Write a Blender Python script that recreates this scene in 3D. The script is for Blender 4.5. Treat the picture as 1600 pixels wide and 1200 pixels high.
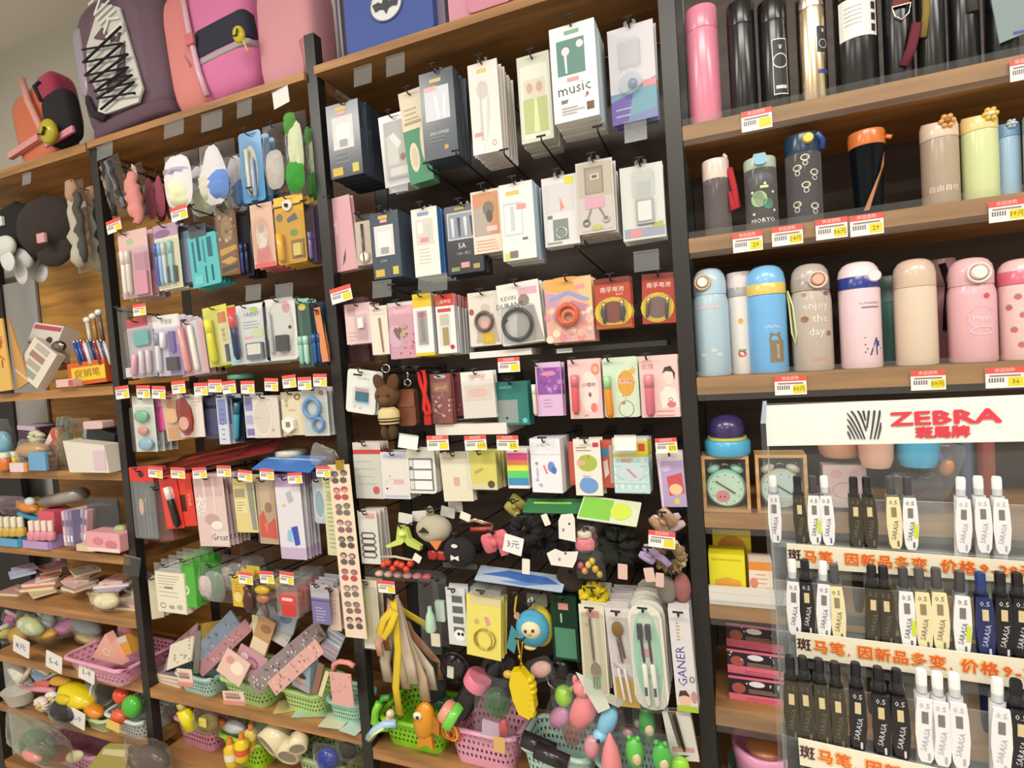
import bpy, math, random
from mathutils import Vector, Matrix
random.seed(7)
for _o in list(bpy.data.objects): bpy.data.objects.remove(_o)
scene = bpy.context.scene
COL = scene.collection
# ------------------------------------------------------------------ camera
FPX = 856.0
EYE = Vector((0, 0, 1.5))
Yw = Vector((330, -57, 856)).normalized()          # world axes seen in camera space (x right, y down, z forward)
Xw = -Vector((-2200, 120, 856)).normalized()
Xw = (Xw - Yw * Xw.dot(Yw)).normalized()
Zw = Xw.cross(Yw)
cam_d = bpy.data.cameras.new('camera'); cam_d.sensor_width = 36; cam_d.lens = FPX / 1600 * 36
cam_d.clip_start = 0.02
cam = bpy.data.objects.new('camera', cam_d); COL.objects.link(cam); scene.camera = cam
_r = Vector((Xw.x, Yw.x, Zw.x)); _u = -Vector((Xw.y, Yw.y, Zw.y)); _b = -Vector((Xw.z, Yw.z, Zw.z))
cam.matrix_world = Matrix(((_r.x, _u.x, _b.x, EYE.x), (_r.y, _u.y, _b.y, EYE.y), (_r.z, _u.z, _b.z, EYE.z), (0, 0, 0, 1)))
# ------------------------------------------------------------------ world, lamps, exposure
wd = bpy.data.worlds.new('room_ambient'); scene.world = wd; wd.use_nodes = True
wd.node_tree.nodes['Background'].inputs[0].default_value = (1, .97, .93, 1)
wd.node_tree.nodes['Background'].inputs[1].default_value = 0.3
scene.view_settings.view_transform = 'Standard'; scene.view_settings.look = 'None'
scene.view_settings.gamma = 1; scene.view_settings.use_curve_mapping = False
scene.view_settings.exposure = 0.42
CEIL = 3.0
LAMPS = [(-1.9, -0.35), (0.0, -0.35), (1.5, -0.35), (-1.9, -2.2), (0.2, -2.2)]   # ceiling panel lamps over the aisle
LAMP_W = 26.0
for lx, ly in LAMPS:
    ld = bpy.data.lights.new('lamp_light', 'AREA'); ld.shape = 'RECTANGLE'; ld.size = 1.15; ld.size_y = .28
    ld.energy = LAMP_W; ld.color = (1, .95, .88)
    lo = bpy.data.objects.new('lamp_light', ld); COL.objects.link(lo); lo.location = (lx, ly, CEIL - .075)

D = 1.15                      # distance from the camera to the front plane of the shelving
BACK = D + .30
def ray(px, py):
    v = Vector(((px - 800) / FPX, (py - 600) / FPX, 1)); return Vector((v.dot(Xw), v.dot(Yw), v.dot(Zw)))
def P(px, py, y=D):           # a pixel on the vertical plane Y = y
    r = ray(px, py); return EYE + r * (y / r.y)
def PZ(px, py, z):            # a pixel on the level plane Z = z
    r = ray(px, py); return EYE + r * ((z - EYE.z) / r.z)
def proj(p):
    d = p - EYE; c = Vector((d.x * Xw.x + d.y * Yw.x + d.z * Zw.x, d.x * Xw.y + d.y * Yw.y + d.z * Zw.y, d.x * Xw.z + d.y * Yw.z + d.z * Zw.z))
    return (800 + FPX * c.x / c.z, 600 + FPX * c.y / c.z)
def scale(p):                 # pixels per metre along the wall and upwards
    a = proj(p); b = proj(p + Vector((.01, 0, 0))); c = proj(p + Vector((0, 0, .01)))
    return math.hypot(b[0] - a[0], b[1] - a[1]) * 100, math.hypot(c[0] - a[0], c[1] - a[1]) * 100

# ------------------------------------------------------------------ materials
MATS = {}
def lin(h):
    o = []
    for i in (0, 2, 4):
        c = int(h[i:i + 2], 16) / 255; o.append(c / 12.92 if c <= .04045 else ((c + .055) / 1.055) ** 2.4)
    return o
def mat(spec):
    """'rrggbb' or 'rrggbb:k', k = p paper, g glossy plastic, c clear film, t tinted clear plastic, m metal, f cloth, u fur, w wood, k painted metal, v wall"""
    if spec in MATS: return MATS[spec]
    h, k = (spec.split(':') + ['p'])[:2]
    m = bpy.data.materials.new(spec.replace(':', '_')); m.use_nodes = True; nt = m.node_tree; N = nt.nodes; L = nt.links
    b = N['Principled BSDF']; c = lin(h); b.inputs['Base Color'].default_value = (*c, 1)
    b.inputs['Roughness'].default_value = {'p': .45, 'g': .22, 'm': .22, 'f': .9, 'u': 1, 'w': .5, 'k': .4, 'v': .9}.get(k, .3)
    if k == 'm': b.inputs['Metallic'].default_value = 1
    if k in ('f', 'u'):
        n = N.new('ShaderNodeTexNoise'); n.inputs['Scale'].default_value = 260 if k == 'f' else 120
        bp = N.new('ShaderNodeBump'); bp.inputs['Strength'].default_value = .35 if k == 'f' else .9; bp.inputs['Distance'].default_value = .003
        L.new(n.outputs['Fac'], bp.inputs['Height']); L.new(bp.outputs['Normal'], b.inputs['Normal'])
    if k == 'w':
        tc = N.new('ShaderNodeTexCoord'); mp = N.new('ShaderNodeMapping'); mp.inputs['Scale'].default_value = (1.2, 9, 14)
        n = N.new('ShaderNodeTexNoise'); n.inputs['Scale'].default_value = 3; n.inputs['Detail'].default_value = 8
        r = N.new('ShaderNodeValToRGB'); e = r.color_ramp.elements
        e[0].position = .3; e[0].color = (*[x * .6 for x in c], 1); e[1].position = .7; e[1].color = (*[min(1, x * 1.25) for x in c], 1)
        L.new(tc.outputs['Object'], mp.inputs[0]); L.new(mp.outputs[0], n.inputs['Vector']); L.new(n.outputs['Fac'], r.inputs[0]); L.new(r.outputs[0], b.inputs['Base Color'])
    if k in ('p', 'g', 'k', 'v'):
        n = N.new('ShaderNodeTexNoise'); n.inputs['Scale'].default_value = 45 if k != 'v' else 4
        mx = N.new('ShaderNodeMixRGB'); mx.blend_type = 'MULTIPLY'; mx.inputs[0].default_value = .12; mx.inputs[1].default_value = (*c, 1)
        L.new(n.outputs['Fac'], mx.inputs[2]); L.new(mx.outputs[0], b.inputs['Base Color'])
    if k in ('c', 't', 'a'):
        tr = N.new('ShaderNodeBsdfTransparent'); tr.inputs[0].default_value = (*[x ** .5 if k != 't' else min(1, x * .35 + .65 * x ** .3) for x in c], 1)
        b.inputs['Roughness'].default_value = .12; b.inputs['Specular IOR Level'].default_value = .8
        fr = N.new('ShaderNodeFresnel'); fr.inputs[0].default_value = 1.5
        ge = N.new('ShaderNodeNewGeometry'); mu = N.new('ShaderNodeMath'); mu.operation = 'SUBTRACT'; mu.inputs[0].default_value = 1; L.new(ge.outputs['Backfacing'], mu.inputs[1])
        ad = N.new('ShaderNodeMath'); ad.inputs[1].default_value = .02 if k != 't' else .14; L.new(fr.outputs[0], ad.inputs[0])
        ma = N.new('ShaderNodeMath'); ma.operation = 'MULTIPLY'; ma.use_clamp = True; L.new(ad.outputs[0], ma.inputs[0]); L.new(mu.outputs[0], ma.inputs[1])
        ms = N.new('ShaderNodeMixShader'); L.new(ma.outputs[0], ms.inputs[0]); L.new(tr.outputs[0], ms.inputs[1]); L.new(b.outputs[0], ms.inputs[2])
        L.new(ms.outputs[0], N['Material Output'].inputs[0])
        if k == 'c':
            n = N.new('ShaderNodeTexNoise'); n.inputs['Scale'].default_value = 40
            bp = N.new('ShaderNodeBump'); bp.inputs['Strength'].default_value = .8; bp.inputs['Distance'].default_value = .006
            L.new(n.outputs['Fac'], bp.inputs['Height']); L.new(bp.outputs['Normal'], b.inputs['Normal'])
    MATS[spec] = m; return m

# ------------------------------------------------------------------ text as flat mesh
TXT = {}
def text_mesh(s):
    if s in TXT: return TXT[s]
    cu = bpy.data.curves.new('t', 'FONT'); cu.body = s; cu.size = 1; cu.resolution_u = 1; cu.align_x = 'CENTER'; cu.align_y = 'CENTER'
    ob = bpy.data.objects.new('t', cu); COL.objects.link(ob)
    dg = bpy.context.evaluated_depsgraph_get(); me = ob.evaluated_get(dg).to_mesh()
    r = ([(v.co.x, v.co.y) for v in me.vertices], [tuple(p.vertices) for p in me.polygons])
    ob.evaluated_get(dg).to_mesh_clear(); bpy.data.objects.remove(ob); bpy.data.curves.remove(cu)
    TXT[s] = r; return r

# ------------------------------------------------------------------ mesh builder
class MB:
    def __init__(s): s.v = []; s.f = []; s.m = []; s.sm = []; s.mats = []; s.warp = None; s.mx = None
    def add(s, vs, fs, spec, smooth=False):
        if spec not in s.mats: s.mats.append(spec)
        i = s.mats.index(spec); n = len(s.v)
        for p in vs:
            p = Vector(p)
            if s.warp: p = s.warp(p)
            if s.mx: p = s.mx @ p
            s.v.append(p)
        for k, f in enumerate(fs):
            s.f.append([n + j for j in f]); s.m.append(i); s.sm.append(smooth)
        return s
    def box(s, x0, y0, z0, x1, y1, z1, spec):
        return s.add([(x0, y0, z0), (x1, y0, z0), (x1, y1, z0), (x0, y1, z0), (x0, y0, z1), (x1, y0, z1), (x1, y1, z1), (x0, y1, z1)],
                     [(0, 3, 2, 1), (4, 5, 6, 7), (0, 1, 5, 4), (1, 2, 6, 5), (2, 3, 7, 6), (3, 0, 4, 7)], spec)
    def ext(s, pts, y0, y1, spec, smooth=False):      # outline in xz pushed from y0 (front) to y1
        n = len(pts)
        vs = [(x, y0, z) for x, z in pts] + [(x, y1, z) for x, z in pts]
        fs = [list(range(n)), list(range(2 * n - 1, n - 1, -1))] + [(i, i + n, (i + 1) % n + n, (i + 1) % n) for i in range(n)]
        return s.add(vs, fs, spec, smooth)
    def rbox(s, x0, z0, x1, z1, y0, y1, r, spec, k=3):
        return s.ext(rrect(x0, z0, x1, z1, r, k), y0, y1, spec)
    def poly(s, pts, y, spec): return s.add([(x, y, z) for x, z in pts], [list(range(len(pts)))], spec)
    def rect(s, x0, z0, x1, z1, y, spec, n=1):
        vs = []; fs = []
        for i in range(n + 1):
            x = x0 + (x1 - x0) * i / n; vs += [(x, y, z0), (x, y, z1)]
        for i in range(n): fs.append((2 * i, 2 * i + 2, 2 * i + 3, 2 * i + 1))
        return s.add(vs, fs, spec)
    def ell(s, cx, cz, rx, rz, y, spec, n=16):
        return s.poly([(cx + rx * math.cos(2 * math.pi * i / n), cz + rz * math.sin(2 * math.pi * i / n)) for i in range(n)], y, spec)
    def ring(s, cx, cz, rx, rz, th, y, spec, n=20):
        vs = []
        for i in range(n):
            a = 2 * math.pi * i / n; vs += [(cx + rx * math.cos(a), y, cz + rz * math.sin(a)), (cx + (rx - th) * math.cos(a), y, cz + (rz - th) * math.sin(a))]
        return s.add(vs, [(2 * i, 2 * i + 1, (2 * i + 3) % (2 * n), (2 * i + 2) % (2 * n)) for i in range(n)], spec)
    def text(s, t, x, z, size, y, spec, rot=0, sx=1):
        vs, fs = text_mesh(t); c, sn = math.cos(math.radians(rot)), math.sin(math.radians(rot))
        return s.add([(x + size * (sx * a * c - b * sn), y, z + size * (sx * a * sn + b * c)) for a, b in vs], fs, spec)
    def lathe(s, prof, spec, n=28, c=(0, 0, 0), cap=True, sq=1):
        vs = []; k = len(prof)
        for r, z in prof:
            for i in range(n):
                a = 2 * math.pi * i / n; vs.append((c[0] + r * math.cos(a), c[1] + r * sq * math.sin(a), c[2] + z))
        fs = [(j * n + i, j * n + (i + 1) % n, (j + 1) * n + (i + 1) % n, (j + 1) * n + i) for j in range(k - 1) for i in range(n)]
        s.add(vs, fs, spec, True)
        if cap:
            s.add(vs[:n], [list(range(n - 1, -1, -1))], spec); s.add(vs[-n:], [list(range(n))], spec)
        return s
    def tube(s, pts, r, spec, n=6, closed=False, flat=1):
        pts = [Vector(p) for p in pts]; k = len(pts); vs = []; rr = r if isinstance(r, (list, tuple)) else [r] * k
        for i, p in enumerate(pts):
            a = pts[(i - 1) % k] if (closed or i > 0) else p; b = pts[(i + 1) % k] if (closed or i < k - 1) else p
            d = (b - a).normalized() if (b - a).length > 1e-9 else Vector((0, 0, 1))
            up = Vector((0, 1, 0)) if abs(d.y) < .9 else Vector((1, 0, 0))
            e1 = d.cross(up).normalized(); e2 = d.cross(e1)
            for j in range(n):
                t = 2 * math.pi * j / n; vs.append(p + e1 * (rr[i] * math.cos(t)) + e2 * (rr[i] * flat * math.sin(t)))
        m = k if closed else k - 1
        fs = [(i * n + j, i * n + (j + 1) % n, ((i + 1) % k) * n + (j + 1) % n, ((i + 1) % k) * n + j) for i in range(m) for j in range(n)]
        if not closed: fs += [list(range(n - 1, -1, -1)), list(range((k - 1) * n, k * n))]
        return s.add(vs, fs, spec, True)
    def torus(s, c, R, r, spec, axis='y', n=22, sz=1):
        c = Vector(c); pts = []
        for i in range(n):
            a = 2 * math.pi * i / n; x, z = R * math.cos(a), R * sz * math.sin(a)
            pts.append(c + (Vector((x, 0, z)) if axis == 'y' else Vector((x, z, 0)) if axis == 'z' else Vector((0, x, z))))
        return s.tube(pts, r, spec, 6, True)
    def ball(s, c, rad, spec, n=14, m=9, mx=None):
        vs = []; rx, ry, rz = rad if isinstance(rad, (tuple, list)) else (rad,) * 3
        for j in range(m + 1):
            t = math.pi * (j + .001) / (m + .002)
            for i in range(n):
                a = 2 * math.pi * i / n; p = Vector((rx * math.sin(t) * math.cos(a), ry * math.sin(t) * math.sin(a), rz * math.cos(t)))
                if mx: p = mx @ p
                vs.append(Vector(c) + p)
        return s.add(vs, [(j * n + i, (j + 1) * n + i, (j + 1) * n + (i + 1) % n, j * n + (i + 1) % n) for j in range(m) for i in range(n)], spec, True)
    def pillow(s, x0, z0, x1, z1, dep, spec, y=0, nx=8, nz=12, seed=0, crump=.25, taper=0, rnd=0):
        rd = random.Random(seed); vs = []
        for sgn in (-1, 1):
            for j in range(nz + 1):
                for i in range(nx + 1):
                    u, v = i / nx, j / nz; e = (math.sin(math.pi * u) * math.sin(math.pi * v)) ** .6
                    w = (1 - taper * max(0, v - .5) * 2) * (1 - rnd * (1 - max(0, 1 - abs(2 * v - 1) ** 2.6) ** .45)); xm = (x0 + x1) / 2
                    vs.append((xm + (x0 + (x1 - x0) * u - xm) * w, y + sgn * dep / 2 * e * (1 + crump * rd.uniform(-1, 1)), z0 + (z1 - z0) * v))
        k = (nx + 1) * (nz + 1); fs = []
        for g in (0, 1):
            for j in range(nz):
                for i in range(nx):
                    a = g * k + j * (nx + 1) + i; q = (a, a + 1, a + nx + 2, a + nx + 1); fs.append(q if g == 0 else q[::-1])
        return s.add(vs, fs, spec, True)
    def build(s, name, parent=None):
        me = bpy.data.meshes.new(name); me.from_pydata([tuple(p) for p in s.v], [], s.f)
        for sp in s.mats: me.materials.append(mat(sp))
        me.polygons.foreach_set('material_index', s.m); me.polygons.foreach_set('use_smooth', s.sm); me.update()
        o = bpy.data.objects.new(name, me); COL.objects.link(o)
        if parent: o.parent = parent
        return o
def rrect(x0, z0, x1, z1, r, k=3):
    if r <= 0: return [(x0, z0), (x1, z0), (x1, z1), (x0, z1)]
    p = []
    for cx, cz, a0 in ((x1 - r, z0 + r, -90), (x1 - r, z1 - r, 0), (x0 + r, z1 - r, 90), (x0 + r, z0 + r, 180)):
        for i in range(k + 1):
            a = math.radians(a0 + 90 * i / k); p.append((cx + r * math.cos(a), cz + r * math.sin(a)))
    return p
def tagob(o, label, cat, group=None):
    o['label'] = label; o['category'] = cat
    if group: o['group'] = group
    return o
def thing(name, label, cat, loc=(0, 0, 0), rot=(0, 0, 0), group=None):
    o = bpy.data.objects.new(name, None); COL.objects.link(o); o.empty_display_size = .02
    o.location = loc; o.rotation_euler = rot; return tagob(o, label, cat, group)
def struct(name, mb): o = mb.build(name); o['kind'] = 'structure'; return o
def dup(o, parent=None):
    c = o.copy(); COL.objects.link(c)
    if parent: c.parent = parent
    for ch in list(o.children): dup(ch, c)
    return c

# ------------------------------------------------------------------ the room
X0, X1, YF = -3.2, 2.6, -3.4
WALLY = BACK + .06
struct('floor', MB().box(X0, YF, -.05, X1, WALLY + .1, 0, 'b9b2a6:v'))
struct('ceiling', MB().box(X0, YF, CEIL, X1, WALLY + .1, CEIL + .05, 'f1efe9:v'))
struct('wall_back', MB().box(X0, WALLY, 0, X1, WALLY + .1, CEIL, 'd4d2ca:v'))
struct('wall_left', MB().box(X0 - .1, YF, 0, X0, WALLY + .1, CEIL, 'd9d6cd:v'))
struct('wall_right', MB().box(X1, YF, 0, X1 + .1, WALLY + .1, CEIL, 'd9d6cd:v'))
struct('wall_front', MB().box(X0, YF - .1, 0, X1, YF, CEIL, 'd9d6cd:v'))
for i, (lx, ly) in enumerate(LAMPS):
    t = thing('ceiling_lamp', 'long white ceiling panel lamp over the shop aisle', 'lamp', (lx, ly, CEIL), group='ceiling panel lamps over the aisle')
    MB().box(-.6, -.16, -.06, .6, .16, 0, 'eeeeee:k').build('lamp_body', t)

# ------------------------------------------------------------------ shelving: posts, boards, back panels
XA, XB, XC = P(190, 690).x, P(531, 650).x, P(1075, 600).x
BAY = (XC - XA) / 2
XZ = XA - BAY; XD = XC + BAY
WOOD, WOODL = 'a97b4a:w', 'b98d5c:w'
unit = thing('shelving_unit', 'long shop shelving wall with black metal posts and wooden boards', 'shelving', (XA, D, 0))
def part(mb, name, par=unit):
    o = mb.build(name, par); o.location = -Vector(unit.location) if par is unit else Vector((0, 0, 0)); return o
ZT_TOP = P(300, 172).z
TOPZ = {XZ: ZT_TOP - .0285, XA: ZT_TOP - .0205, XB: P(468, 58).z + .0, XC: 2.35, XD: 2.35}
PW = .031
for x in (XZ, XA, XB, XC, XD):
    m = MB().box(x - PW / 2, D, 0, x + PW / 2, D + .028, TOPZ[x], '23211f:k')
    m.box(x - .012, D + .028, 0, x + .012, BACK, .12, '23211f:k')
    m.box(x - .02, BACK - .03, 0, x + .02, BACK, TOPZ[x], '1c1a19:k')
    part(m, 'post')
def board(xl, xr, zt, th=.028, dep=None, lip=False, col=WOOD):
    y0 = D + .001; y1 = BACK - .031 if dep is None else y0 + dep
    b = part(MB().box(xl + PW / 2 + .001, y0, zt - th, xr - PW / 2 - .001, y1, zt, col), 'shelf_board')
    if lip:
        part(MB().box(xl + PW / 2 + .002, y0 - .003, zt - th - .012, xr - PW / 2 - .002, y0 - .001, zt + .012, 'f2f4f2:a'), 'price_rail', b)
    return zt
ZT_TOP = P(300, 172).z                        # long top board over the two hook bays
part(MB().box(XA - .01, D - .01, ZT_TOP - .02, XB - .016, BACK - .031, ZT_TOP, WOOD), 'shelf_board')
ZT_TOP2 = P(600, 72).z
part(MB().box(XB + .016, D - .01, ZT_TOP2 - .02, XC - .016, BACK - .031, ZT_TOP2, WOOD), 'shelf_board')
ZT_TOP0 = ZT_TOP
part(MB().box(XZ + .016, D - .01, ZT_TOP0 - .028, XA - .017, BACK - .031, ZT_TOP0, WOOD), 'shelf_board')
# right bay
SR = [board(XC, XD, P(1090, 192).z, lip=True), board(XC, XD, P(1090, 371).z, lip=True), board(XC, XD, P(1100, 590).z, .034, lip=True),
      board(XC, XD, P(1110, 803).z, lip=True), board(XC, XD, P(1112, 945).z, lip=True), board(XC, XD, P(1118, 1112).z, lip=True),
      board(XC, XD, P(1118, 1112).z - .2, lip=True)]
# far left bay
SL = [board(XZ, XA, P(90, 609).z), board(XZ, XA, P(90, 736).z), board(XZ, XA, P(95, 860).z), board(XZ, XA, P(100, 952).z),
      board(XZ, XA, P(110, 1046).z), board(XZ, XA, P(130, 1135).z), board(XZ, XA, P(130, 1135).z - .22)]
# hook bays, low boards
SA = [board(XA, XB, P(400, 1112).z, .03), board(XA, XB, P(400, 1112).z - .22, .03)]
SB = [board(XB, XC, P(640, 1182).z, .03), board(XB, XC, P(640, 1182).z - .25, .03)]
PANEL = {(XZ, XA): 'c08a3c:w', (XA, XB): '6a4624:w', (XB, XC): '43342b:w', (XC, XD): '46372e:w'}  # one wood throughout; lit and shaded look put into each bay's colour
for (a, b), c in PANEL.items():
    part(MB().box(a + .022, BACK - .03, .1, b - .022, BACK - .012, (TOPZ[XA] - .03 if a == XZ else ZT_TOP - .02 if b == XB else ZT_TOP2 - .02 if b == XC else 2.35), c), 'back_panel')
# ------------------------------------------------------------------ bottles in the right bay
def wrapf(R, cz=0):
    def f(p): r = R - p.y; a = p.x / R; return Vector((r * math.sin(a), -r * math.cos(a), p.z))
    return f
def bottle(label, x0, x1, yt, yb, shelf, body, lid, lidf=.22, shape='round', name='thermos_bottle', cat='bottle', back=0., prints=None, extra=None, yaw=0, sh=None, rim=None, group=None):
    """x0..x1, yt..yb the pixels of the bottle; it stands on board `shelf`"""
    z0 = SR[shelf] + .0008
    cx = (x0 + x1) / 2
    y = D + .04 + back
    for _ in range(3):
        p = P(cx, (yt + yb) / 2, y); R = (x1 - x0) / 2 / scale(p)[0]; y = D + R + .012 + back
    p = P(cx + .0, (yt + yb) / 2, y)
    H = (yb - yt) / scale(p)[1]
    loc = Vector((P(cx + (yb - yt) * .03, yb, y).x, y, z0))
    t = thing(name, label, cat, loc, (0, 0, math.radians(yaw)), group)
    lz = H * (1 - lidf)
    m = MB()
    if shape == 'taper': prof = [(R * .70, 0), (R * .74, .003), (R * .95, lz)]
    elif shape == 'neck': prof = [(R * .94, 0), (R, .004), (R, lz * .86), (R * .97, lz * .93), (R * .9, lz)]
    else: prof = [(R * .95, 0), (R, .004), (R, lz - .004), (R * .985, lz)]
    m.lathe(prof, body, 32)
    if prints: m.warp = wrapf(R); prints(m, R, lz, H)
    m.build('body', t)
    m = MB(); LR = R * (.93 if shape == 'neck' else 1.0)
    s = sh or 'flat'
    if s == 'flat': pr = [(LR * .99, lz + .0006), (LR, lz + .003), (LR, H - .004), (LR * .96, H)]
    elif s == 'dome': pr = [(LR * .99, lz + .0006), (LR, lz + .003)] + [(LR * math.cos(a) ** .6, lz + (H - lz) * (.45 + .55 * math.sin(a))) for a in (0, .5, .9, 1.2, 1.45)]
    elif s == 'slope': pr = [(LR, lz + .0006), (LR * 1.01, lz + .003), (LR * 1.0, lz + (H - lz) * .7), (LR * .9, H)]
    m.lathe(pr, lid, 32)
    if s == 'slope':
        for i, v in enumerate(m.v):
            if v.z > lz + (H - lz) * .5: m.v[i] = Vector((v.x, v.y, v.z + v.y * .25))
    l = m.build('lid', t)
    if rim:
        m = MB(); m.lathe([(LR * 1.012, lz + .001), (LR * 1.012, lz + rim[1] * H), (LR * .99, lz + rim[1] * H + .001)], rim[0], 32); m.build('lid_band', t)
    if extra: extra(t, R, lz, H)
    return t
def button(col, ringc=None, dz=.5, r=.36, x=0.0):
    def f(t, R, lz, H):
        z = lz + (H - lz) * dz
        m = MB(); m.lathe([(R * r, 0), (R * r, .006), (R * r * .8, .009)], col, 20)
        m.v = [Vector((v.x + x * R, -R * math.sqrt(max(.05, 1 - x * x)) + .002 - v.z, z + v.y)) for v in m.v]; m.build('push_button', t)
        if ringc:
            MB().torus((x * R, -R * math.sqrt(max(.05, 1 - x * x)) - .002, z), R * r * 1.35, .0025, ringc).build('button_ring', t)
    return f
def strap(col, pts, r=.003, name='strap', flat=.4):
    def f(t, R, lz, H): MB().tube([(a * R, b * R, c * H) for a, b, c in pts], r, col, 6, flat=flat).build(name, t)
    return f
def both(*fs):
    def f(*a):
        for g in fs: g(*a)
    return f
# top board
bottle('tall plain pink slim bottle beside the black post', 1072, 1124, 4, 187, 0, 'e88fa8:g', 'e58ca6:g', .19)
bottle('tall slim plain black bottle next to the pink one', 1136, 1181, -6, 172, 0, '1d1e1f:g', '1a1a1b:g', .2)
def pr_lab(m, R, lz, H):
    w = R * .55; x = R * .35; m.rect(x - w, H * .12, x + w, H * .62, -.0004, 'e8e8e4', 4); m.rect(x - w * .9, H * .13, x + w * .9, H * .61, -.0006, '1a1a1b', 4)
    m.ring(x, H * .42, w * 1.0, w * 1.0, w * .15, -.0009, 'd8d8d4'); m.text('♛', x, H * .54, w * .7, -.0009, 'e8e8e4'); m.rect(x - w * .7, H * .17, x + w * .7, H * .20, -.0009, 'd8d8d4', 3)
bottle('black bottle with a white outlined label and round badge', 1184, 1231, -8, 163, 0, '1b1c1e:g', '161617:g', .2, prints=pr_lab)
def pr_steel(m, R, lz, H):
    x = R * .62; w = R * .42
    m.rect(x - w, H * .40, x + w, H * .62, -.0004, '2b2c30', 5); m.ell(x, H * .47, w * .95, w * .95, -.0007, '2b2c30'); m.ring(x, H * .47, w * .8, w * .8, w * .12, -.0009, 'd0d0d0'); m.text('♛', x, H * .58, w * .8, -.0009, 'e8e8e4')
    m.rect(x - w, H * .22, x + w, H * .255, -.0004, '34478c', 4)
bottle('brushed steel bottle with a dark round-badge label', 1242, 1291, -30, 151, 0, 'd8c4a4:m', 'cfc4b4:m', .2, prints=pr_steel)
def pr_band(m, R, lz, H):
    m.rect(-R * 1.0, H * .45, R * .9, H * .78, -.0006, 'f3f2ee', 8)
    for i in range(5): m.rect(-R * .7, H * (.70 - .035 * i), R * .1, H * (.71 - .035 * i), -.0009, 'b9b9b9', 3)
    for i in range(3): m.rect(R * .55, H * (.48 + .09 * i), R * .8, H * (.54 + .09 * i), -.0009, '2a2a2a', 2)
bottle('wide black bottle wrapped in a white paper band', 1300, 1370, -45, 139, 0, '1c1d1e:g', '161617:g', .2, prints=pr_band)
def ex_redstrap(t, R, lz, H):
    MB().box(-.012, -R - .004, H * .62, .012, -R - .001, H * 1.0, '7e3a36:f').build('strap', t)
    MB().tube([(-.014, -R - .004, H * .62), (.014, -R - .004, H * .62), (.010, -R - .004, H * .54), (0, -R - .004, H * .50), (-.010, -R - .004, H * .54)], .0016, 'd8d4cc:m', 6, True).build('ring', t)
    MB().tube([(.022, -R - .002, H * .45), (.012, -R - .004, H * .25), (0, -R - .004, H * .12)], .008, '6d2436:f', flat=.25).build('cord', t)
bottle('black flask with a maroon strap and steel ring', 1376, 1424, -60, 126, 0, '191a1c:g', '161617:g', .2, extra=ex_redstrap)
bottle('black flask with an olive yellow strap', 1428, 1474, -60, 117, 0, '1e201f:g', '161617:g', .2, extra=strap('8d7a3c:f', [(-.8, -.9, .98), (-.5, -1.02, .8), (-.55, -1.04, .55), (-.8, -.95, .35)], .006))
bottle('glossy black flask with a dark grey strap', 1478, 1528, -60, 108, 0, '17181a:g', '161617:g', .2, extra=strap('4a4b49:f', [(.2, -1.05, .98), (.2, -1.05, .7), (.25, -1.05, .5)], .009))
def ex_tag(t, R, lz, H):
    MB().box(-.009, -R - .005, H * .62, .009, -R - .001, H * 1.0, '6b7b80:f').build('strap', t)
    m = MB(); m.ext([(-.026, H * .60), (.014, H * .66), (.030, H * .2), (-.016, H * .14)], -R - .009, -R - .006, '7d8f94:p'); m.rect(.002, H * .19, .024, H * .215, -R - .0095, '3b4a94'); m.build('paper_tag', t)
bottle('black flask with a grey blue strap and hang tag', 1534, 1590, -70, 99, 0, '1b1d1f:g', '161617:g', .2, extra=ex_tag)
# second board
def ex_p(t, R, lz, H):
    MB().tube([(R * .55, -R * .2, H * .93), (R * .8, -R * .2, H * 1.03), (R * .62, -R * .2, H * 1.06)], .004, 'e6cfc4:g').build('spout', t)
    MB().tube([(R * 1.0, -R * .5, H * .86), (R * 1.25, -R * .8, H * .6), (R * 1.42, -R * .8, H * .33), (R * 1.1, -R * .8, H * .3), (R * 1.05, -R * .7, H * .55)], .006, 'b32a35:f', flat=.3).build('strap', t)
bottle('clear plastic bottle with cream pink lid and red strap', 1098, 1141, 243, 362, 1, 'd9ccd0:t', 'e9d2c9:g', .26, name='water_bottle', extra=ex_p)
def pr_dino(m, R, lz, H):
    m.ell(-R * .2, H * .42, R * .5, H * .11, -.0006, '9cc48a'); m.ell(R * .35, H * .34, R * .32, H * .07, -.0006, '3f8a66'); m.rect(-R * .1, H * .56, R * .4, H * .595, -.0006, 'e8dca0', 3)
    for x, z in ((-.6, .52), (.7, .5), (.75, .25), (-.55, .22), (.2, .62)): m.ell(R * x, H * z, R * .09, R * .09, -.0006, 'efe9d8', 8)
    m.text('MORYO', R * .0, H * .12, R * .42, -.0006, 'f2f2ee')
def ex_bl(t, R, lz, H):
    MB().ball((0, 0, lz * .86), (R * .8, R * .8, R * .55), 'a9d3e6:t').build('filter_cup', t)
    MB().rbox(-R * .42, lz + .004, R * .36, H * 1.0, -R - .007, -R + .004, .008, '7fb6d9:g').build('push_button', t)
    MB().tube([(-R * .4, -R * .3, H * .99), (-R * .3, -R * .3, H * 1.06), (R * .3, -R * .3, H * 1.06), (R * .4, -R * .3, H * .99)], .0035, 'a8c3c9:g').build('carry_loop', t)
bottle('clear bottle with sage lid, blue button and green print', 1162, 1214, 238, 350, 1, 'c9c4c6:t', 'b7cdb8:g', .16, name='water_bottle', prints=pr_dino, extra=ex_bl)
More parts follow.
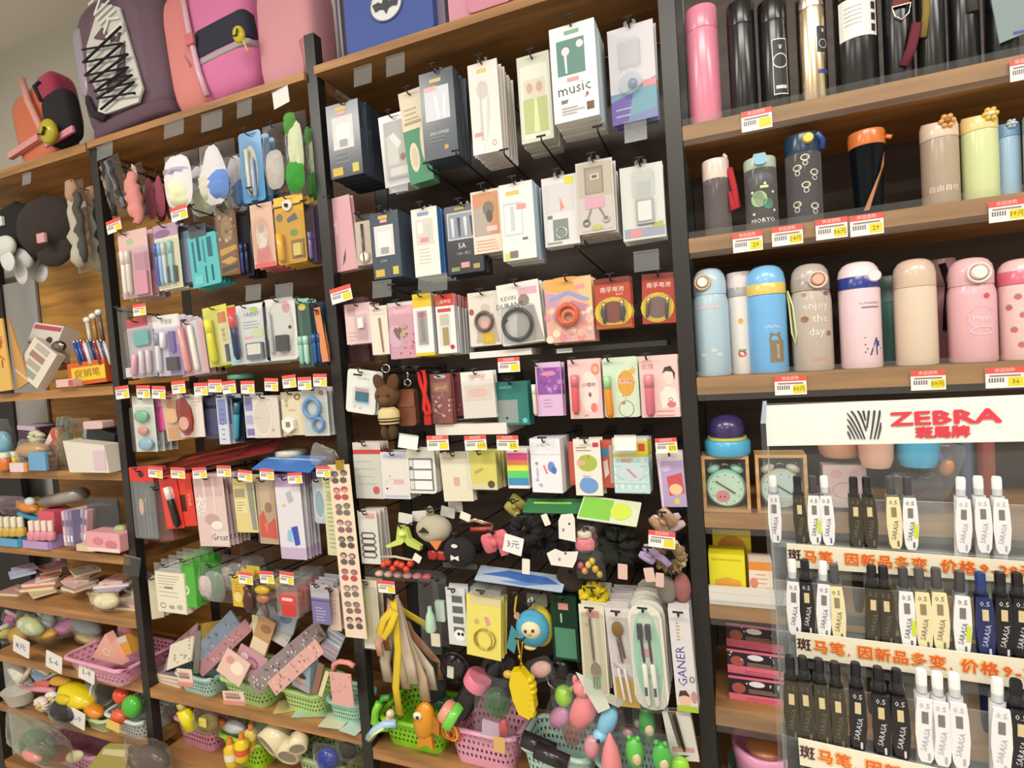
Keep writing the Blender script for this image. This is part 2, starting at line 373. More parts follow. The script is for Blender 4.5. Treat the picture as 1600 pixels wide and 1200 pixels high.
def pr_flow(m, R, lz, H):
    for x, z in ((-.45, .62), (.5, .55), (0, .42), (-.55, .22), (.45, .18), (0, .72)):
        m.ring(R * x, H * z, R * .26, R * .2, R * .07, -.0006, 'd9d4bd', 12); m.ring(R * x, H * (z - .06), R * .16, R * .16, R * .05, -.0006, 'cfd3c9', 10)
        m.ell(R * (x + .12), H * z, R * .06, R * .06, -.0008, '9a9480', 8)
bottle('clear tall bottle with navy lid, yellow button, pale outlines', 1226, 1283, 206, 345, 1, 'bcb9c0:t', '26405c:g', .21, name='water_bottle', prints=pr_flow, extra=both(button('e4cf4c:g', None, .62, .32, .2), strap('27498c:g', [(.7, -.8, .97), (1.05, -.5, .9), (1.0, -.5, .8)], .006)))
def pr_leaf(m, R, lz, H): m.poly([(-R * .5, H * .05), (-R * .2, H * .05), (R * .75, H * .55), (R * .85, H * .72), (R * .5, H * .5)], -.0005, 'a8703f')
bottle('dark tumbler with a bright orange lid and brown streak', 1325, 1384, 204, 335, 1, '23303c:t', 'd9793a:g', .18, shape='taper', name='tumbler', cat='tumbler', prints=pr_leaf, extra=strap('d9793a:g', [(.9, -.5, .9), (1.2, -.6, .87)], .004))
def flower(c1, c2, x=.25, dz=.55):
    def f(t, R, lz, H):
        z = lz + (H - lz) * dz; m = MB()
        for i in range(6):
            a = i * math.pi / 3; m.ball((x * R + R * .3 * math.cos(a), -R * .97, z + R * .3 * math.sin(a)), (R * .17, .006, R * .17), c1, 10, 6)
        m.build('flower_button', t); MB().ball((x * R, -R * .99, z), (R * .24, .009, R * .2), c2, 12, 7).build('button_cap', t)
    return f
def pr_txt(s, col, x, zf, szf, extra=None):
    def f(m, R, lz, H):
        m.text(s, R * x, H * zf, R * szf, -.0006, col)
        if extra: extra(m, R, lz, H)
    return f
bottle('taupe thermos with a flower button on its beige lid', 1437, 1497, 189, 321, 1, 'b3a08d:g', 'e0cbb4:g', .22, sh='slope', prints=pr_txt('自由自在', 'f0ebe2', -.1, .18, .42), extra=flower('e9a96a:g', 'a9743f:g', .15, .75))
bottle('pale lime thermos with a cream yellow flower lid', 1500, 1558, 180, 313, 1, 'd5dfa8:g', 'efd592:g', .2, sh='slope', extra=flower('f1c957:g', 'f6efdc:g', .3, .75))
bottle('light blue thermos with a blue lid behind the lime one', 1552, 1593, 190, 309, 1, 'a9c9e4:g', '7fa9d4:g', .2, sh='slope', back=.03, extra=flower('c9dcea:g', 'e8eef2:g', .0, .75))
bottle('grey green thermos at the far end of the second board', 1598, 1650, 178, 300, 1, 'b9c4b4:g', '9fb0a4:g', .2)
# third board
def pr_blue(m, R, lz, H):
    m.rect(-R * .9, H * .62, R * .5, H * .64, -.0005, 'e3c0c4', 5)
    for x, z in ((-.5, .2), (.1, .24), (.4, .2)): m.ell(R * x, H * z, R * .2, R * .12, -.0005, 'c9d4cc', 8)
bottle('pale blue bottle with a round white ringed button', 1083, 1139, 421, 588, 2, 'b4cddb:g', 'b9d4e4:g', .25, shape='neck', sh='dome', prints=pr_blue, extra=button('f4efe9:g', 'd9b083:g', .45, .3, -.35))
def pr_cherry(m, R, lz, H):
    m.ell(-R * .1, H * .52, R * .18, R * .22, -.0005, 'e0b040'); m.ell(-R * .1, H * .2, R * .3, R * .25, -.0005, 'd2473e'); m.ell(-R * .1, H * .235, R * .3, R * .08, -.0007, '4f9a53')
bottle('white bottle with grey band and cherry print', 1137, 1180, 428, 585, 2, 'e9e5de:g', 'e6dcda:g', .24, back=.03, rim=('a6a8ab:g', .09), prints=pr_cherry)
def pr_bear(m, R, lz, H):
    m.rect(R * .0, H * .1, R * .75, H * .30, -.0005, '8a7a62', 4); m.ell(R * .3, H * .31, R * .33, R * .28, -.0006, '8a7a62'); m.ell(R * .12, H * .355, R * .1, R * .1, -.0006, '8a7a62', 8); m.ell(R * .5, H * .355, R * .1, R * .1, -.0006, '8a7a62', 8)
    m.text('BROWN', R * .42, H * .2, R * .2, -.0009, 'e6e3da', 90)
    for i in range(5): m.ring(R * (-.15 + .15 * i), H * (.42 + .01 * (i % 2)), R * .07, R * .07, R * .03, -.0006, 'cfe4f4', 8)
bottle('sky blue bottle with yellow band and dangling cord', 1167, 1229, 417, 584, 2, '77b7ea:g', '82bff0:g', .28, sh='dome', rim=('e3c766:g', .1), prints=pr_bear,
       extra=strap('d9dfa0:g', [(1.05, -.3, .74), (1.25, -.5, .6), (1.35, -.6, .35), (1.3, -.6, .25), (1.15, -.5, .35), (1.1, -.35, .6), (1.04, -.2, .72)], .0018, 'cord', 1))
def pr_enjoy(m, R, lz, H):
    for s, z in (('enjoy', .60), ('the', .48), ('day', .36)): m.text(s, R * (.1 if s != 'the' else .3), H * z, R * .58, -.0006, 'f2ece2')
    m.ell(-R * .45, H * .48, R * .2, R * .16, -.0006, '9a6a45'); m.ell(-R * .45, H * .71, R * .12, R * .1, -.0006, 'b78d7a', 8); m.ell(R * .7, H * .71, R * .16, R * .12, -.0006, '8b6a55', 8); m.ell(R * .75, H * .34, R * .16, R * .14, -.0006, '9a6a45', 8)
    m.rect(-R * .2, H * .10, R * .5, H * .12, -.0006, 'c79a88', 3)
bottle('taupe bottle reading enjoy the day with pink button', 1234, 1299, 411, 577, 2, 'c3b6ab:g', 'bdb0a6:g', .26, shape='neck', sh='dome', prints=pr_enjoy, extra=button('e8b39c:g', 'e0c9bd:g', .35, .3, .25), rim=('a79c94:g', .11))
def pr_line(m, R, lz, H):
    m.text('for MORNING', R * .3, H * .60, R * .16, -.0006, '8a7f94'); m.rect(-R * .1, H * .555, R * .8, H * .57, -.0006, '8a7f94', 3)
    m.poly([(R * .2, H * .12), (R * .28, H * .12), (R * .62, H * .28), (R * .55, H * .28)], -.0006, '3a3f6c'); m.rect(R * .6, H * .2, R * .75, H * .25, -.0006, '3a4a9c', 2); m.rect(R * .55, H * .12, R * .62, H * .28, -.0006, '3a3f6c', 1); m.text('▾', R * .0, H * .28, R * .25, -.0006, '3a3f6c')
    for x, z in ((0, .22), (.1, .18), (.0, .15), (.85, .18)): m.ell(R * x, H * z, R * .04, R * .04, -.0006, '3a3f6c', 6)
bottle('pale pink bottle with white lid and navy band', 1309, 1375, 410, 575, 2, 'edd2da:g', 'f0dfe2:g', .26, sh='dome', prints=pr_line, rim=('2c3c8c:g', .11), extra=button('f2e3e8:g', None, .4, .34, .55))
bottle('teal patterned bottle behind the beige one', 1368, 1412, 436, 572, 2, '6fa39c:g', '8fb5b0:g', .3, back=.12)
bottle('plain beige bottle with a smooth domed lid', 1395, 1462, 405, 570, 2, 'e0cdb8:g', 'd9bfab:g', .27, sh='dome')
bottle('dusky pink bottle with black strap behind the beige one', 1452, 1494, 408, 566, 2, 'c98f96:g', 'd9a9b0:g', .27, back=.12, extra=strap('2a2426:g', [(-.3, -1.0, .95), (.1, -1.2, .75), (-.1, -1.1, .5), (-.2, -1.1, .3)], .006))
def pr_pink(m, R, lz, H):
    m.ell(R * .1, H * .42, R * .6, H * .1, -.0005, 'd9b4c4'); m.text('Happy', R * .1, H * .42, R * .3, -.0008, 'f6eef2'); m.ell(R * .3, H * .62, R * .14, R * .14, -.0006, 'd1545f', 10)
    m.ring(R * .1, H * .30, R * .5, R * .22, R * .05, -.0008, 'f0d4dc')
bottle('pink bottle with a big round white button', 1478, 1554, 406, 568, 2, 'e8b6bf:g', 'ebbcc2:g', .27, shape='neck', sh='dome', prints=pr_pink, extra=button('f3eee9:g', 'ecd9d2:g', .4, .34, .0))
def pr_straw(m, R, lz, H):
    for x, z in ((-.5, .62), (.3, .6), (-.9, .52), (-.3, .44), (.6, .45), (-.7, .3), (.1, .28), (-.4, .15), (.5, .14)):
        m.ell(R * x, H * z, R * .17, R * .15, -.0005, 'cf6676', 9); m.ell(R * x, H * z + R * .13, R * .12, R * .05, -.0007, '7fa67a', 8)
bottle('pink bottle printed all over with strawberries', 1558, 1630, 409, 566, 2, 'eccbc8:g', 'efc6c3:g', .26, sh='dome', prints=pr_straw, rim=('dd6f86:g', .13))
# price cards on the right boards
def price_card(cx, cy, w, h, y, label, price='', group=None, tilt=0, name='price_tag', par=None, txt=True, hd='e2574f', bg='f6f0ea'):
    p = P(cx, cy, y); sx, sz = scale(p); W, H = w / sx, h / sz
    m = MB(); m.box(-W / 2, -.0006, -H / 2, W / 2, 0, H / 2, bg); m.rect(-W / 2, H * .22, W / 2, H / 2, -.0008, hd)
    if txt: m.text('欢迎选购', 0, H * .36, H * .2, -.001, 'f4d8d0')
    m.rect(-W * .4, H * .06, W * .4, H * .14, -.0008, '8a7f7f')
    for i in range(6): m.rect(-W * .42 + i * W * .07, -H * .22, -W * .42 + i * W * .07 + W * .045, 0, -.0008, '77727a')
    m.rect(W * .08, -H * .42, W * .46, H * .02, -.0008, 'e9d532')
    if price: m.text(price, W * .27, -H * .2, H * .3, -.001, '5a4a18')
    o = m.build(name); o.location = p; o.rotation_euler = (0, math.radians(tilt), 0); tagob(o, label, 'price tag', group); return o
for a in ((1182, 187, 49, 32, 'under the black bottles', ''), (1602, 107, 50, 34, 'at the far end of the top bottle board', '')):
    price_card(a[0], a[1], a[2], a[3], D - .003, 'red and yellow price tag ' + a[4], a[5])
for a in ((1168, 378, 47, 30, 'under the red strapped clear bottle', '29'), (1230, 368, 49, 30, 'under the green printed clear bottle', '24元'), (1299, 357, 50, 32, 'below the navy lidded bottle', '36元'), (1354, 351, 53, 33, 'below the orange lidded tumbler', '29'), (1573, 329, 58, 33, 'below the lime and blue thermoses', '39元')):
    price_card(a[0], a[1], a[2], a[3], D - .003, 'red and yellow price tag ' + a[4], a[5])
for a in ((1235, 602, 50, 30, 'below the sky blue bottle', '30元'), (1450, 594, 55, 31, 'below the plain beige bottle', '39元'), (1570, 590, 62, 32, 'below the strawberry bottle', '36')):
    price_card(a[0], a[1], a[2], a[3], D - .003, 'red and yellow price tag ' + a[4], a[5])
# ------------------------------------------------------------------ hanging goods
HOOKS = []
def short(label): 
    w = label.split(); out = []
    for x in w:
        if x in ('with', 'beside', 'in', 'on', 'next', 'behind', 'under', 'hanging', 'and', 'of', 'showing', 'printed', 'below', 'holding') and len(out) >= 2: break
        out.append(x)
    return ' '.join(out[:8])
def draw(m, pr, W, H, y):
    X = lambda u: (u - .5) * W
    Z = lambda v: (1 - v) * H
    for i, q in enumerate(pr):
        k = q[0]; yy = y - .00012 * (i + 1)
        if k == 'r': m.rect(X(q[1]), Z(q[4]), X(q[3]), Z(q[2]), yy, q[5])
        elif k == 'e': m.ell(X(q[1]), Z(q[2]), q[3] * W, q[4] * H, yy, q[5])
        elif k == 'o': m.ring(X(q[1]), Z(q[2]), q[3] * W, q[4] * H, q[5] * W, yy, q[6])
        elif k == 't': m.text(q[4], X(q[1]), Z(q[2]), q[3] * H, yy, q[5], q[6] if len(q) > 6 else 0)
        elif k == 'p': m.poly([(X(a), Z(b)) for a, b in q[1]], yy, q[2])
        elif k == 'l':                                  # lines of small print
            rd = random.Random(i)
            for j in range(q[5]):
                v = q[2] + (q[4] - q[2]) * j / max(1, q[5] - 1); m.rect(X(q[1]), Z(v) - H * .008, X(q[1] + (q[3] - q[1]) * rd.uniform(.6, 1)), Z(v) + H * .008, yy, q[6])
        elif k == 'd':                                  # a spray of dots
            rd = random.Random(q[6]); 
            for j in range(q[5]): 
                rr = rd.uniform(.5, 1) * q[7] * W; m.ell(X(rd.uniform(q[1], q[3])), Z(rd.uniform(q[2], q[4])), rr, rr, yy, q[8 + j % (len(q) - 8)], 7)
def hang(name, label, cat, x0, y0, x1, y1, base, pr=(), pa=(), n=1, gap=.007, t=.0012, r=.0, dy=0., tilt=0, yaw=0, hook=True, hv=.05, tab=False, hu=.5, group=None, jit=1.0, slope=.05, side=None):
    p = P((x0 + x1) / 2, (y0 + y1) / 2, D + dy); sx, sz = scale(p); W, H = (x1 - x0) / sx, (y1 - y0) / sz
    X = lambda u: (u - .5) * W
    Z = lambda v: (1 - v) * H
    rt = Matrix.Rotation(math.radians(yaw), 3, 'Z') @ Matrix.Rotation(math.radians(tilt), 3, 'Y')
    loc = p - rt @ Vector((0, 0, H / 2))
    m = MB()
    if base:
        m.rbox(X(0), 0, X(1), H, -t, 0, r * W, base)
        if side: m.box(X(1) - .0002, -t + .0002, .0002, X(1) + .0002, 0, H - .0002, side)
    draw(m, pr, W, H, -t)
    parts = list(pa)
    if tab: parts.append(('tab',))
    if parts or not base:
        th = thing(name, label, cat, loc)
        if base: m.build('card' if t < .005 else 'carton', th)
        for q in parts:
            k = q[0]; b = MB()
            if k == 'bl': b.rbox(X(q[1]), Z(q[4]), X(q[3]), Z(q[2]), -t - q[5], -t - .0005, min(.2 * (q[3] - q[1]) * W, .006), q[6] if len(q) > 6 else 'f4f6f6:c'); b.build('blister', th)
            elif k == 'bx': yo = q[8] if len(q) > 8 else 0; b.rbox(X(q[2]), Z(q[5]), X(q[4]), Z(q[3]), -t - q[6] - yo, -t - .0006 - yo, min(.12 * (q[4] - q[2]) * W, .003), q[7]); b.build(q[1], th)
            elif k == 'st':
                rr = q[6] * W; a = Vector((X(q[2]), -t - rr - .0007, Z(q[3]))); c = Vector((X(q[4]), -t - rr - .0007, Z(q[5])))
                pts = [a + (c - a) * f for f in (0, .03, .5, .9, 1)]; b.tube(pts, [rr * .6, rr, rr, rr, rr * .45], q[7], 8)
                o = b.build(q[1], th)
                if len(q) > 8: MB().tube([a + (c - a) * f for f in (-.01, .0, .3)], [rr * .7, rr * 1.08, rr * 1.08], q[8], 8).build('cap', o)
            elif k == 'rg': b.torus((X(q[2]), -t - q[5] * W - .0006, Z(q[3])), q[4] * W, q[5] * W, q[6]); b.build(q[1], th)
            elif k == 'ba': b.ball((X(q[2]), -t - q[6] - .0006, Z(q[3])), (q[4] * W, q[6], q[5] * H), q[7]); b.build(q[1], th)
            elif k == 'el': b.ext([(X(q[2]) + q[4] * W * math.cos(a * math.pi / 10), Z(q[3]) + q[5] * H * math.sin(a * math.pi / 10)) for a in range(20)], -t - q[6], -t - .0006, q[7]); b.build(q[1], th)
            elif k == 'pl': b.ext([(X(a), Z(c)) for a, c in q[2]], -t - q[3], -t - .0006, q[4]); b.build(q[1], th)
            elif k == 'bag': b.pillow(X(-.04), -.004, X(1.04), H + .004, q[1] + t + .004, q[2] if len(q) > 2 else 'f3f5f6:c', -t / 2, seed=int(x0 + y0)); b.build('clear_bag', th)
            elif k == 'tw': b.tube([(X(a), -t - .012 + .004 * math.sin(i * 2.3), Z(c)) for i, (a, c) in enumerate(q[2])], [r_ * W * (1 + .18 * math.sin(i * 2.7)) for i, r_ in enumerate(q[3])], q[4], 9, flat=.6); b.build(q[1], th)
            elif k == 'pw': b.pillow(X(q[2]), Z(q[5]), X(q[4]), Z(q[3]), q[6], q[7], -t - q[6] * .45, seed=int(x0 + 7 * y0), taper=q[8] if len(q) > 8 else 0, rnd=.6); b.build(q[1], th)
            elif k == 'tube': b.tube([(X(a), -t - q[3] - .0006, Z(c)) for a, c in q[2]], q[3], q[4], 6, len(q) > 5 and q[5]); b.build(q[1], th)
            elif k == 'tab':
                w = min(.2 * W, .012); b.ext([(-w, H - .004), (w, H - .004), (w, H + .009), (w * .45, H + .012), (w * .45, H + .004), (-w * .45, H + .004), (-w * .45, H + .012), (-w, H + .009)], .0002, .0012, 'e3e6e6:t'); b.build('hang_tab', th)
    else:
        th = m.build(name); th.location = loc; tagob(th, label, cat)
    th.rotation_euler = rt.to_euler()
    if n > 1: th['group'] = group or 'pack of ' + short(label)
    elif group: th['group'] = group
    rd = random.Random(int(x0 * 3 + y0))
    for i in range(1, n):
        if D + dy + i * gap > BACK - .05: break
        c = dup(th); jx = rd.uniform(-.002, .002) * jit
        c.location = loc + Vector((jx, i * gap, -slope * i * gap)); c.rotation_euler = (rt @ Matrix.Rotation(math.radians(rd.uniform(-1.5, 1.5) * jit), 3, 'Y')).to_euler()
    if hook:
        hp = loc + rt @ Vector((X(hu), 0, Z(hv) + (.006 if tab else 0)))
        yf = D + dy - t - .016
        HOOKS.append((hp.x, yf, hp.z, label))
    return th
def make_hook(x, yf, z, label, tee=True):
    m = MB(); b = BACK - .032; r = .0019
    s = -.05
    m.tube([(x, b, z + s * (b - yf)), (x, yf + .004, z), (x, yf, z + .004), (x, yf - .001, z + .010)], r, '1b1a1a:k', 6)
    o = m.build('peg_hook'); tagob(o, label[1:] if label[0] == '!' else ('black wire hook carrying the ' + short(label))[:120], 'hook', 'peg hooks of the shelving wall')
    if tee: MB().tube([(x - .010, yf - .001, z + .011), (x + .010, yf - .001, z + .011)], .0022, '1b1a1a:k', 6).build('end_bar', o)
    MB().box(x - .012, b - .004, z + s * (b - yf) - .012, x + .012, b, z + s * (b - yf) + .012, '1b1a1a:k').build('hook_plate', o)
def box3(*a, **k): return hang(*a, **k)
Wt, Cr, Nv, Sl = 'efece6', 'e9e0c8', '3a4250', '46505a'
def charger(win=(.16, .18, .8, .62)):
    a, b, c, d = win
    return [('r', a, b, c, d, 'd9d8d6'), ('r', a + .12, b + .1, c - .1, d - .12, 'f2efe9'), ('r', a + .2, d - .13, c - .2, d - .03, '9aa0a4'), ('r', .3, .05, .62, .1, 'd9b948'), ('r', .36, .11, .6, .16, 'e9a9a0'), ('r', .08, .86, .4, .97, 'cfb040'), ('r', .7, .84, .9, .96, 'c9c050')]
# centre bay, row 1
hang('charger_box', 'dark navy phone charger box with a white window, by the post', 'box', 521, 166, 572, 280, Nv + ':g', charger() + [('l', .2, .68, .7, .8, 3, '7d8894')], n=5, gap=.024, t=.022, dy=.02, tab=True)
hang('cable_pack', 'silvery white cable pack with a glossy clear window', 'pack', 596, 178, 640, 290, 'd3cfd0:g', [('r', .15, .1, .9, .95, 'c9c3c6'), ('r', .2, .3, .6, .7, 'dfe0d8'), ('p', [(.3, .3), (.5, .26), (.75, .42), (.6, .5)], 'f6f4f2'), ('r', .25, .75, .9, .86, 'e9e4dc'), ('e', .75, .62, .1, .05, '8a6a50')], [('bl', .12, .08, .92, .94, .006)], n=5, gap=.012, dy=.03, tilt=-2)
hang('earphone_card', 'green and cream earphone card hanging behind a slate box', 'card', 631, 140, 669, 286, 'dcd2b8', [('r', .0, .42, 1, 1, '3a8a62'), ('e', .35, .72, .2, .16, 'e0d2b8'), ('e', .35, .72, .13, .11, 'cfc0a4'), ('e', .78, .6, .12, .2, 'e0d2b8'), ('l', .15, .2, .9, .3, 3, 'b8a67e'), ('r', .1, .33, .8, .36, 'a89870')], n=4, gap=.01, dy=.015, tilt=-4)
hang('cable_box', 'slate grey cable box marked 6A with a clear window', 'box', 662, 114, 716, 250, '4b555e:g', [('r', .12, .18, .84, .56, 'd3d7e0'), ('r', .12, .17, .5, .22, 'e7b6b2'), ('p', [(.4, .28), (.48, .28), (.54, .54), (.46, .54)], 'eef0f3'), ('p', [(.66, .28), (.74, .28), (.72, .54), (.64, .54)], 'eef0f3'), ('r', .3, .09, .64, .13, 'd6bf7a'), ('t', .46, .64, .08, '6A', '8a949b'), ('t', .5, .71, .05, 'SHOOPKEE', 'dfe3e4'), ('l', .2, .76, .8, .8, 2, '76828a'), ('r', .62, .86, .74, .91, 'c79a4a')], n=5, gap=.014, t=.012, dy=0, tab=True)
hang('stylus_card', 'white blossom card holding slim earphone cables', 'card', 735, 98, 782, 240, 'ece4de', [('e', .45, .3, .2, .1, 'cfc8c8'), ('p', [(.35, .3), (.4, .3), (.42, .85), (.3, .85)], 'c7c9c9'), ('p', [(.6, .35), (.66, .35), (.66, .6), (.5, .88)], 'd6cfcf'), ('r', .3, .07, .62, .11, 'dcc478'), ('r', .1, .76, .38, .8, 'e3969c'), ('o', .75, .9, .08, .03, .02, 'b8a888'), ('r', .0, .88, .4, 1, 'f3eeee')], n=9, gap=.012, t=.003, dy=0, tab=True)
hang('earphone_box', 'pale green earphone box with a square window', 'box', 815, 92, 866, 226, 'd4d8c6:g', [('r', .08, .12, .92, .96, 'e0e4d8'), ('r', .12, .5, .88, .9, 'b7c386'), ('r', .16, .28, .84, .5, 'd8d0c0'), ('e', .35, .38, .1, .06, 'c7a890'), ('e', .65, .38, .1, .06, 'c7a890'), ('p', [(.48, .5), (.56, .5), (.62, .9), (.42, .9)], 'd9e0a8')], n=4, gap=.022, t=.02, dy=.01)
hang('music_box', 'big white earphone box printed music, in its short pile', 'box', 867, 50, 938, 196, 'f3f2ee', [('r', .14, .15, .76, .52, '5a857c'), ('e', .34, .27, .09, .045, 'e8d8dc'), ('e', .66, .22, .08, .04, 'e8d8dc'), ('p', [(.3, .3), (.36, .3), (.36, .5), (.32, .5)], 'dce6e6'), ('r', .33, .06, .66, .1, '6fae90'), ('r', .34, .55, .6, .59, 'e39a98'), ('t', .48, .67, .16, 'music', '55565a', 3), ('l', .18, .78, .4, .8, 2, '77787a'), ('l', .18, .86, .7, .92, 3, 'b4b4b4'), ('r', .74, .84, .9, .92, '6b4a2a'), ('t', .75, .76, .08, '♫', 'd08a90')], n=3, gap=.034, t=.03, dy=-.02, tab=True, side='cfe0ee')
hang('watch_card', 'lilac and blue blister card with a round clear bubble', 'card', 951, 40, 1025, 190, 'd2cfd6', [('r', 0, .68, 1, 1, '7a86b8'), ('p', [(0, .72), (1, .58), (1, .9), (0, .98)], '6f9cb0'), ('p', [(0, .76), (.5, .7), (.35, 1), (0, 1)], '6a5aa8'), ('r', .72, .6, 1, .67, 'd98a92'), ('l', .1, .85, .6, .92, 2, 'a9b4cc')], [('bl', .22, .15, .7, .44, .012), ('el', 'round_bubble', .45, .6, .26, .13, .012, 'eef2f4:t'), ('ba', 'ear_bud', .5, .61, .1, .05, .004, '4d6a9c:g')], n=3, gap=.016, dy=0, tab=True, yaw=-2)
# centre bay, row 2
hang('hair_card', 'plain pink flat pack with a small leaf, by the post', 'pack', 514, 308, 553, 424, 'dba9b2:g', [('r', .3, .3, .4, .5, 'e8c0c6'), ('p', [(.42, .93), (.5, .8), (.62, .7), (.56, .85)], '5a4440'), ('r', .1, .34, .34, .38, 'e9d4d4')], n=3, gap=.01, dy=.02, tilt=-3, hu=.25)
hang('wrist_watch_pack', 'clear bag holding a dark wrist watch', 'watch', 552, 338, 586, 418, None, [], [('bx', 'watch_card', .15, .1, .85, .95, .002, 'c9b7a6'), ('tube', 'watch_strap', [(.5, .16), (.5, .6), (.52, .9)], .0035, '4a3a30:g'), ('el', 'watch_case', .52, .8, .26, .12, .006, 'cfc6b4:m'), ('el', 'watch_dial', .52, .8, .19, .09, .0068, 'f0e8da'), ('bag', .012)], n=2, gap=.014, dy=.02)
hang('charger_box', 'navy phone charger box with white window in second row', 'box', 588, 334, 632, 436, '4a5564:g', charger((.12, .2, .8, .66)) + [('t', .4, .74, .06, '20W', 'c2b896')], n=6, gap=.02, t=.02, dy=.01, tab=True)
hang('plug_box', 'white earphone box with a bright blue side', 'box', 652, 328, 692, 433, 'e9e6dc', [('r', .14, .16, .82, .54, 'd2ccc2'), ('r', .22, .2, .42, .36, 'f4efe6'), ('r', .58, .26, .7, .42, 'b9d0c4'), ('r', .3, .43, .62, .5, 'e08ea0'), ('r', .24, .06, .68, .11, '8a92c8'), ('l', .2, .6, .7, .8, 5, 'd4d6cc')], n=4, gap=.024, t=.02, dy=0, tab=True, side='3f7fd0')
hang('cable_box', 'charcoal cable box marked 5A with four plugs showing', 'box', 701, 322, 757, 428, '3a3d42:g', [('r', .06, .1, .86, .5, 'c9ccd0'), ('r', .09, .12, .83, .48, '8d97a4')] + [('p', [(.16 + .18 * i, .18), (.25 + .18 * i, .18), (.24 + .18 * i, .46), (.19 + .18 * i, .46)], '39424e' if i % 2 else 'd5d9de') for i in range(4)] + [('r', .3, .03, .56, .07, 'b8a850'), ('t', .44, .6, .11, '5A', 'e6e6e4'), ('t', .48, .71, .05, 'USB一拖三', 'b9bcbd'), ('r', .38, .84, .62, .92, 'd79a9e'), ('r', .1, .9, .34, .96, '8a9068'), ('r', .72, .88, .9, .95, 'a89a68')], n=3, gap=.02, t=.014, dy=.005, tab=True)
hang('headset_box', 'orange and white headset box with a grey ear cup', 'box', 745, 302, 789, 398, 'e6d6c8', [('r', .06, .04, .96, .72, 'c98f68'), ('p', [(.06, .3), (.55, .2), (.7, .7), (.06, .72)], 'b0a49c'), ('e', .6, .3, .2, .12, '7d7468'), ('e', .62, .42, .12, .1, '60564c'), ('r', .5, .58, .88, .66, 'e9c2b8'), ('l', .1, .8, .9, .95, 4, 'e9a990')], n=3, gap=.03, t=.026, dy=.015, tab=True)
hang('power_box', 'white power bank box with a pale blue side', 'box', 788, 290, 840, 408, 'e6e8e4', [('r', .1, .25, .66, .68, 'c4ccd2'), ('r', .13, .28, .63, .66, 'dfe3e6'), ('r', .3, .3, .42, .62, 'c3cad2'), ('r', .2, .1, .6, .15, 'd3c25c'), ('r', .5, .28, .78, .35, 'e49a98'), ('r', .62, .72, .78, .75, '6a6c70'), ('r', .06, .9, .2, .98, 'd4d85a'), ('r', .22, .88, .46, .97, '7d736a')], n=3, gap=.026, t=.022, dy=-.005, tab=True, side='b9d4ec')
hang('ring_holder_pack', 'grey white phone ring holder pack with silver ring', 'pack', 849, 276, 904, 384, 'dcdbdb', [('r', .08, .1, .9, .52, 'd2cfd0'), ('p', [(.5, .3), (.62, .46), (.5, .5)], 'd98a86'), ('r', .66, .03, .92, .13, 'd9d33c'), ('r', .26, .62, .7, .92, '7f8b88'), ('r', .12, .55, .26, .6, '74787c'), ('r', .08, .94, .5, .97, '9c9c9c')], [('rg', 'finger_ring', .5, .82, .15, .012, 'e6e8dc:m')], n=3, gap=.014, t=.004, dy=0, tab=True)
hang('phone_stand_box', 'clear box showing a beige case and pink phone stand', 'box', 902, 252, 960, 364, 'dcd2cc', [('r', .04, .03, .96, .5, 'cfc2ae'), ('r', .22, .08, .74, .46, '9f8e7c'), ('r', .27, .12, .69, .44, 'b3a28e'), ('r', .38, .18, .62, .26, 'e2d8c8'), ('r', .43, .2, .57, .24, '55493c'), ('r', .2, .5, .74, .66, 'dda0b8'), ('p', [(.34, .66), (.4, .66), (.26, .84), (.2, .84)], '8a7a80'), ('p', [(.56, .66), (.62, .66), (.8, .84), (.74, .84)], '8a7a80'), ('e', .5, .93, .16, .035, 'b9c25a')], [('rg', 'wheel', .22, .85, .08, .02, '6a6a64:g'), ('rg', 'wheel', .76, .83, .08, .02, 'd0b8c0:g'), ('bl', .03, .02, .97, .98, .012)], n=5, gap=.02, t=.004, dy=-.01, tab=True)
hang('watch_case_pack', 'clear pack with a square grey smart watch case', 'pack', 970, 258, 1038, 374, 'd2d4d0', [('r', .04, .84, .98, .97, '97a0b2'), ('r', .18, .86, .44, .96, 'd98f96'), ('p', [(.7, .8), (.95, .78), (.95, .86), (.7, .86)], 'aab468'), ('r', .38, .22, .7, .4, 'c6c9c6')], [('bx', 'watch_case', .34, .46, .76, .8, .005, 'a7abab:g'), ('bx', 'watch_face', .39, .5, .71, .76, .0065, 'd9dcda:g'), ('bl', .28, .08, .8, .44, .01)], n=3, gap=.018, dy=0, tab=True)
# centre bay, row 3
hang('hair_net_bag', 'dusky pink translucent flat bag beside the black post', 'bag', 529, 466, 574, 566, 'b98a98:t', n=3, gap=.012, dy=.05, t=.001)
hang('adapter_pack', 'small pink adapter pack with a clear dome', 'pack', 540, 474, 582, 537, 'e0c2c4', [('r', .1, .1, .4, .3, 'caa2a6'), ('r', .44, .5, .8, .9, 'd0a8b4'), ('l', .1, .72, .4, .9, 3, 'b98f98')], [('bl', .38, .28, .84, .94, .008), ('bx', 'adapter', .5, .36, .7, .62, .006, 'f2f0ee:g')], n=3, gap=.014, dy=.0, t=.001)
hang('tweezer_pack', 'cream tweezer pack with one slim steel tweezer', 'pack', 580, 478, 607, 554, 'e6dccd', [('t', .4, .09, .06, '美容夹', 'a86a60'), ('r', .1, .16, .9, .18, 'd3c4b0')], [('pl', 'tweezer', [(.5, .25), (.6, .25), (.68, .95), (.62, .95)], .003, 'b09a84:m')], n=4, gap=.009, dy=-.003)
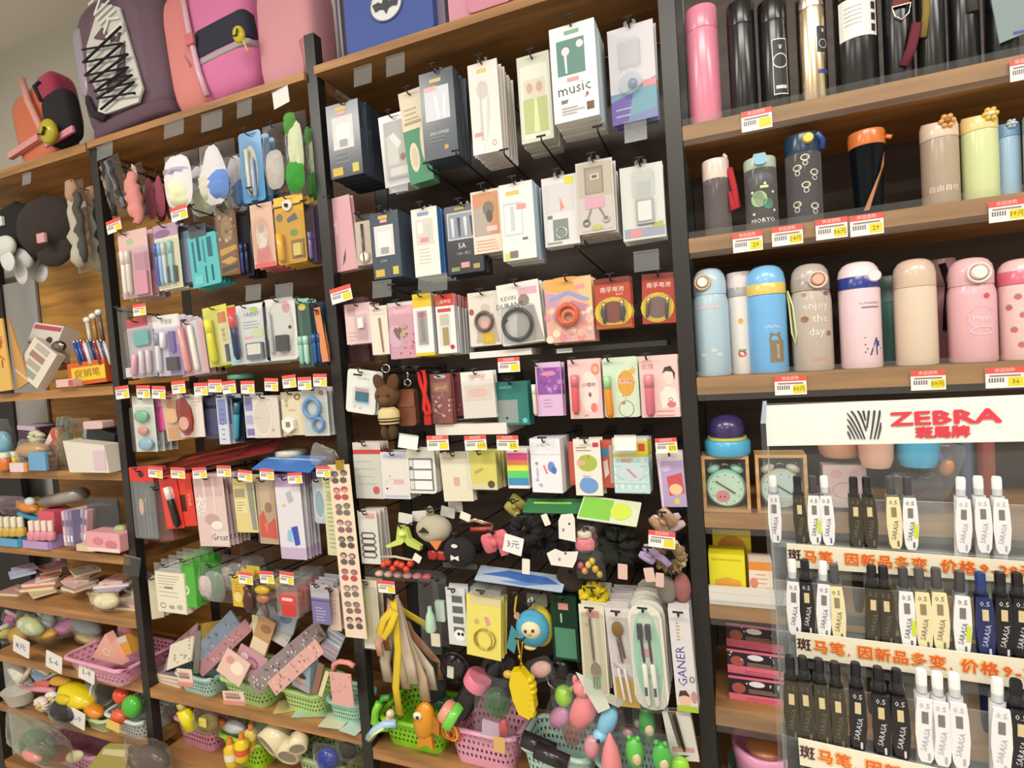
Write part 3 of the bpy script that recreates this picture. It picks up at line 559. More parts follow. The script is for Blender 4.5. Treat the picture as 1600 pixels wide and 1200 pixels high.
hang('necklace_pack', 'pink pack with a chocolate heart charm and gold chain', 'pack', 608, 472, 648, 560, 'dfa6ba', [('r', 0, 0, 1, .07, 'd5d2d0'), ('t', .5, .17, .07, 'BEAUTY', 'f2dfe0'), ('d', .3, .55, .95, .97, 26, 3, .05, 'e28a9a', 'd96a7c', 'f0b4bc'), ('e', .25, .6, .3, .2, 'e4b9d2')], [('pl', 'heart_charm', [(.2, .5), (.28, .44), (.36, .48), (.44, .44), (.5, .5), (.4, .62), (.44, .68), (.3, .6)], .003, '7a5a48:g'), ('el', 'gold_charm', .62, .44, .1, .04, .003, 'e3c98a:m'), ('el', 'gold_disc', .55, .58, .12, .045, .003, 'e6d0a0:m'), ('bl', .04, .22, .97, .98, .005)], n=3, gap=.012, dy=0)
hang('nail_clipper_box', 'yellow topped white nail clipper box', 'box', 649, 459, 678, 556, 'f0eee8', [('r', 0, 0, 1, .22, 'e3c22c'), ('r', 0, .95, 1, 1, 'e3c22c'), ('r', .2, .28, .72, .82, 'b3abac'), ('e', .45, .34, .18, .05, 'c06a8a'), ('p', [(.34, .4), (.56, .4), (.6, .78), (.36, .78)], '8d8688')], [('bl', .16, .26, .76, .85, .006)], n=7, gap=.012, dy=0, t=.006, side='b9bbd0')
hang('nail_clipper_box', 'red topped white nail clipper box with gold clipper', 'box', 684, 460, 713, 552, 'f0ece8', [('r', 0, 0, 1, .2, 'd23a30'), ('t', .55, .13, .07, '指甲钳', 'f6e0d0'), ('e', .2, .15, .1, .03, '5a9a5a'), ('r', .1, .24, .82, .3, 'c9484a'), ('r', .22, .34, .66, .52, 'c6c3ae'), ('r', .3, .56, .62, .86, 'a9945a'), ('e', .78, .9, .12, .04, 'c8343c')], [('bl', .16, .32, .74, .88, .006)], n=8, gap=.012, dy=0, t=.006, side='c3c4d2')
def bracelet(c): return [('rg', 'bracelet', .5, .55, .26, .05, c)]
hang('bracelet_card', 'beige portrait card holding a brown rubber bracelet', 'card', 733, 456, 782, 540, 'ddd5cc', [('e', .55, .32, .16, .1, 'c8beb4'), ('p', [(.3, .42), (.8, .42), (.95, .95), (.2, .95)], 'b9aca2'), ('e', .1, .36, .08, .06, '9a5a50'), ('r', .4, .76, .8, .98, 'c9a838'), ('t', .6, .88, .1, '24', 'e8d078'), ('r', .38, .55, .62, .68, 'dda8a4')], bracelet('6a5a52:g'), n=3, gap=.01, dy=.005, t=.002)
hang('bracelet_card', 'white portrait card holding a wide black rubber bracelet', 'card', 780, 441, 846, 537, 'e6e2dc', [('r', .5, .1, .95, .22, 'd9a9bc'), ('e', .62, .3, .13, .1, '8d8078'), ('p', [(.45, .42), (.85, .4), (1, .98), (.35, .98)], 'a8a29e'), ('t', .26, .24, .1, 'KEVIN', '77736e'), ('t', .28, .36, .12, 'DURANT', '4d4a48'), ('p', [(.02, .6), (.12, .5), (.2, .6), (.1, .66)], '4d4a48')], [('rg', 'bracelet', .42, .68, .34, .045, '26262a:g'), ('bl', .04, .36, .82, .98, .012)], n=4, gap=.012, dy=-.005, t=.002, tilt=-3)
hang('toy_card', 'colourful pink and orange card with a round clear capsule of coral bands', 'card', 852, 434, 926, 534, 'dca99c', [('e', .45, .1, .5, .12, 'e0a85c'), ('p', [(0, .2), (.4, .28), (.2, .5), (0, .45)], 'c79ab0'), ('p', [(.6, .05), (1, .0), (1, .5), (.85, .4)], 'e6c08a'), ('d', .02, .5, .98, .97, 30, 5, .09, 'e8c6a8', 'd98a92', 'c9a0b8', 'efd8c0'), ('p', [(.1, .3), (.5, .2), (.95, .35), (.9, .4), (.5, .26), (.1, .36)], '8fa0cc'), ('r', .68, .12, .86, .19, 'e6969a'), ('p', [(.55, .35), (.9, .45), (.85, .55), (.6, .5)], 'c3849a')], [('rg', 'band', .48, .58, .2, .05, 'd9603c:g'), ('rg', 'band', .5, .62, .13, .05, 'e07850:g'), ('el', 'capsule', .5, .6, .29, .22, .016, 'f4e8e4:c')], n=4, gap=.02, dy=-.005)
BAT = [('r', 0, 0, 1, .12, '7a3026'), ('e', .5, .68, .52, .3, 'dfc23a'), ('e', .5, .68, .36, .22, '8a4038'), ('t', .5, .24, .12, '南孚电池', 'f2e6da'), ('t', .7, .34, .05, '聚能环', 'efc8a0'), ('r', 0, .93, 1, 1, 'b4622c')]
BATP = [('st', 'battery', .26, .48, .26, .9, .055, '3a3f5c:g', 'd2b070:m'), ('st', 'battery', .76, .46, .76, .88, .055, '3f4450:g', 'e0c890:m'), ('bl', .12, .4, .9, .94, .009)]
hang('battery_card', 'red and yellow battery card with two upright batteries', 'card', 929, 434, 986, 513, 'b8452e', BAT, BATP, n=3, gap=.014, dy=0)
hang('battery_card', 'red and yellow battery card tucked against the post', 'card', 1003, 427, 1056, 505, 'b03e2c', BAT[:1] + [('e', .45, .68, .5, .3, 'd6bc3a'), ('e', .45, .68, .34, .22, '80605c')] + BAT[3:4], [('st', 'battery', .2, .48, .14, .88, .05, '5a4a3a:g', 'e0cfa0:m'), ('st', 'battery', .76, .48, .72, .92, .05, '4a4038:g', 'e0cfa0:m'), ('bl', .08, .42, .86, .95, .009)], n=2, gap=.014, dy=.005, tilt=2)
# centre bay, row 4
hang('card_reader_pack', 'tilted white card with a small teal card reader', 'card', 542, 578, 588, 646, 'dfe2de', [('t', .55, .2, .08, 'YICHENG', '6a6e70'), ('r', .3, .42, .72, .52, 'd3a6ae'), ('r', .3, .5, .76, .72, '2d6d86'), ('r', .34, .72, .76, .76, '7fb2c4'), ('o', .3, .86, .04, .03, .01, '9aa0a0'), ('o', .5, .88, .04, .03, .01, '9aa0a0'), ('r', .2, .1, .5, .14, '2a2a2a')], [('bl', .26, .38, .8, .8, .007)], n=3, gap=.01, dy=-.01, tilt=9, r=.1)
hang('keychain_pack', 'dark red sequin keychain pack with a gold charm', 'pack', 674, 584, 706, 662, '8e4a46', [('e', .5, .06, .3, .04, 'a9c0bc'), ('r', .1, .18, .9, .36, 'a86a50'), ('t', .5, .27, .12, 'good', 'e3c8a0'), ('d', .08, .4, .92, .97, 34, 9, .07, 'd3a49c', 'b06a66', 'e4c8c0', '7a3438')], [('bl', .06, .1, .96, .98, .007)], n=3, gap=.014, dy=0)
hang('keychain_pack', 'maroon keychain pack behind the sequin one', 'pack', 704, 582, 724, 650, '6b2f33', [('d', .08, .1, .92, .95, 14, 4, .1, '9a5a58', '50242a')], n=2, gap=.014, dy=.02)
hang('tissue_pack', 'white sleeve pack with coral ribbon pattern', 'pack', 722, 580, 773, 653, 'eee6e0', [('r', .04, .2, .96, .22, 'd6c8c0'), ('t', .5, .12, .12, 'ᔕIVᔕ', 'd98a92'), ('r', .1, .3, .92, .62, 'ead9d0'), ('e', .5, .46, .3, .1, 'efc6bc')], [('bl', .02, .24, .98, .98, .006)], n=3, gap=.012, dy=-.005, tilt=-1)
hang('teal_pack', 'teal green film pack with grey lower window', 'pack', 776, 596, 826, 664, '2f7a72:g', [('r', .04, .42, .66, .95, '8f9a98'), ('e', .3, .84, .05, .03, '3a3a3a'), ('e', .86, .9, .08, .06, '6fc4d6'), ('r', .1, .1, .5, .16, '5aa39a')], n=3, gap=.012, dy=.01)
hang('lip_card', 'purple galaxy card standing beside a pale tube', 'card', 838, 566, 878, 650, 'd6b4d8', [('r', .06, .1, .98, .6, '8d52a0'), ('d', .08, .12, .95, .58, 22, 2, .09, 'a868b8', 'c08acb', '7a4496', 'b07ac4'), ('t', .5, .22, .07, 'MIX-MAX', 'e3c9e6'), ('r', .3, .17, .7, .25, 'd98ab0'), ('l', .25, .7, .7, .82, 3, 'b894c0')], [('st', 'tube', -.08, .4, -.06, .98, .08, 'e6d0c4:g', 'f0e8e0:g')], n=3, gap=.01, dy=-.005, hu=.1)
hang('lip_card', 'pink lip balm card with a coral marker and fruit prints', 'card', 889, 561, 940, 654, 'eac4c4', [('e', .62, .55, .3, .34, 'f2dcd6'), ('e', .84, .18, .13, .1, 'e08a78'), ('e', .84, .18, .07, .05, 'efb89c'), ('e', .74, .82, .1, .08, 'e08070'), ('e', .64, .6, .05, .04, '9a6070'), ('t', .62, .44, .08, '小樱桃', '9a5a60'), ('t', .5, .95, .05, 'LIPS', 'a87a78')], [('st', 'lip_balm', .22, .26, .2, .92, .11, 'e0606c:g', 'dd7a86:g')], n=4, gap=.01, dy=0, hu=.2)
hang('lip_card', 'mint green card with an orange balm and cartoon fruit', 'card', 943, 558, 998, 652, 'cfe0c8', [('e', .65, .44, .24, .22, 'd9a24a'), ('r', .46, .36, .8, .44, 'e6b9a8'), ('t', .65, .4, .06, '橙子味', 'b8543c'), ('o', .62, .86, .22, .14, .02, '8a867c'), ('e', .55, .76, .05, .03, 'b0866a'), ('d', .45, .1, .95, .95, 10, 8, .02, '7a7a6a'), ('e', .84, .24, .08, .05, 'e0b060')], [('st', 'lip_balm', .12, .3, .16, 1.0, .1, 'e8942e:g', 'a8d49a:g')], n=4, gap=.01, dy=0, hu=.2, r=.08)
hang('lip_card', 'rose card with a face print and pink lip balm tube', 'card', 1000, 555, 1060, 652, 'eac6c2', [('e', .76, .34, .14, .14, 'efd6c8'), ('p', [(.6, .3), (.66, .2), (.82, .18), (.93, .3), (.9, .42), (.86, .28), (.7, .26)], '4a3634'), ('p', [(.5, .62), (.7, .5), (.92, .55), (1, .85), (.55, .85)], 'f0e2da'), ('e', .8, .8, .12, .05, 'd9747a'), ('o', .78, .72, .06, .03, .015, '7a5a58'), ('t', .22, .18, .1, '玫瑰', 'd28a94'), ('l', .4, .9, .9, .97, 2, 'd69a9c')], [('st', 'lip_balm', .24, .3, .24, .98, .11, 'd67088:g', 'e08c9e:g')], n=4, gap=.01, dy=-.005, hu=.22)
# centre bay, row 5
hang('memo_pack', 'white memo pad pack with red header and red seal', 'pack', 554, 691, 597, 779, 'dedad2', [('r', 0, 0, 1, .14, 'd4c9c4'), ('r', 0, .13, 1, .21, 'c2413c'), ('e', .75, .85, .12, .07, 'd4504c'), ('l', .06, .34, .94, .74, 4, 'c9c4bb')], [('bl', .02, .2, .98, .98, .006)], n=4, gap=.012, dy=0)
hang('memo_pack', 'white note pad pack with a lilac title bar', 'pack', 598, 706, 640, 779, 'dddad6', [('r', .06, .02, .94, .14, 'c9c8dc'), ('r', .12, .05, .8, .11, 'aeb4d8'), ('d', .1, .3, .35, .9, 9, 6, .04, 'd9d29a', 'c6d4b0'), ('r', .42, .58, .8, .68, 'dcb0b4'), ('r', .06, .92, .94, .97, 'b9bce0')], n=5, gap=.012, dy=.0, t=.004)
hang('label_sheet_pack', 'white weekly list pad with ruled boxes', 'pack', 637, 700, 681, 771, 'e4e0d6', [('r', .06, .22, .92, .94, '77757a')] + [('r', .24, .26 + .23 * i, .86, .45 + .23 * i, 'efecea') for i in range(3)] + [('r', .08, .26 + .23 * i, .22, .45 + .23 * i, 'd6d3cf') for i in range(3)] + [('e', .14, .43, .05, .03, '4a484a')], n=4, gap=.008, dy=-.005, t=.002, r=.12)
hang('memo_pack', 'cream blank note pad with a small red mark', 'pack', 691, 707, 737, 783, 'e0dbc6', [('r', .06, .0, .94, .13, 'c3bda6'), ('r', .4, .5, .6, .68, 'd8a8a0'), ('r', .05, .22, .95, .225, 'cfc9b2')], n=3, gap=.01, dy=-.004, t=.003, tilt=-2)
hang('sticky_note_pack', 'yellow sticky note pad with a dark round seal', 'pack', 731, 705, 777, 764, 'e9e06a', [('r', 0, .84, 1, 1, 'ece2b4'), ('e', .8, .86, .12, .1, '4a3a24'), ('p', [(.25, .52), (.55, .42), (.56, .48), (.28, .6)], 'd3a468')], [('bl', 0, -.02, 1.06, 1.02, .003)], n=5, gap=.014, dy=0, t=.006)
hang('index_tab_pack', 'rainbow index tab pack in five bright stripes', 'pack', 793, 700, 826, 763, 'efe6e0', [('r', .02, .12, .98, .3, 'e0508c'), ('r', .02, .3, .98, .42, 'eb8a5a'), ('r', .02, .42, .98, .56, 'e3e04a'), ('r', .02, .56, .98, .74, '5ad06a'), ('r', .02, .74, .98, .92, '3f8fc4')], n=5, gap=.01, dy=.0, t=.002)
hang('notepad_pack', 'white dotted note pad with a blue flower sprig', 'pack', 832, 684, 880, 768, 'e9e8ee', [('r', .0, .29, 1, .3, 'b9b8c0'), ('d', .05, .04, .95, .27, 26, 12, .018, '8fa0cc'), ('e', .68, .52, .12, .1, '6a8ad0'), ('e', .76, .58, .09, .07, '4f74c4'), ('p', [(.4, .5), (.46, .48), (.56, .64), (.5, .66)], 'dd8f8a'), ('e', .2, .46, .05, .03, '8a92c0'), ('o', .3, .86, .06, .03, .02, '8a92c0'), ('t', .2, .66, .1, 'flower', '9a9cc4', 90)], n=6, gap=.014, t=.012, dy=-.005, yaw=-4)
hang('apple_sticker_pack', 'red sticker pack behind the apple notes', 'pack', 889, 690, 902, 758, 'd2584a', [('r', .1, .1, .9, .9, 'dc6a54')], n=2, gap=.008, dy=.012, hook=False)
hang('apple_note_pack', 'white sticky pack with a green and a blue apple', 'pack', 898, 686, 940, 774, 'e9e2d8', [('r', .72, .06, .94, .14, 'c9404a'), ('l', .08, .15, .7, .2, 2, '8a8480'), ('e', .5, .42, .36, .15, 'a9b84c'), ('e', .38, .42, .24, .14, 'a9b84c'), ('e', .53, .32, .03, .04, '8a9a40'), ('r', .1, .38, .42, .46, 'e2a9a0'), ('e', .5, .82, .35, .14, '6f98d6'), ('e', .38, .8, .2, .12, '6f98d6'), ('t', .45, .65, .06, 'Apple', '8a94a8')], n=4, gap=.014, dy=-.005, t=.003)
hang('sticky_pack', 'coral red sticky pack with blue fruit beside the apples', 'pack', 941, 688, 958, 762, 'd0574a', [('e', .2, .25, .5, .1, '4a86b4'), ('p', [(.1, .45), (.5, .4), (.6, .7), (.2, .8)], 'ecd9d0'), ('r', .7, .1, 1, .9, 'b9ada0')], n=3, gap=.01, dy=.01, hook=False)
hang('plaid_note_pack', 'pale blue plaid note pad with a red ribbon badge', 'pack', 959, 684, 1014, 770, 'd5e4e4', [('r', 0, 0, 1, .22, 'd6d4cc'), ('r', .66, .06, 1, .28, 'd9cc2c'), ('r', .74, .1, .92, .24, 'cc4a3c'), ('r', 0, .28, 1, .34, 'c9c04a')] + [('r', .08 + .2 * i, .36, .16 + .2 * i, 1, 'b4d4d8') for i in range(5)] + [('r', 0, .44 + .16 * i, 1, .5 + .16 * i, 'bcdcda') for i in range(4)] + [('e', .5, .62, .4, .16, 'c2d4dc'), ('p', [(.36, .56), (.42, .54), (.66, .7), (.6, .72)], 'd28a8e'), ('r', .22, .37, .5, .42, 'd9a0a0')], n=5, gap=.012, dy=0, t=.006)
hang('sticker_pack', 'lilac and white sticker pack with a red cake print', 'pack', 1030, 706, 1070, 792, 'd8c8d8', [('r', 0, 0, .95, .12, 'e0ddd8'), ('r', .1, .16, 1, 1, 'b4a0c8'), ('p', [(.3, .45), (.9, .38), (.95, .75), (.35, .8)], 'c9545a'), ('e', .62, .68, .26, .1, 'efc49a'), ('e', .62, .9, .12, .06, 'd3c464'), ('e', .3, .3, .2, .06, 'c9b8dc')], n=4, gap=.01, dy=-.005, tilt=-2)

for hx, hy_, nm in ((713, 243, 'slate cable boxes'), (788, 242, 'white blossom cards'), (846, 221, 'pale green earphone boxes'), (934, 206, 'white music boxes'), (668, 262, 'green and cream card'), (612, 452, 'white power box row'), (330, 304, 'blue patch bag'), (390, 300, 'blue tool pack'), (300, 327, 'lilac band bag'), (905, 392, 'clear phone stand box')):
    hp = P(hx, hy_, D - .03); HOOKS.append((hp.x, D - .03, hp.z, '!bare black wire hook just below the ' + nm))
# ------------------------------------------------------------------ left hook bay
def flap(cx, cy, w, h, near, col='dfe3e3:t', y=-.02, tilt=0):
    p = P(cx, cy, D + y); sx, sz = scale(p); W, H = w / sx, h / sz
    m = MB(); m.box(-W / 2, -.0008, -H / 2, W / 2, 0, H / 2, col); o = m.build('tag_holder'); MB().box(-W / 2, -.004, H / 2 - .002, W / 2, 0, H / 2 + .001, 'cfd4d4:t').build('clip_edge', o)
    o.location = p; o.rotation_euler = (math.radians(-8), math.radians(tilt), 0); tagob(o, ('white ' if col[:2] == 'e9' else 'empty clear ') + 'plastic tag holder ' + near, 'tag holder')
# row 1: soft bags under the top board
hang('hair_tie_bag', 'long dark bag of patterned headbands beside the post', 'bag', 167, 246, 196, 340, None, [], [('tw', 'headband', [(.3 + .05 * i % .1, .02 + .12 * i) for i in range(9)], [.12] * 9, '2a2624:f'), ('tw', 'headband', [(.2 + .06 * (i % 2), .1 + .1 * i) for i in range(6)], [.1] * 6, '8a6a4c:f'), ('tw', 'headband', [(.5 + .05 * i, .06 + .11 * i) for i in range(9)], [.1] * 9, '6d7378:f'), ('tw', 'headband', [(.7 + .02 * i, .1 + .11 * i) for i in range(8)], [.11] * 8, '33302e:f'), ('bag', .035)], n=2, gap=.07, dy=.0, tilt=-12)
hang('towel_bag', 'slim coral pink rolled cloth bag with a pointed top', 'bag', 204, 262, 228, 352, None, [], [('tw', 'cloth', [(.5 + .06 * math.sin(i * 1.7), .1 + .09 * i) for i in range(11)], [.18, .3, .38, .4, .42, .45, .44, .42, .4, .3, .18], 'd98f8a:f'), ('pl', 'paper_top', [(.35, .16), (.5, -.08), (.7, .0), (.75, .16)], .003, 'dcb8ac')], dy=0, tilt=-6)
hang('towel_bag', 'dull maroon rolled cloth bag behind the coral one', 'bag', 232, 275, 248, 344, None, [], [('pw', 'cloth', 0, .05, 1, 1, .02, '8a4a56:f', .5)], n=2, gap=.03, dy=.05, tilt=-3)
hang('towel_bag', 'rose red rolled cloth bag further along the top hooks', 'bag', 247, 272, 262, 340, None, [], [('pw', 'cloth', 0, .05, 1, 1, .02, '9c4a5c:f', .5)], n=2, gap=.03, dy=.05)
hang('mask_bag', 'rounded white and pale yellow goods bag with a lilac band', 'bag', 262, 241, 312, 330, None, [], [('pw', 'white_goods', .06, .06, .94, .98, .035, 'e6e2e6:f'), ('pw', 'yellow_goods', .2, .45, .85, .95, .042, 'e9edc8:f'), ('pw', 'lilac_band', .1, .28, .9, .42, .042, 'c4b4d4:f'), ('bag', .05)], n=3, gap=.076, dy=-.02, hv=.08)
hang('mask_bag', 'rounded white goods bag with a blue lower patch', 'bag', 316, 225, 369, 324, None, [], [('pw', 'white_goods', .1, .05, .9, .98, .035, 'dedbe0:f', .5), ('pw', 'blue_goods', .35, .45, .95, .92, .042, '6d92d8:f'), ('pw', 'pale_goods', .12, .42, .5, .9, .042, 'dcd8c6:f'), ('bag', .05)], n=3, gap=.076, dy=-.02, hv=.1)
hang('brush_pack', 'wavy edged blue blister pack of cream tools', 'pack', 376, 206, 412, 316, '5a98cc:g', [('e', .48, .55, .28, .36, 'e0d4bc'), ('e', .45, .55, .14, .3, 'c9bca4'), ('e', .6, .6, .1, .24, '7f9cc4')], [('pw', 'clear_shell', .1, .12, .9, .98, .02, 'eef2f6:c'), ('st', 'tool', .38, .25, .42, .9, .07, 'e6dcc8:g'), ('st', 'tool', .6, .4, .62, .95, .07, 'aebfd8:g')], n=3, gap=.025, dy=-.01, r=.12)
hang('plush_bag', 'crinkled clear bag with a white plush and pink bow', 'bag', 415, 196, 455, 300, None, [], [('pw', 'plush', .15, .4, .85, .98, .03, 'e6dfd8:u'), ('ba', 'bow', .6, .52, .2, .06, .008, 'd98e8c:f'), ('bag', .05)], n=2, gap=.076, dy=-.01)
hang('onion_bag', 'tall green and white vegetable shaped toy bag by the post', 'bag', 451, 178, 482, 304, None, [], [('pw', 'white_stalk', .2, .12, .95, .8, .028, 'd3dcb8:f'), ('pw', 'green_top', .1, .0, .7, .3, .03, '5a9a44:f'), ('pw', 'green_leaves', .0, .6, .95, .98, .034, '3f9a38:f'), ('bag', .045)], n=2, gap=.076, dy=-.01)
# row 2
def pens(us, cols, v0=.35, v1=.95, r=.055, caps=None): return [('st', 'pen', u, v0, u + .01, v1, r, c, (caps or cols)[i]) for i, (u, c) in enumerate(zip(us, cols))]
hang('stationery_set', 'pink stationery set with clear tubes and rosy header', 'pack', 188, 360, 234, 465, 'd7b4ba', [('r', 0, 0, 1, .25, 'dcb9b4'), ('e', .4, .16, .12, .05, 'a9bf9a'), ('r', .5, .35, .98, .6, 'c78ba0'), ('r', -.02, .28, .2, .34, 'dd8a8c')], pens((.2, .36), ('e6ddd4:g', 'd9cfc6:g'), .3, .96, .06) + [('bx', 'eraser', .5, .62, .96, .97, .008, 'd28aa0:g'), ('bl', .06, .28, .98, .98, .012)], n=4, gap=.02, dy=-.02, hu=.3)
hang('pen_set', 'lilac topped pen set card with purple and blue pens', 'pack', 244, 350, 282, 452, 'e3dfc0', [('r', 0, 0, 1, .2, 'b89ab4'), ('e', .35, .14, .35, .06, '8d6a94')], pens((.1, .26, .42, .7), ('5a54b0:g', '86b4dc:g', 'c4ccd4:g', '8cc4c8:g'), .28, .94, .06) + [('bx', 'sharpener', .5, .66, .86, .9, .008, '3a3030:g'), ('bl', .02, .24, .98, .98, .01)], n=3, gap=.018, dy=-.015, tilt=-1)
hang('ruler_pack', 'smoky grey ruler pack beside the turquoise stencil', 'pack', 283, 352, 302, 446, '8a93a0:t', [('r', .1, .1, .9, .95, '77849a')], n=4, gap=.014, dy=0)
hang('stencil_set', 'turquoise plastic stencil ruler with dark cut-outs', 'ruler', 298, 366, 343, 447, '58b9c0:g', [('r', .12, .1, .2, .7, '2f6f80'), ('r', .3, .05, .4, .5, '2a5a70'), ('r', .5, .1, .55, .55, '2f7a88'), ('r', .66, .08, .82, .46, '2d6878'), ('r', .5, .62, .55, .95, '1f5064'), ('r', .72, .62, .78, .92, '1f5064'), ('r', .1, .78, .4, .95, '6cc8cc')], [('bx', 'header', .1, -.2, .7, .04, .0008, '4c5660')], n=4, gap=.014, t=.003, r=.06, dy=-.01, tilt=-3, hv=-.12)
hang('tiger_pack', 'brown and gold striped wildlife pack', 'pack', 341, 327, 372, 430, '7f5a34:g', [('p', [(.05, .6), (.9, .55), (.95, .62), (.1, .7)], 'd29a3c'), ('p', [(.05, .78), (.6, .72), (.95, .78), (.5, .84)], 'd6a044'), ('e', .5, .3, .3, .2, '9a7850'), ('p', [(.1, .88), (.9, .84), (.9, .9), (.1, .96)], '3a2414'), ('d', .1, .05, .9, .5, 14, 3, .1, 'a98a64', '5c3d22', 'c4a884')], [('bl', .02, .02, .98, .98, .008)], n=3, gap=.018, dy=-.01)
hang('pen_pack', 'narrow clear pack of dark blue pens', 'pack', 373, 330, 394, 432, '55585f:t', [], pens((.3, .65), ('2c3a7c:g', '23283c:g'), .5, .96, .1), n=4, gap=.014, dy=0)
hang('doll_pack', 'pale peach doll pack with a pink base', 'pack', 394, 318, 429, 418, 'dcb49c', [('r', .04, .02, .94, .2, 'd9b4a0'), ('e', .45, .5, .28, .22, 'e0d8cc'), ('e', .45, .38, .15, .09, 'cbb9a6'), ('p', [(.2, .7), (.75, .68), (.9, .95), (.1, .97)], 'd9908e'), ('r', .03, .93, .97, 1, 'd96a6a')], [('pw', 'clear_shell', .05, .22, .85, .95, .02, 'f4f0ee:c')], n=4, gap=.02, dy=-.01)
hang('toy_stationery_pack', 'mustard yellow toy stationery blister card', 'pack', 431, 306, 477, 412, 'd9a532:g', [('r', 0, 0, 1, .13, 'e6be3c'), ('r', 0, .13, .95, .16, '4a3a20'), ('e', .16, .3, .12, .06, '7a6a48'), ('p', [(.4, .34), (.7, .26), (.8, .36), (.45, .4)], '5a5f5c'), ('e', .62, .55, .14, .05, '6a8a3c'), ('r', .5, .66, .96, .94, '7a5f2c'), ('r', .58, .72, .88, .9, 'e0b848')], [('el', 'round_badge', .5, .14, .16, .085, .006, 'e6e2d8:g'), ('ba', 'badge_eye', .5, .15, .06, .03, .007, '3a3028:g'), ('st', 'yellow_pen', .2, .55, .24, .97, .1, 'e0ac3a:g'), ('bx', 'sharpener', .6, .72, .86, .9, .006, 'd8c060:g'), ('bl', .06, .24, .98, .98, .01)], n=4, gap=.02, dy=-.015, r=.08)
hang('pen_pack', 'narrow lilac pack squeezed against the post', 'pack', 479, 318, 493, 410, '9a86a8:t', [], pens((.5,), ('7a6a9c:g',), .5, .96, .2), n=3, gap=.012, dy=0)
# row 3
hang('clear_stick_pack', 'nearly empty clear pack with a silver end', 'pack', 188, 480, 204, 592, 'b9b8b6:t', [('r', .3, .85, .9, .98, 'd6d2ce')], n=2, gap=.014, dy=0)
hang('pen_set', 'pack with a rose header, teal eraser and pink pens', 'pack', 202, 497, 244, 590, 'b9aeb8', [('r', 0, 0, .8, .14, 'b9505a'), ('r', .1, .4, .95, .95, 'c9bcc8')], [('bx', 'teal_eraser', .3, .22, .85, .46, .008, '5aa7ac:g'), ('st', 'pen', .3, .6, .16, .95, .07, 'e0a4b8:g'), ('st', 'pen', .55, .55, .5, .96, .07, 'd3c6d0:g'), ('st', 'pen', .8, .55, .76, .96, .07, 'c9bcc4:g'), ('bl', .04, .18, .98, .98, .012)], n=4, gap=.022, dy=-.015, tilt=-2, hu=.4)
hang('pen_set', 'white and violet pen set with a black sharpener', 'pack', 242, 492, 285, 587, 'cfc6dc', [('r', .0, .0, .92, .2, 'e3dfdc'), ('t', .5, .12, .09, '不锈钢', '6a646c'), ('r', .5, .5, 1, 1, 'a996cc')], [('st', 'pen', .22, .3, .2, .95, .07, 'd9d6e0:g', '8a90a0:g'), ('st', 'pen', .45, .28, .42, .55, .08, 'e6e3e6:g'), ('bx', 'purple_pen', .62, .28, .8, .62, .008, '6a50a0:g'), ('bx', 'sharpener', .5, .7, .88, .92, .012, '2a2628:g'), ('bl', .06, .24, .98, .97, .014)], n=4, gap=.024, dy=-.015, hu=.35, r=.08)
hang('pen_pack', 'pink card with two blush pens and white refills', 'pack', 280, 502, 322, 586, 'dfb4b8', [('r', .55, .0, .78, 1, 'd6d4dc'), ('l', .1, .2, .4, .9, 8, 'cf98a0')], [('st', 'pen', .26, .08, .36, .96, .09, 'd99a9c:g'), ('st', 'pen', .6, .08, .68, .96, .07, 'e9e2dc:g'), ('bl', .04, .03, .98, .98, .01)], n=4, gap=.02, dy=-.01, tilt=-4)
hang('pen_pack', 'blue grey clear pen pack behind the pink pens', 'pack', 318, 496, 336, 580, '7f8fae:t', [], pens((.35, .7), ('9ab4d8:g', '3a4a70:g'), .3, .95, .1), n=3, gap=.014, dy=.02)
hang('highlighter_pack', 'lime yellow card with a yellow fountain pen', 'pack', 322, 478, 360, 572, 'd6d45c', [('r', .55, .1, .95, .95, 'e3d9a8'), ('r', .58, .12, .92, .3, 'd9843c'), ('t', .76, .5, .08, '正姿笔', '7a6a30', 90), ('r', .72, .66, .9, .95, '4a4a6c')], [('st', 'fountain_pen', .3, .22, .36, .96, .11, 'd9d43c:g', 'e6e24a:g'), ('bl', .06, .1, .94, .98, .01)], n=3, gap=.024, dy=-.012, tilt=-4)
hang('pen_set', 'white and pale blue card with a navy and coral pen', 'pack', 358, 476, 419, 568, 'dcdde0', [('r', 0, .5, .25, 1, 'a8d0e0'), ('r', 0, 0, .24, .13, 'd2423c'), ('t', .62, .18, .1, 'ORIENT', '55585c', -2), ('l', .4, .3, .9, .4, 3, 'aeb0b4'), ('e', .75, .5, .15, .09, 'c3d0a4'), ('e', .7, .1, .1, .05, 'a9c860'), ('r', .4, .54, .62, .58, 'dca8ac')], [('st', 'fountain_pen', .2, .14, .26, .92, .07, '2c355c:g', 'cf5a5e:g'), ('bx', 'ink_box', .46, .66, .88, .94, .008, '5a5f78:g'), ('bx', 'ink_label', .5, .68, .84, .86, .0095, 'd6d3c6'), ('bl', .06, .1, .94, .97, .012)], n=4, gap=.024, dy=-.015, tilt=-1)
hang('refill_set', 'white curved blister card with black ink refills', 'pack', 413, 466, 464, 563, 'dcdad6', [('e', .72, .15, .12, .1, 'd9a0a6'), ('t', .72, .15, .07, '芯', 'c05060'), ('o', .5, .5, .42, .44, .02, 'c4c2be'), ('e', .8, .48, .05, .03, '4a4a4a')], [('bx', 'ink_refills', .42, .6, .76, .86, .012, '28262a:g'), ('st', 'pen', .22, .22, .26, .9, .05, 'b9bcc0:g'), ('bl', .1, .12, .9, .94, .014)], n=4, gap=.018, dy=-.015, r=.12)
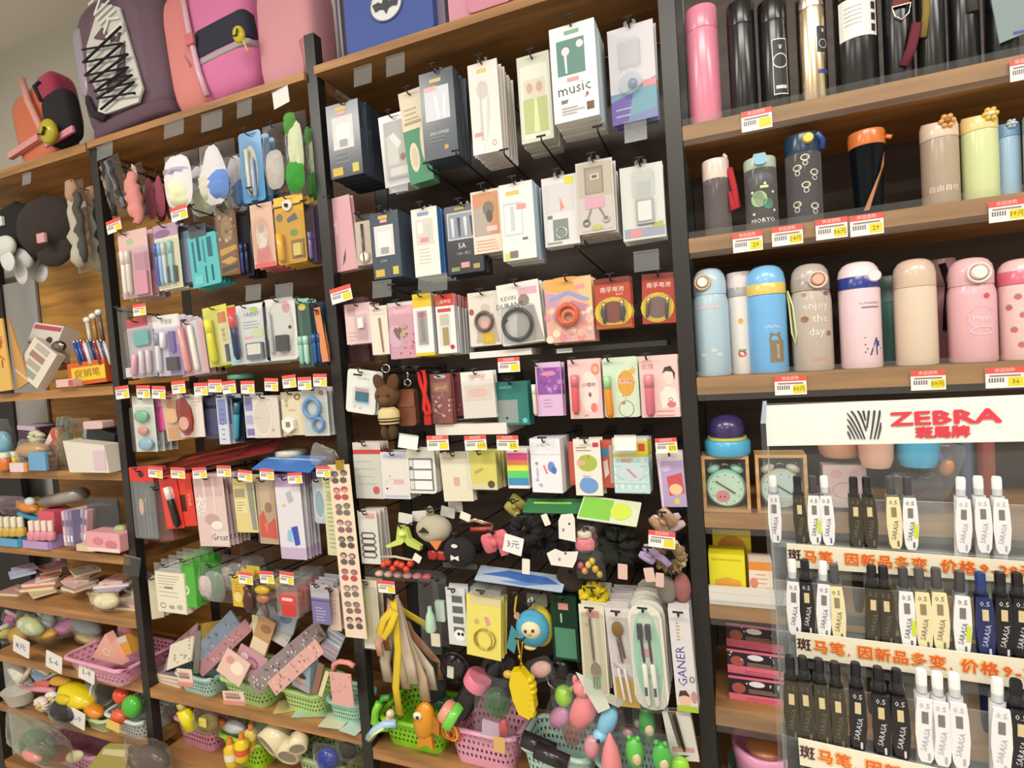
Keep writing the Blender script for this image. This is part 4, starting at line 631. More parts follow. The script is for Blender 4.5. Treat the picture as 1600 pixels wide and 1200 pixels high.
hang('crayon_pack', 'clear pack of two mint green pens with a yellow star', 'pack', 464, 467, 487, 574, '9cc0b4:t', [('e', .5, .12, .25, .05, 'c9b85c'), ('r', .0, .0, 1, .06, '8fc4b4')], pens((.35, .7), ('8cc9b4:g', 'b4d9cc:g'), .55, .96, .14), n=3, gap=.015, dy=-.01)
hang('pen_pack', 'clear pack of navy and blue pens beside the orange ruler', 'pack', 487, 472, 508, 572, '6f86a4:t', [], pens((.3, .65), ('2f5c9c:g', '23406c:g'), .5, .97, .14), n=3, gap=.012, dy=.0)
hang('slim_ruler', 'slim orange ruler hanging against the post', 'ruler', 497, 480, 507, 566, 'd68a5c', [('r', .2, .04, .8, .14, '8a4a2a')], n=2, gap=.012, dy=-.01, tilt=-6)
# row 4
hang('plaster_pack', 'white card with green, coral and blue clay pots', 'pack', 210, 618, 243, 706, 'd9dcd6', [('e', .42, .5, .1, .1, 'd6e0dc')], [('ba', 'green_pot', .5, .36, .32, .11, .008, '6fb48e:g'), ('ba', 'coral_pot', .5, .62, .22, .08, .007, 'd98a7c:g'), ('ba', 'blue_pot', .6, .86, .34, .11, .008, '86b0cc:g'), ('bl', .1, .2, .95, .98, .018)], n=4, gap=.022, dy=-.015)
hang('eraser_pack', 'magenta slip pack beside the clay pots', 'pack', 243, 615, 262, 672, 'd44a98', [('r', .1, .05, .9, .35, 'd996b8')], n=4, gap=.016, dy=.0, tilt=-5)
hang('tape_pack', 'peach card with orange round correction tapes', 'pack', 257, 618, 288, 688, 'e0bc98', [('e', .5, .2, .3, .1, 'd08a5c'), ('r', .1, .7, .9, .98, 'dba070')], [('el', 'tape_roll', .55, .45, .34, .16, .01, 'e6b080:g'), ('bl', .1, .08, .94, .95, .014)], n=3, gap=.018, dy=-.005, tilt=-5)
hang('tape_pack', 'white card with a big coral correction tape', 'pack', 280, 617, 318, 683, 'dfd6d0', [('l', .5, .1, .95, .25, 3, 'b8a8a4')], [('pl', 'tape_body', [(.1, .1), (.3, .05), (.55, .3), (.62, .6), (.55, .85), (.35, .96), (.15, .8), (.05, .4)], .012, 'd4644c:t'), ('el', 'tape_reel', .34, .66, .2, .16, .013, 'e0a090:g'), ('bl', .02, .03, .7, .98, .016)], n=3, gap=.02, dy=-.015)
hang('lead_pack', 'dark navy slip pack with a black clasp', 'pack', 320, 616, 343, 686, '3a3a58:g', [('r', .1, .1, .9, .9, '4a4a6c'), ('r', 0, .25, 1, .32, '1c1c28')], n=5, gap=.016, dy=0)
hang('glue_stick_pack', 'tall blue and white glue stick card', 'pack', 342, 616, 358, 694, 'c9cfe0', [('r', .1, .1, .9, .6, '7a86b8'), ('l', .3, .3, .7, .9, 7, '4a5490')], n=4, gap=.016, dy=-.015, t=.004)
hang('marker_pack', 'clear pack with teal markers', 'pack', 361, 622, 382, 690, '3f5058:t', [], [('st', 'marker', .7, .1, .55, .95, .16, '3f9cb4:g', '2a6a80:g')], n=4, gap=.018, dy=0, tilt=4)
hang('lilac_card', 'white card with blue violet square prints', 'card', 383, 614, 401, 684, 'd3d0dc', [('r', .1, .1, .9, .4, '8a8cc0'), ('r', .1, .5, .7, .7, 'a9a8d0'), ('r', .1, .8, .8, .95, '7a78b0')], n=3, gap=.016, dy=.0)
hang('mirror_pack', 'plain off-white pouch pack with a curved sheen', 'pack', 397, 618, 437, 684, 'd6cdc4', [('e', .4, .5, .38, .42, 'cfc6bd'), ('o', .36, .5, .38, .45, .04, 'e3dcd4'), ('r', .0, .5, .25, .53, 'dba9a4'), ('e', .74, .82, .06, .04, 'b3aaa2')], n=5, gap=.02, dy=-.015, t=.003)  # pale ring over the darker oval is a painted highlight
hang('sharpener_pack', 'cream card with a white hexagon sharpener', 'pack', 441, 612, 477, 680, 'd8cdb2', [('t', .25, .25, .1, '削笔', '7a6a4c', 90), ('e', .72, .12, .14, .08, '8d6a4c'), ('e', .72, .12, .07, .04, 'd8cdb2'), ('r', .3, .4, .6, .44, 'd8a09a')], [('pl', 'sharpener', [(.1, .64), (.35, .56), (.6, .64), (.6, .84), (.35, .94), (.1, .84)], .012, 'e9e6e0:g'), ('bx', 'blade_slot', .28, .68, .46, .8, .013, '8a7a68:g')], n=4, gap=.02, dy=-.01)
hang('tape_pack', 'card with a big blue correction tape ring by the post', 'pack', 474, 605, 513, 681, 'cdd0d0', [('r', .55, .3, 1, .75, 'c6cccc'), ('l', .6, .35, .9, .6, 4, 'a3a8a8'), ('e', .78, .12, .1, .05, 'b9703c')], [('rg', 'tape_ring', .42, .42, .3, .07, '5a92cc:g'), ('rg', 'tape_ring', .62, .76, .2, .06, '4f88c4:g'), ('bl', .05, .12, .95, .95, .014)], n=4, gap=.02, dy=-.012)
# row 5
hang('ruler_pack', 'frosted clear ruler pack with a red header', 'pack', 207, 730, 244, 842, 'd3d7d9:t', [('r', 0, 0, 1, .2, 'd2372e'), ('e', .5, .1, .12, .04, '3a1a1a'), ('r', .6, .3, .64, .95, '8a9096'), ('r', .72, .3, .76, .95, '8a9096'), ('e', .4, .55, .1, .12, 'c9a89a')], n=4, gap=.014, t=.002, dy=-.01, r=.06)
hang('refill_pack', 'translucent rose grey refill pack behind the rulers', 'pack', 243, 760, 266, 845, 'd0a4a0:t', n=3, gap=.014, dy=.0, tilt=-6)
hang('pen_box_card', 'bright red card with a black pen nib box', 'pack', 254, 742, 282, 826, 'd8382c', [('r', .1, .2, .35, .95, 'e0483a')], [('st', 'pen', .55, .22, .8, .97, .12, '2a2424:g', 'e9e0da:g')], n=3, gap=.015, dy=-.008, tilt=-6)
hang('pen_box_card', 'bright red card with a dark square window', 'pack', 274, 740, 303, 822, 'dc3c2c', [('r', .3, .4, .58, .72, '4a1c1a'), ('t', .8, .5, .08, '钢笔尖', 'f0b0a0', 90)], n=5, gap=.014, dy=-.005, tilt=-4)
hang('sticker_bag', 'pale pink sticker pack reading Great in big brush letters', 'pack', 307, 742, 354, 854, 'dcc2c0', [('r', .05, .02, .95, .3, 'd0aeb0'), ('r', .3, .02, .36, .6, 'e3d0ce'), ('r', .62, .02, .68, .6, 'e3d0ce'), ('t', .18, .38, .2, '太', 'f4ece8'), ('t', .18, .52, .18, '好', 'f4ece8'), ('e', .5, .62, .24, .08, 'c3a49c'), ('e', .66, .7, .2, .06, 'ece2da'), ('r', .45, .78, 1, .98, 'ded0cc'), ('t', .7, .87, .13, 'Great', '3a3032')], n=6, gap=.014, dy=-.015, tilt=-2)
hang('bookmark_pack', 'straw yellow bookmark pack with grey figures', 'pack', 367, 746, 400, 832, 'dacb8a', [('r', .05, .2, .55, .36, '9c947c'), ('r', .05, .4, .6, .64, 'e3d7a4'), ('l', .1, .45, .5, .6, 4, 'a89c68'), ('p', [(.65, .1), (.95, .1), (.95, .95), (.75, .95)], '8c9088')], n=5, gap=.014, dy=-.01, tilt=-2)
hang('lighter_pack', 'beige pack with red folded paper at its foot', 'pack', 403, 746, 432, 850, 'c4a488', [('r', .2, .05, .7, .5, 'd4b898'), ('p', [(.05, .6), (.3, .5), (.5, .7), (.9, .6), (.95, .92), (.05, .9)], 'dd4a34'), ('p', [(.3, .7), (.5, .66), (.45, .85)], 'ef7c5c'), ('e', .6, .45, .2, .08, '9c7458')], [('bl', .02, .04, .98, .97, .008)], n=5, gap=.014, dy=-.012)
hang('pen_pack', 'white pack with lilac ends and a blue tower print', 'pack', 434, 742, 474, 874, 'dcd8e0', [('r', 0, 0, 1, .14, 'bda0c8'), ('r', 0, .86, 1, 1, 'c4aed0'), ('p', [(.4, .22), (.6, .18), (.7, .3), (.5, .34)], 'b3b4b8'), ('p', [(.5, .62), (.75, .6), (.8, .82), (.6, .84)], '3a50b4'), ('p', [(.35, .66), (.5, .64), (.5, .8), (.3, .78)], '8ac4dc'), ('e', .3, .36, .06, .02, 'd9c860')], n=5, gap=.014, dy=-.018, tilt=-1)
hang('mirror_card', 'grey blue card with an oval mirror beside the strip banner', 'card', 490, 748, 511, 818, 'b3bcc4', [('e', .45, .56, .34, .3, '8ea6b4'), ('o', .45, .56, .4, .34, .06, 'd3d8da')], n=4, gap=.016, dy=-.005, r=.2)
hang('green_list_card', 'tall pale green list card half behind the strip banner', 'card', 508, 742, 528, 868, 'cdd0a8', [('l', .2, .1, .8, .9, 16, '9aa878'), ('r', .3, .2, .7, .3, 'a8b484')], n=3, gap=.012, dy=-.012)
# row 6
hang('rubber_band_pack', 'slim cream slip pack seen almost edge-on by the post', 'pack', 238, 900, 250, 966, 'd3ccb0', n=5, gap=.016, dy=0, yaw=38)
hang('instruction_box', 'white printed carton with small symbol rows', 'box', 254, 890, 299, 953, 'e6e0cc', [('l', .08, .1, .9, .3, 4, '9a9484'), ('l', .1, .4, .8, .6, 3, 'a8a494'), ('o', .2, .84, .1, .07, .02, '7a7668'), ('e', .5, .86, .1, .05, 'a8a494'), ('e', .78, .84, .1, .06, 'b4b0a0'), ('r', .3, .36, .6, .41, '8a8474')], [('bx', 'clear_header', 0, -.22, 1, .0, .001, 'dfe3e3:t')], n=5, gap=.024, t=.02, dy=-.03, hv=-.15, slope=-.1)
hang('green_box_pack', 'bright green carton with a white curl, beside the symbol carton', 'box', 293, 880, 315, 944, '4fae3c:g', [('o', .25, .6, .3, .12, .1, 'd8ecc8'), ('p', [(0, .3), (.4, .2), (.2, .5)], 'c3dca8')], [('bx', 'clear_header', 0, -.2, 1, .0, .001, 'b9e0a8:t')], n=4, gap=.024, t=.02, dy=-.025, hv=-.12, slope=-.1)
hang('clear_cup_pack', 'clear bag of pearl beads and a plastic cup', 'bag', 312, 882, 362, 938, None, [], [('pw', 'plastic_cup', .35, .1, .95, .95, .04, 'e6eaea:t'), ('pw', 'beads', .05, .3, .45, .9, .02, 'd6b8b4:g'), ('bag', .05)], n=3, gap=.076, dy=-.02)
hang('honey_pack', 'mustard yellow printed pouch with a clear top', 'pack', 363, 898, 384, 948, 'd8b238', [('e', .4, .7, .3, .16, 'e6d080'), ('l', .2, .3, .7, .5, 3, '8a6a20'), ('r', 0, 0, 1, .2, 'e6c850')], n=4, gap=.018, dy=-.02, slope=-.1)
hang('syrup_pack', 'small brown bottle in a clear bag', 'bag', 384, 908, 406, 956, None, [], [('ba', 'bottle_body', .5, .6, .4, .35, .012, '4a2a20:g'), ('st', 'bottle_neck', .4, .1, .46, .4, .2, '5a3428:g'), ('bag', .028)], n=3, gap=.035, dy=-.02)
hang('gold_cap_pack', 'clear bag with a mustard lid and brown spool', 'bag', 403, 905, 432, 965, None, [], [('ba', 'mustard_lid', .5, .22, .4, .12, .012, 'c9a830:g'), ('ba', 'brown_spool', .5, .45, .34, .12, .012, 'a8704c:g'), ('st', 'brush_handle', .4, .55, .6, .95, .1, '5a4a3c:g'), ('bag', .03)], n=3, gap=.035, dy=-.02)
hang('red_cap_pack', 'clear cup pack with bright red printed labels', 'pack', 438, 905, 478, 962, None, [], [('bx', 'clear_cup', .08, .05, .92, .95, .02, 'dfe3e0:t'), ('bx', 'red_label', .2, .35, .82, .6, .0206, 'd4433c'), ('bx', 'red_foot', .25, .62, .8, .92, .0206, 'c9383a'), ('bx', 'white_label', .3, .42, .72, .5, .0212, 'eccac0')], n=4, gap=.03, dy=-.02, slope=-.1)
hang('blue_pack', 'slate violet printed pouch with a clear top', 'pack', 487, 912, 516, 975, '7a72a4', [('r', 0, 0, 1, .35, 'b4b0b8'), ('l', .2, .6, .8, .9, 5, 'c9c4dc'), ('r', .0, .4, 1, .44, '5a548c')], n=4, gap=.018, dy=-.02, slope=-.1)
hang('cream_pack', 'pale peach slip pack behind the strip banner', 'pack', 514, 918, 532, 985, 'dcc4b4', [('l', .2, .2, .8, .6, 5, 'b89a8c')], n=3, gap=.014, dy=-.005)
# strip banner on the post
bp = P(546, 862, D - .03); sx, sz = scale(bp); BW, BH = 34 / sx, 272 / sz
t = thing('sticker_strip', 'long cream strip of small tattoo stickers hung on a bulldog clip', 'banner', bp - Vector((0, 0, BH / 2)), (0, math.radians(-1.5), 0))
m = MB(); m.box(-BW / 2, -.0006, 0, BW / 2, 0, BH, 'e9d6bc')
rd = random.Random(4)
for i in range(10):
    z = BH * (.93 - .094 * i); c = ['6a5a58', 'b8505c', '77706c', '8a6468', '5c5454'][i % 5]
    for a in (-.2, .18):
        for b in (-.014, .014): m.ell(BW * a + rd.uniform(-.002, .002), z + b * .6 + rd.uniform(-.002, .002), BW * .17, .008, -.001 - .0001 * b, c, 9)
        m.ell(BW * a, z + .006, BW * .12, .005, -.0013, 'c9a09a' if i % 2 else '8f8580', 8)
m.build('strip_card', t)
k = MB(); k.box(-.004, -.006, BH - .012, .016, .004, BH + .012, 'c9a94a:m'); k.build('bulldog_clip', t)
MB().tube([(.006, -.003, BH + .012), (.0, -.003, BH + .028), (-.012, .0, BH + .034), (-.016, .004, BH + .022), (-.014, .002, BH + .0)], .0012, 'b9a27a:m').build('clip_wire', t)
# tags and tag holders
for i, (x, y) in enumerate(((191, 613), (224, 612), (248, 613), (279, 605), (314, 608), (336, 603), (358, 605), (387, 605), (424, 601), (452, 596), (476, 599), (500, 594))):
    price_card(x, y, 21, 20, D - .036, 'small red and yellow price tag above the correction tape row', '', 'price tags along the correction tape row', (-3, 2, 4, -2, 1, 3)[i % 6], txt=False)
for i, (x, y) in enumerate(((243, 738), (278, 739), (312, 739), (350, 736), (383, 743), (417, 741), (461, 747), (505, 737))):
    price_card(x, y, 22, 17, D - .042, 'small red and yellow price tag above the red pen card row', '', 'price tags along the red pen card row', (4, 2, -3, 1)[i % 4], txt=False)
for i, (x, y) in enumerate(((384, 903), (417, 902), (448, 903))):
    price_card(x, y, 22, 19, D - .05, 'small red and yellow price tag above the red labelled cups', '', 'price tags along the lowest hook row', (2, -2, 3)[i], txt=False)
price_card(218, 484, 20, 18, D - .04, 'small price tag above the teal eraser pen set', '', txt=False)
price_card(280, 333, 26, 22, D - .05, 'small price tag under the white and yellow goods bag', '', tilt=-4, txt=False)
price_card(178, 353, 23, 20, D - .035, 'small price tag under the dark headband bag', '', tilt=-6, txt=False)
price_card(533, 460, 33, 24, D - .03, 'price tag hung in front of the post by the pink bag', '', tilt=-8, txt=False)
flap(439, 152, 26, 30, 'under the top board by the tall post', 'e9e6e2', tilt=-10); flap(382, 170, 24, 26, 'under the top board above the blue tool pack'); flap(331, 190, 34, 28, 'under the top board above the blue patch bag'); flap(272, 202, 32, 24, 'under the top board above the lilac band bag'); flap(164, 237, 26, 22, 'on the post above the headband bag', tilt=-4)
flap(567, 119, 29, 30, 'above the navy charger box'); flap(618, 102, 30, 32, 'above the silvery cable pack'); flap(993, 205, 36, 34, 'under the lilac bubble card'); flap(1010, 408, 40, 32, 'above the second battery card'); flap(623, 289, 30, 24, 'under the silvery cable pack'); flap(676, 443, 46, 26, 'above the nail clipper boxes'); flap(597, 452, 30, 26, 'above the tweezer pack'); flap(396, 458, 24, 24, 'above the orient pen card'.replace('orient', 'navy')); flap(444, 456, 28, 24, 'above the ink refill card'); flap(206, 884, 26, 28, 'on the post beside the symbol cartons', '8a8c8e:t', -.04, 6); flap(638, 690, 30, 22, 'above the weekly list pad', 'e9e6e2', -.03, 8); flap(977, 692, 34, 24, 'above the plaid note pad', 'e9e6e2', -.03)
for a in ((684, 692, 'above the cream note pad', ''), (743, 692, 'above the yellow sticky notes', '3.5元'), (793, 692, 'above the rainbow index tabs', '5元'), (1041, 696, 'above the lilac cake stickers', '2元'), (795, 570, 'above the teal film pack', '')):
    price_card(a[0], a[1], 34, 23, D - .04, 'red and yellow price tag ' + a[2], a[3], tilt=random.uniform(-3, 3))
# ------------------------------------------------------------------ loose shapes drawn in photo-pixel units at a known depth
LOOSE = []
def loose(name, label, cat, cx, cy, dy, parts, tilt=0, yaw=0, pitch=0, group=None, hook=None, yoff=0):
    """parts: list of (part name, function(m)); m works in units of one pixel at that depth, x right, z up, -y to the viewer"""
    p = P(cx, cy, D + dy); sx, sz = scale(p); S = Matrix.Diagonal((1 / sx, 1 / ((sx + sz) / 2), 1 / sz)).to_3x3()
    rot = (Matrix.Rotation(math.radians(yaw), 3, 'Z') @ Matrix.Rotation(math.radians(tilt), 3, 'Y') @ Matrix.Rotation(math.radians(pitch), 3, 'X')).to_euler()
    if len(parts) == 1:
        m = MB(); m.mx = S; parts[0][1](m); o = m.build(name); o.location = p; o.rotation_euler = rot; tagob(o, label, cat, group)
    else:
        o = thing(name, label, cat, p, rot, group)
        for n, f in parts:
            m = MB(); m.mx = S; m.warp = (lambda q: q + Vector((0, yoff, 0))) if yoff else None; f(m); m.build(n, o)
    LOOSE.append(o)
    if hook: HOOKS.append((p.x + hook[0] / sx, D + dy - .02, p.z + hook[1] / sz, label))
    return o
def scrunch(R, r, col, seed=1, sz=1):
    def f(m):
        rd = random.Random(seed); n = 40; pts = []; rr = []
        for i in range(n):
            a = 2 * math.pi * i / n; pts.append((R * math.cos(a), rd.uniform(-.2, .2) * r, R * sz * math.sin(a))); rr.append(r * (1 + .35 * math.sin(i * 2.1) + .2 * rd.uniform(-1, 1)))
        m.tube(pts, rr, col, 8, True)
    return f
def bow(w, h, c):
    def f(m):
        for s in (-1, 1): m.pillow(min(0, s * w), -h, max(0, s * w), h, h * .8, c, seed=int(w + s), rnd=.4, nx=6, nz=8)
        m.ball((0, -h * .3, 0), (w * .22, h * .4, h * .45), c, 10, 7)
    return f
def blob(rx, ry, rz, c, x=0, y=0, z=0): return lambda m: m.ball((x, y, z), (rx, ry, rz), c)
def slab(x0, z0, x1, z1, t, c, y=0, r=1.5): return lambda m: m.rbox(x0, z0, x1, z1, y - t, y, r, c)
def plate(pts, t, c, y=0): return lambda m: m.ext(pts, y - t, y, c)
def line(pts, r, c, closed=False, flat=1): return lambda m: m.tube(pts, r, c, 6, closed, flat)
def film(w, h, d, c='f3f5f6:c', seed=2, x=0, z=0): return lambda m: m.pillow(x - w / 2, z - h / 2, x + w / 2, z + h / 2, d * .62, c, seed=seed, crump=.6, rnd=.25)
def note(w, h, txt, c, bg='efece4', size=.4):
    def f(m): m.rbox(-w / 2, -h / 2, w / 2, h / 2, -.8, 0, 1, bg); m.text(txt, 0, 0, h * size, -1.0, c, 8)
    return f
# row 4: plush and leather
def rabbit_legs(m):
    for s in (-1, 1): m.ball((s * 6, -2, -46), (6, 8, 12), '6b4c34:u')
loose('plush_rabbit', 'brown plush rabbit keychain in a striped cream jumper', 'plush toy', 606, 628, -.02, [
    ('head', blob(18, 15, 18, '7a5436:u', 0, 0, 10)), ('ear', lambda m: m.ball((-10, -2, 30), (8, 6, 15), '6d4a30:u', mx=Matrix.Rotation(-.35, 3, 'Y'))), ('ear', lambda m: m.ball((11, -2, 28), (9, 6, 16), '6d4a30:u', mx=Matrix.Rotation(.25, 3, 'Y'))),
    ('muzzle', blob(9, 7, 7, '8a6444:u', 1, -11, 3)), ('eye', blob(1.8, 1.8, 1.8, '1a1210:g', 9, -14, 11)), ('eye', blob(1.8, 1.8, 1.8, '1a1210:g', -6, -14, 11)),
    ('jumper', lambda m: m.lathe([(9, -8), (15, -14), (16, -24), (14, -34)], 'd8c48c:f', 18, sq=.8)), ('stripe', lambda m: m.lathe([(15.6, -28.5), (15.2, -31)], '2a2420:f', 18, sq=.82, cap=False)), ('stripe', lambda m: m.lathe([(15.9, -24.5), (16.2, -26)], '2a2420:f', 18, sq=.82, cap=False)),
    ('legs', rabbit_legs), ('key_ring', lambda m: m.torus((1, 0, 52), 6, 1, 'c9c6c0:m'))], hook=(0, 56))
loose('leather_pouch', 'plain brown leather key pouch with a steel clasp', 'pouch', 640, 632, -.005, [('pouch_body', slab(-14, -34, 14, 24, 10, '7d4a34:g', r=5)), ('flap', slab(-14, -4, 14, 20, 1.5, '84503a:g', -10, 5)), ('clasp', lambda m: m.torus((3, -6, 34), 5, 1.4, 'd9d6d0:m')), ('clasp_hook', line([(3, -6, 40), (5, -6, 48), (2, -6, 52)], 1.5, 'd9d6d0:m'))], hook=(2, 52))
loose('red_lanyard', 'bright red looped wrist lanyard', 'lanyard', 662, 612, -.015, [('strap', line([(-6, 0, 32), (-4, 0, 14), (2, -2, -4), (8, -3, -22), (9, -3, -34), (4, -4, -36), (0, -3, -26), (2, -2, -6), (4, 0, 14), (2, 0, 32)], 3.2, 'c92a26:f', True, .4)), ('strap_end', slab(-1, -52, 9, -36, 3, 'b82320:f'))], hook=(-2, 32))
loose('lying_white_box', 'flat white carton lying across the hooks above the memo pads', 'box', 741, 668, .03, [('carton', lambda m: m.box(-55, -14, -9, 55, 60, 8, 'e9e4da')), ('window', lambda m: m.box(-38, -6, 8.2, 30, 30, 8.6, 'b9a89a'))])
loose('lying_white_strip', 'long white carton lying above the sequin packs', 'box', 787, 552, .02, [('carton', lambda m: m.box(-52, -6, -5, 45, 40, 5, 'e6e4de'))], tilt=0)
loose('smoky_tray', 'long smoky plastic tray lying across the third row hooks', 'tray', 955, 540, .03, [('tray', lambda m: m.box(-90, -10, -6, 85, 60, 2, '7f8683:t')), ('barcode', lambda m: m.box(-86, -11, -6, -60, -10.2, 1, 'c9c9c4'))])
# row 6: hair pieces
hang('hair_pin_card', 'white card of black spiral hair loops beside the strip banner', 'card', 562, 798, 592, 881, 'd9d6d0', [('r', .4, .05, .9, .14, 'd9a8a0')], [('tube', 'hair_loop', [(.2, v - .05), (.75, v - .05), (.85, v), (.75, v + .05), (.2, v + .05), (.12, v)], .0012, '1d1a1a:g', True) for v in (.46, .57, .7, .82)], n=5, gap=.012, dy=-.015, tilt=-1)
loose('claw_clip', 'lime green plastic hair claw', 'hair clip', 633, 838, -.03, [('wing', plate([(-28, -14), (-10, -4), (-6, 18), (2, 18), (2, -6), (-2, -10), (-24, -17)], 8, 'c9d86a:g')), ('wing', plate([(0, 16), (6, 14), (10, -2), (26, -12), (24, -19), (6, -12), (0, -4)], 8, 'bccc5c:g', 2)), ('hinge', blob(6, 6, 5, 'd6e27e:g', 0, -6, 6))], hook=(0, 16))
loose('fluffy_hair_tie', 'fluffy cream pompom hair tie with a dark nose', 'hair tie', 678, 826, -.01, [('pompom', blob(27, 18, 22, 'd3ccb4:u')), ('nose', plate([(-14, 0), (-6, 8), (2, 0)], 3, '2a2420:f', -18)), ('ear', blob(6, 5, 14, 'bcb49c:u', -4, 0, 22))], hook=(0, 28))
loose('orange_beak_clip', 'small orange beak hair clip', 'hair clip', 684, 849, -.035, [('beak', plate([(-10, 4), (9, 5), (0, -9)], 6, 'd9834a:g'))])
loose('bun_cover', 'black hair bun cover with a white bow on a clear card', 'hair piece', 718, 862, -.03, [('cover', lambda m: m.ball((0, 0, 0), (25, 14, 24), '1f1c1e:f')), ('bow', lambda m: (m.ext([(-6, -8), (0, -5), (6, -8), (6, 0), (0, -3), (-6, 0)], -17, -15, 'e6e2e0:g'), m.ell(0, 14, 5, 3, -15, 'e0dcd8'))), ('card', slab(-28, -26, 26, -18, 1, '8f948c:t'))], hook=(0, 26))
loose('pink_ribbon_bow', 'coral pink ribbon bow hair clip', 'hair clip', 774, 846, -.035, [('bow', bow(22, 15, 'd9707c:f')), ('tail', slab(2, -24, 14, -6, 2, 'd07080:f'))], tilt=-18, hook=(0, 14))
loose('paper_price_note', 'square white note with a handwritten price in purple', 'price note', 802, 851, -.055, [('note', note(30, 28, '3元', '5a3fa0', size=.5))], tilt=14)
loose('olive_ribbon', 'shiny olive satin bow by the lime film pack', 'hair clip', 805, 796, .0, [('bow', bow(16, 14, 'a39a4c:g')), ('tail', line([(-6, -4, -8), (-12, -4, -26), (-18, -4, -34)], 5, 'b0a658:g', flat=.3))], tilt=-50, hook=(0, 12))
for i, (x, y, R, r) in enumerate(((822, 828, 17, 8), (846, 850, 18, 8), (868, 822, 15, 7), (872, 858, 17, 8), (812, 862, 13, 6))):
    loose('black_scrunchie', 'black gathered scrunchie bunched beside the white label cards', 'hair tie', x, y, -.02 + .012 * i, [('scrunchie', scrunch(R, r, '1c1a1c:f', i))], tilt=20 * i, yaw=15 * (i % 3), group='black scrunchies bunched together', hook=(0, R) if i < 3 else None)
loose('steel_clip', 'beige and steel barrette among the scrunchies', 'hair clip', 745, 820, .0, [('bar', line([(-26, 0, 2), (0, -3, 8), (26, 0, 0)], 4, 'c9bca4:m', flat=.4)), ('red_bar', line([(-8, -5, -6), (26, -4, -4)], 3.5, 'c0483c:g', flat=.5))])
for nm, lb, x, y, pts in (('label_card', 'white hair-piece label card with small dots, upright', 886, 822, [(-14, -20), (12, -24), (13, 12), (10, 20), (-8, 18), (-13, 8)]), ('label_card', 'white hair-piece label card of odd shape lying low', 880, 868, [(-26, 2), (-12, 10), (0, 6), (24, 8), (20, -6), (14, -18), (-20, -16)])):
    def f(m, pts=pts):
        m.ext(pts, -.8, 0, 'e6e3dc'); m.ell(4, 4, 2, 2, -1, '4a4a4a', 8); m.ell(-6, -6, 2, 3, -1, '8a86a8', 8)
    loose(nm, lb, 'label card', x, y, -.05, [('card', f)])
for i, (x, y, w, h, lb) in enumerate(((822, 885, 12, 24, 'under the black scrunchies'), (853, 812, 10, 18, 'among the black scrunchies'), (973, 893, 15, 24, 'under the dark fur scrunchie'), (1015, 898, 16, 22, 'under the lilac bow'), (1031, 906, 13, 22, 'beside the grey fur tie'), (652, 872, 12, 12, 'on the red bead clip'), (727, 807, 16, 12, 'above the steel barrette'))):
    loose('swing_tag', 'small pale swing tag ' + lb, 'tag', x, y, -.05, [('tag', slab(-w / 2, -h / 2, w / 2, h / 2, .8, ('e9e3d6', 'dcb9b0')[i in (2, 3, 4)]))], tilt=(5, -20, 3, -8, 4, 30, 20)[i])
for i, (x, y) in enumerate(((634, 810), (656, 806), (700, 800), (712, 792))):
    loose('backing_card', 'small white backing card of the hair clips on the upper left hooks', 'label card', x, y, .01 + .01 * i, [('card', slab(-11, -8, 11, 8, .8, 'dcd8d0'))], tilt=(8, -6, 12, 0)[i], group='white backing cards of hair clips')
loose('red_bead_clip', 'cluster of glossy red beads on a hair comb', 'hair clip', 622, 880, -.02, [('comb', line([(-26, 0, 8), (-4, 0, 10), (24, 0, 6)], 2, 'c9b8ac:g'))] + [('bead', blob(5, 5, 5, 'd4402c:g', -20 + 7 * i, -4, -2 + 5 * math.sin(i * 2.3))) for i in range(7)])
loose('red_hair_slide', 'red bow shaped hair slide next to the bun cover', 'hair clip', 682, 868, .0, [('slide', bow(14, 7, 'c23434:g'))])
loose('candy_hairband_pack', 'long clear strip pack of pink candy shaped ties', 'pack', 632, 901, -.01, [('pack', film(130, 20, 14, seed=5))] + [('candy', blob(7, 6, 5, ('d9b0a4:g', 'cc8a80:g', 'c94a54:g')[(i > 3) + (i > 4)], -40 + 15 * i, 0, 0)) for i in range(6)], tilt=-1)
hang('pink_tie_pack', 'clear pack of pink and cream hair ties', 'pack', 899, 826, 934, 872, None, [], [('pw', 'pink_ties', .05, .2, .9, .75, .02, 'd9808c:f'), ('pw', 'cream_tie', .15, .0, .8, .3, .02, 'd6cbb8:f'), ('bag', .03)], n=2, gap=.035, dy=-.03)
hang('bead_pack', 'clear pack of yellow and pink beads below the pink ties', 'pack', 902, 862, 944, 902, None, [], [('ba', 'bead', .15, .5, .12, .14, .007, 'c95c74:g'), ('ba', 'bead', .3, .7, .12, .14, .007, 'd98a5c:g'), ('ba', 'bead', .45, .45, .12, .14, .007, 'e0c050:g'), ('ba', 'bead', .6, .3, .12, .14, .007, 'd2b03c:g'), ('ba', 'bead', .7, .6, .13, .15, .007, 'c9a430:g'), ('ba', 'bead', .85, .8, .12, .14, .007, 'a9a03c:g'), ('bag', .025)], dy=-.025)
loose('fur_scrunchie', 'dark green black shaggy fur scrunchie', 'hair tie', 966, 850, -.02, [('scrunchie', scrunch(17, 13, '23281f:u', 8, 1.25))], hook=(0, 22))
loose('brown_fur_ball', 'dark brown fur hair ball above the green file pack', 'hair tie', 893, 906, .0, [('fur', blob(24, 18, 22, '3f342c:u'))], hook=(0, 16))
loose('brown_satin_bow', 'glossy tan satin bow near the black post', 'hair clip', 1036, 814, -.015, [('bow', bow(20, 16, 'a8866a:g'))], tilt=-40, hook=(0, 10))
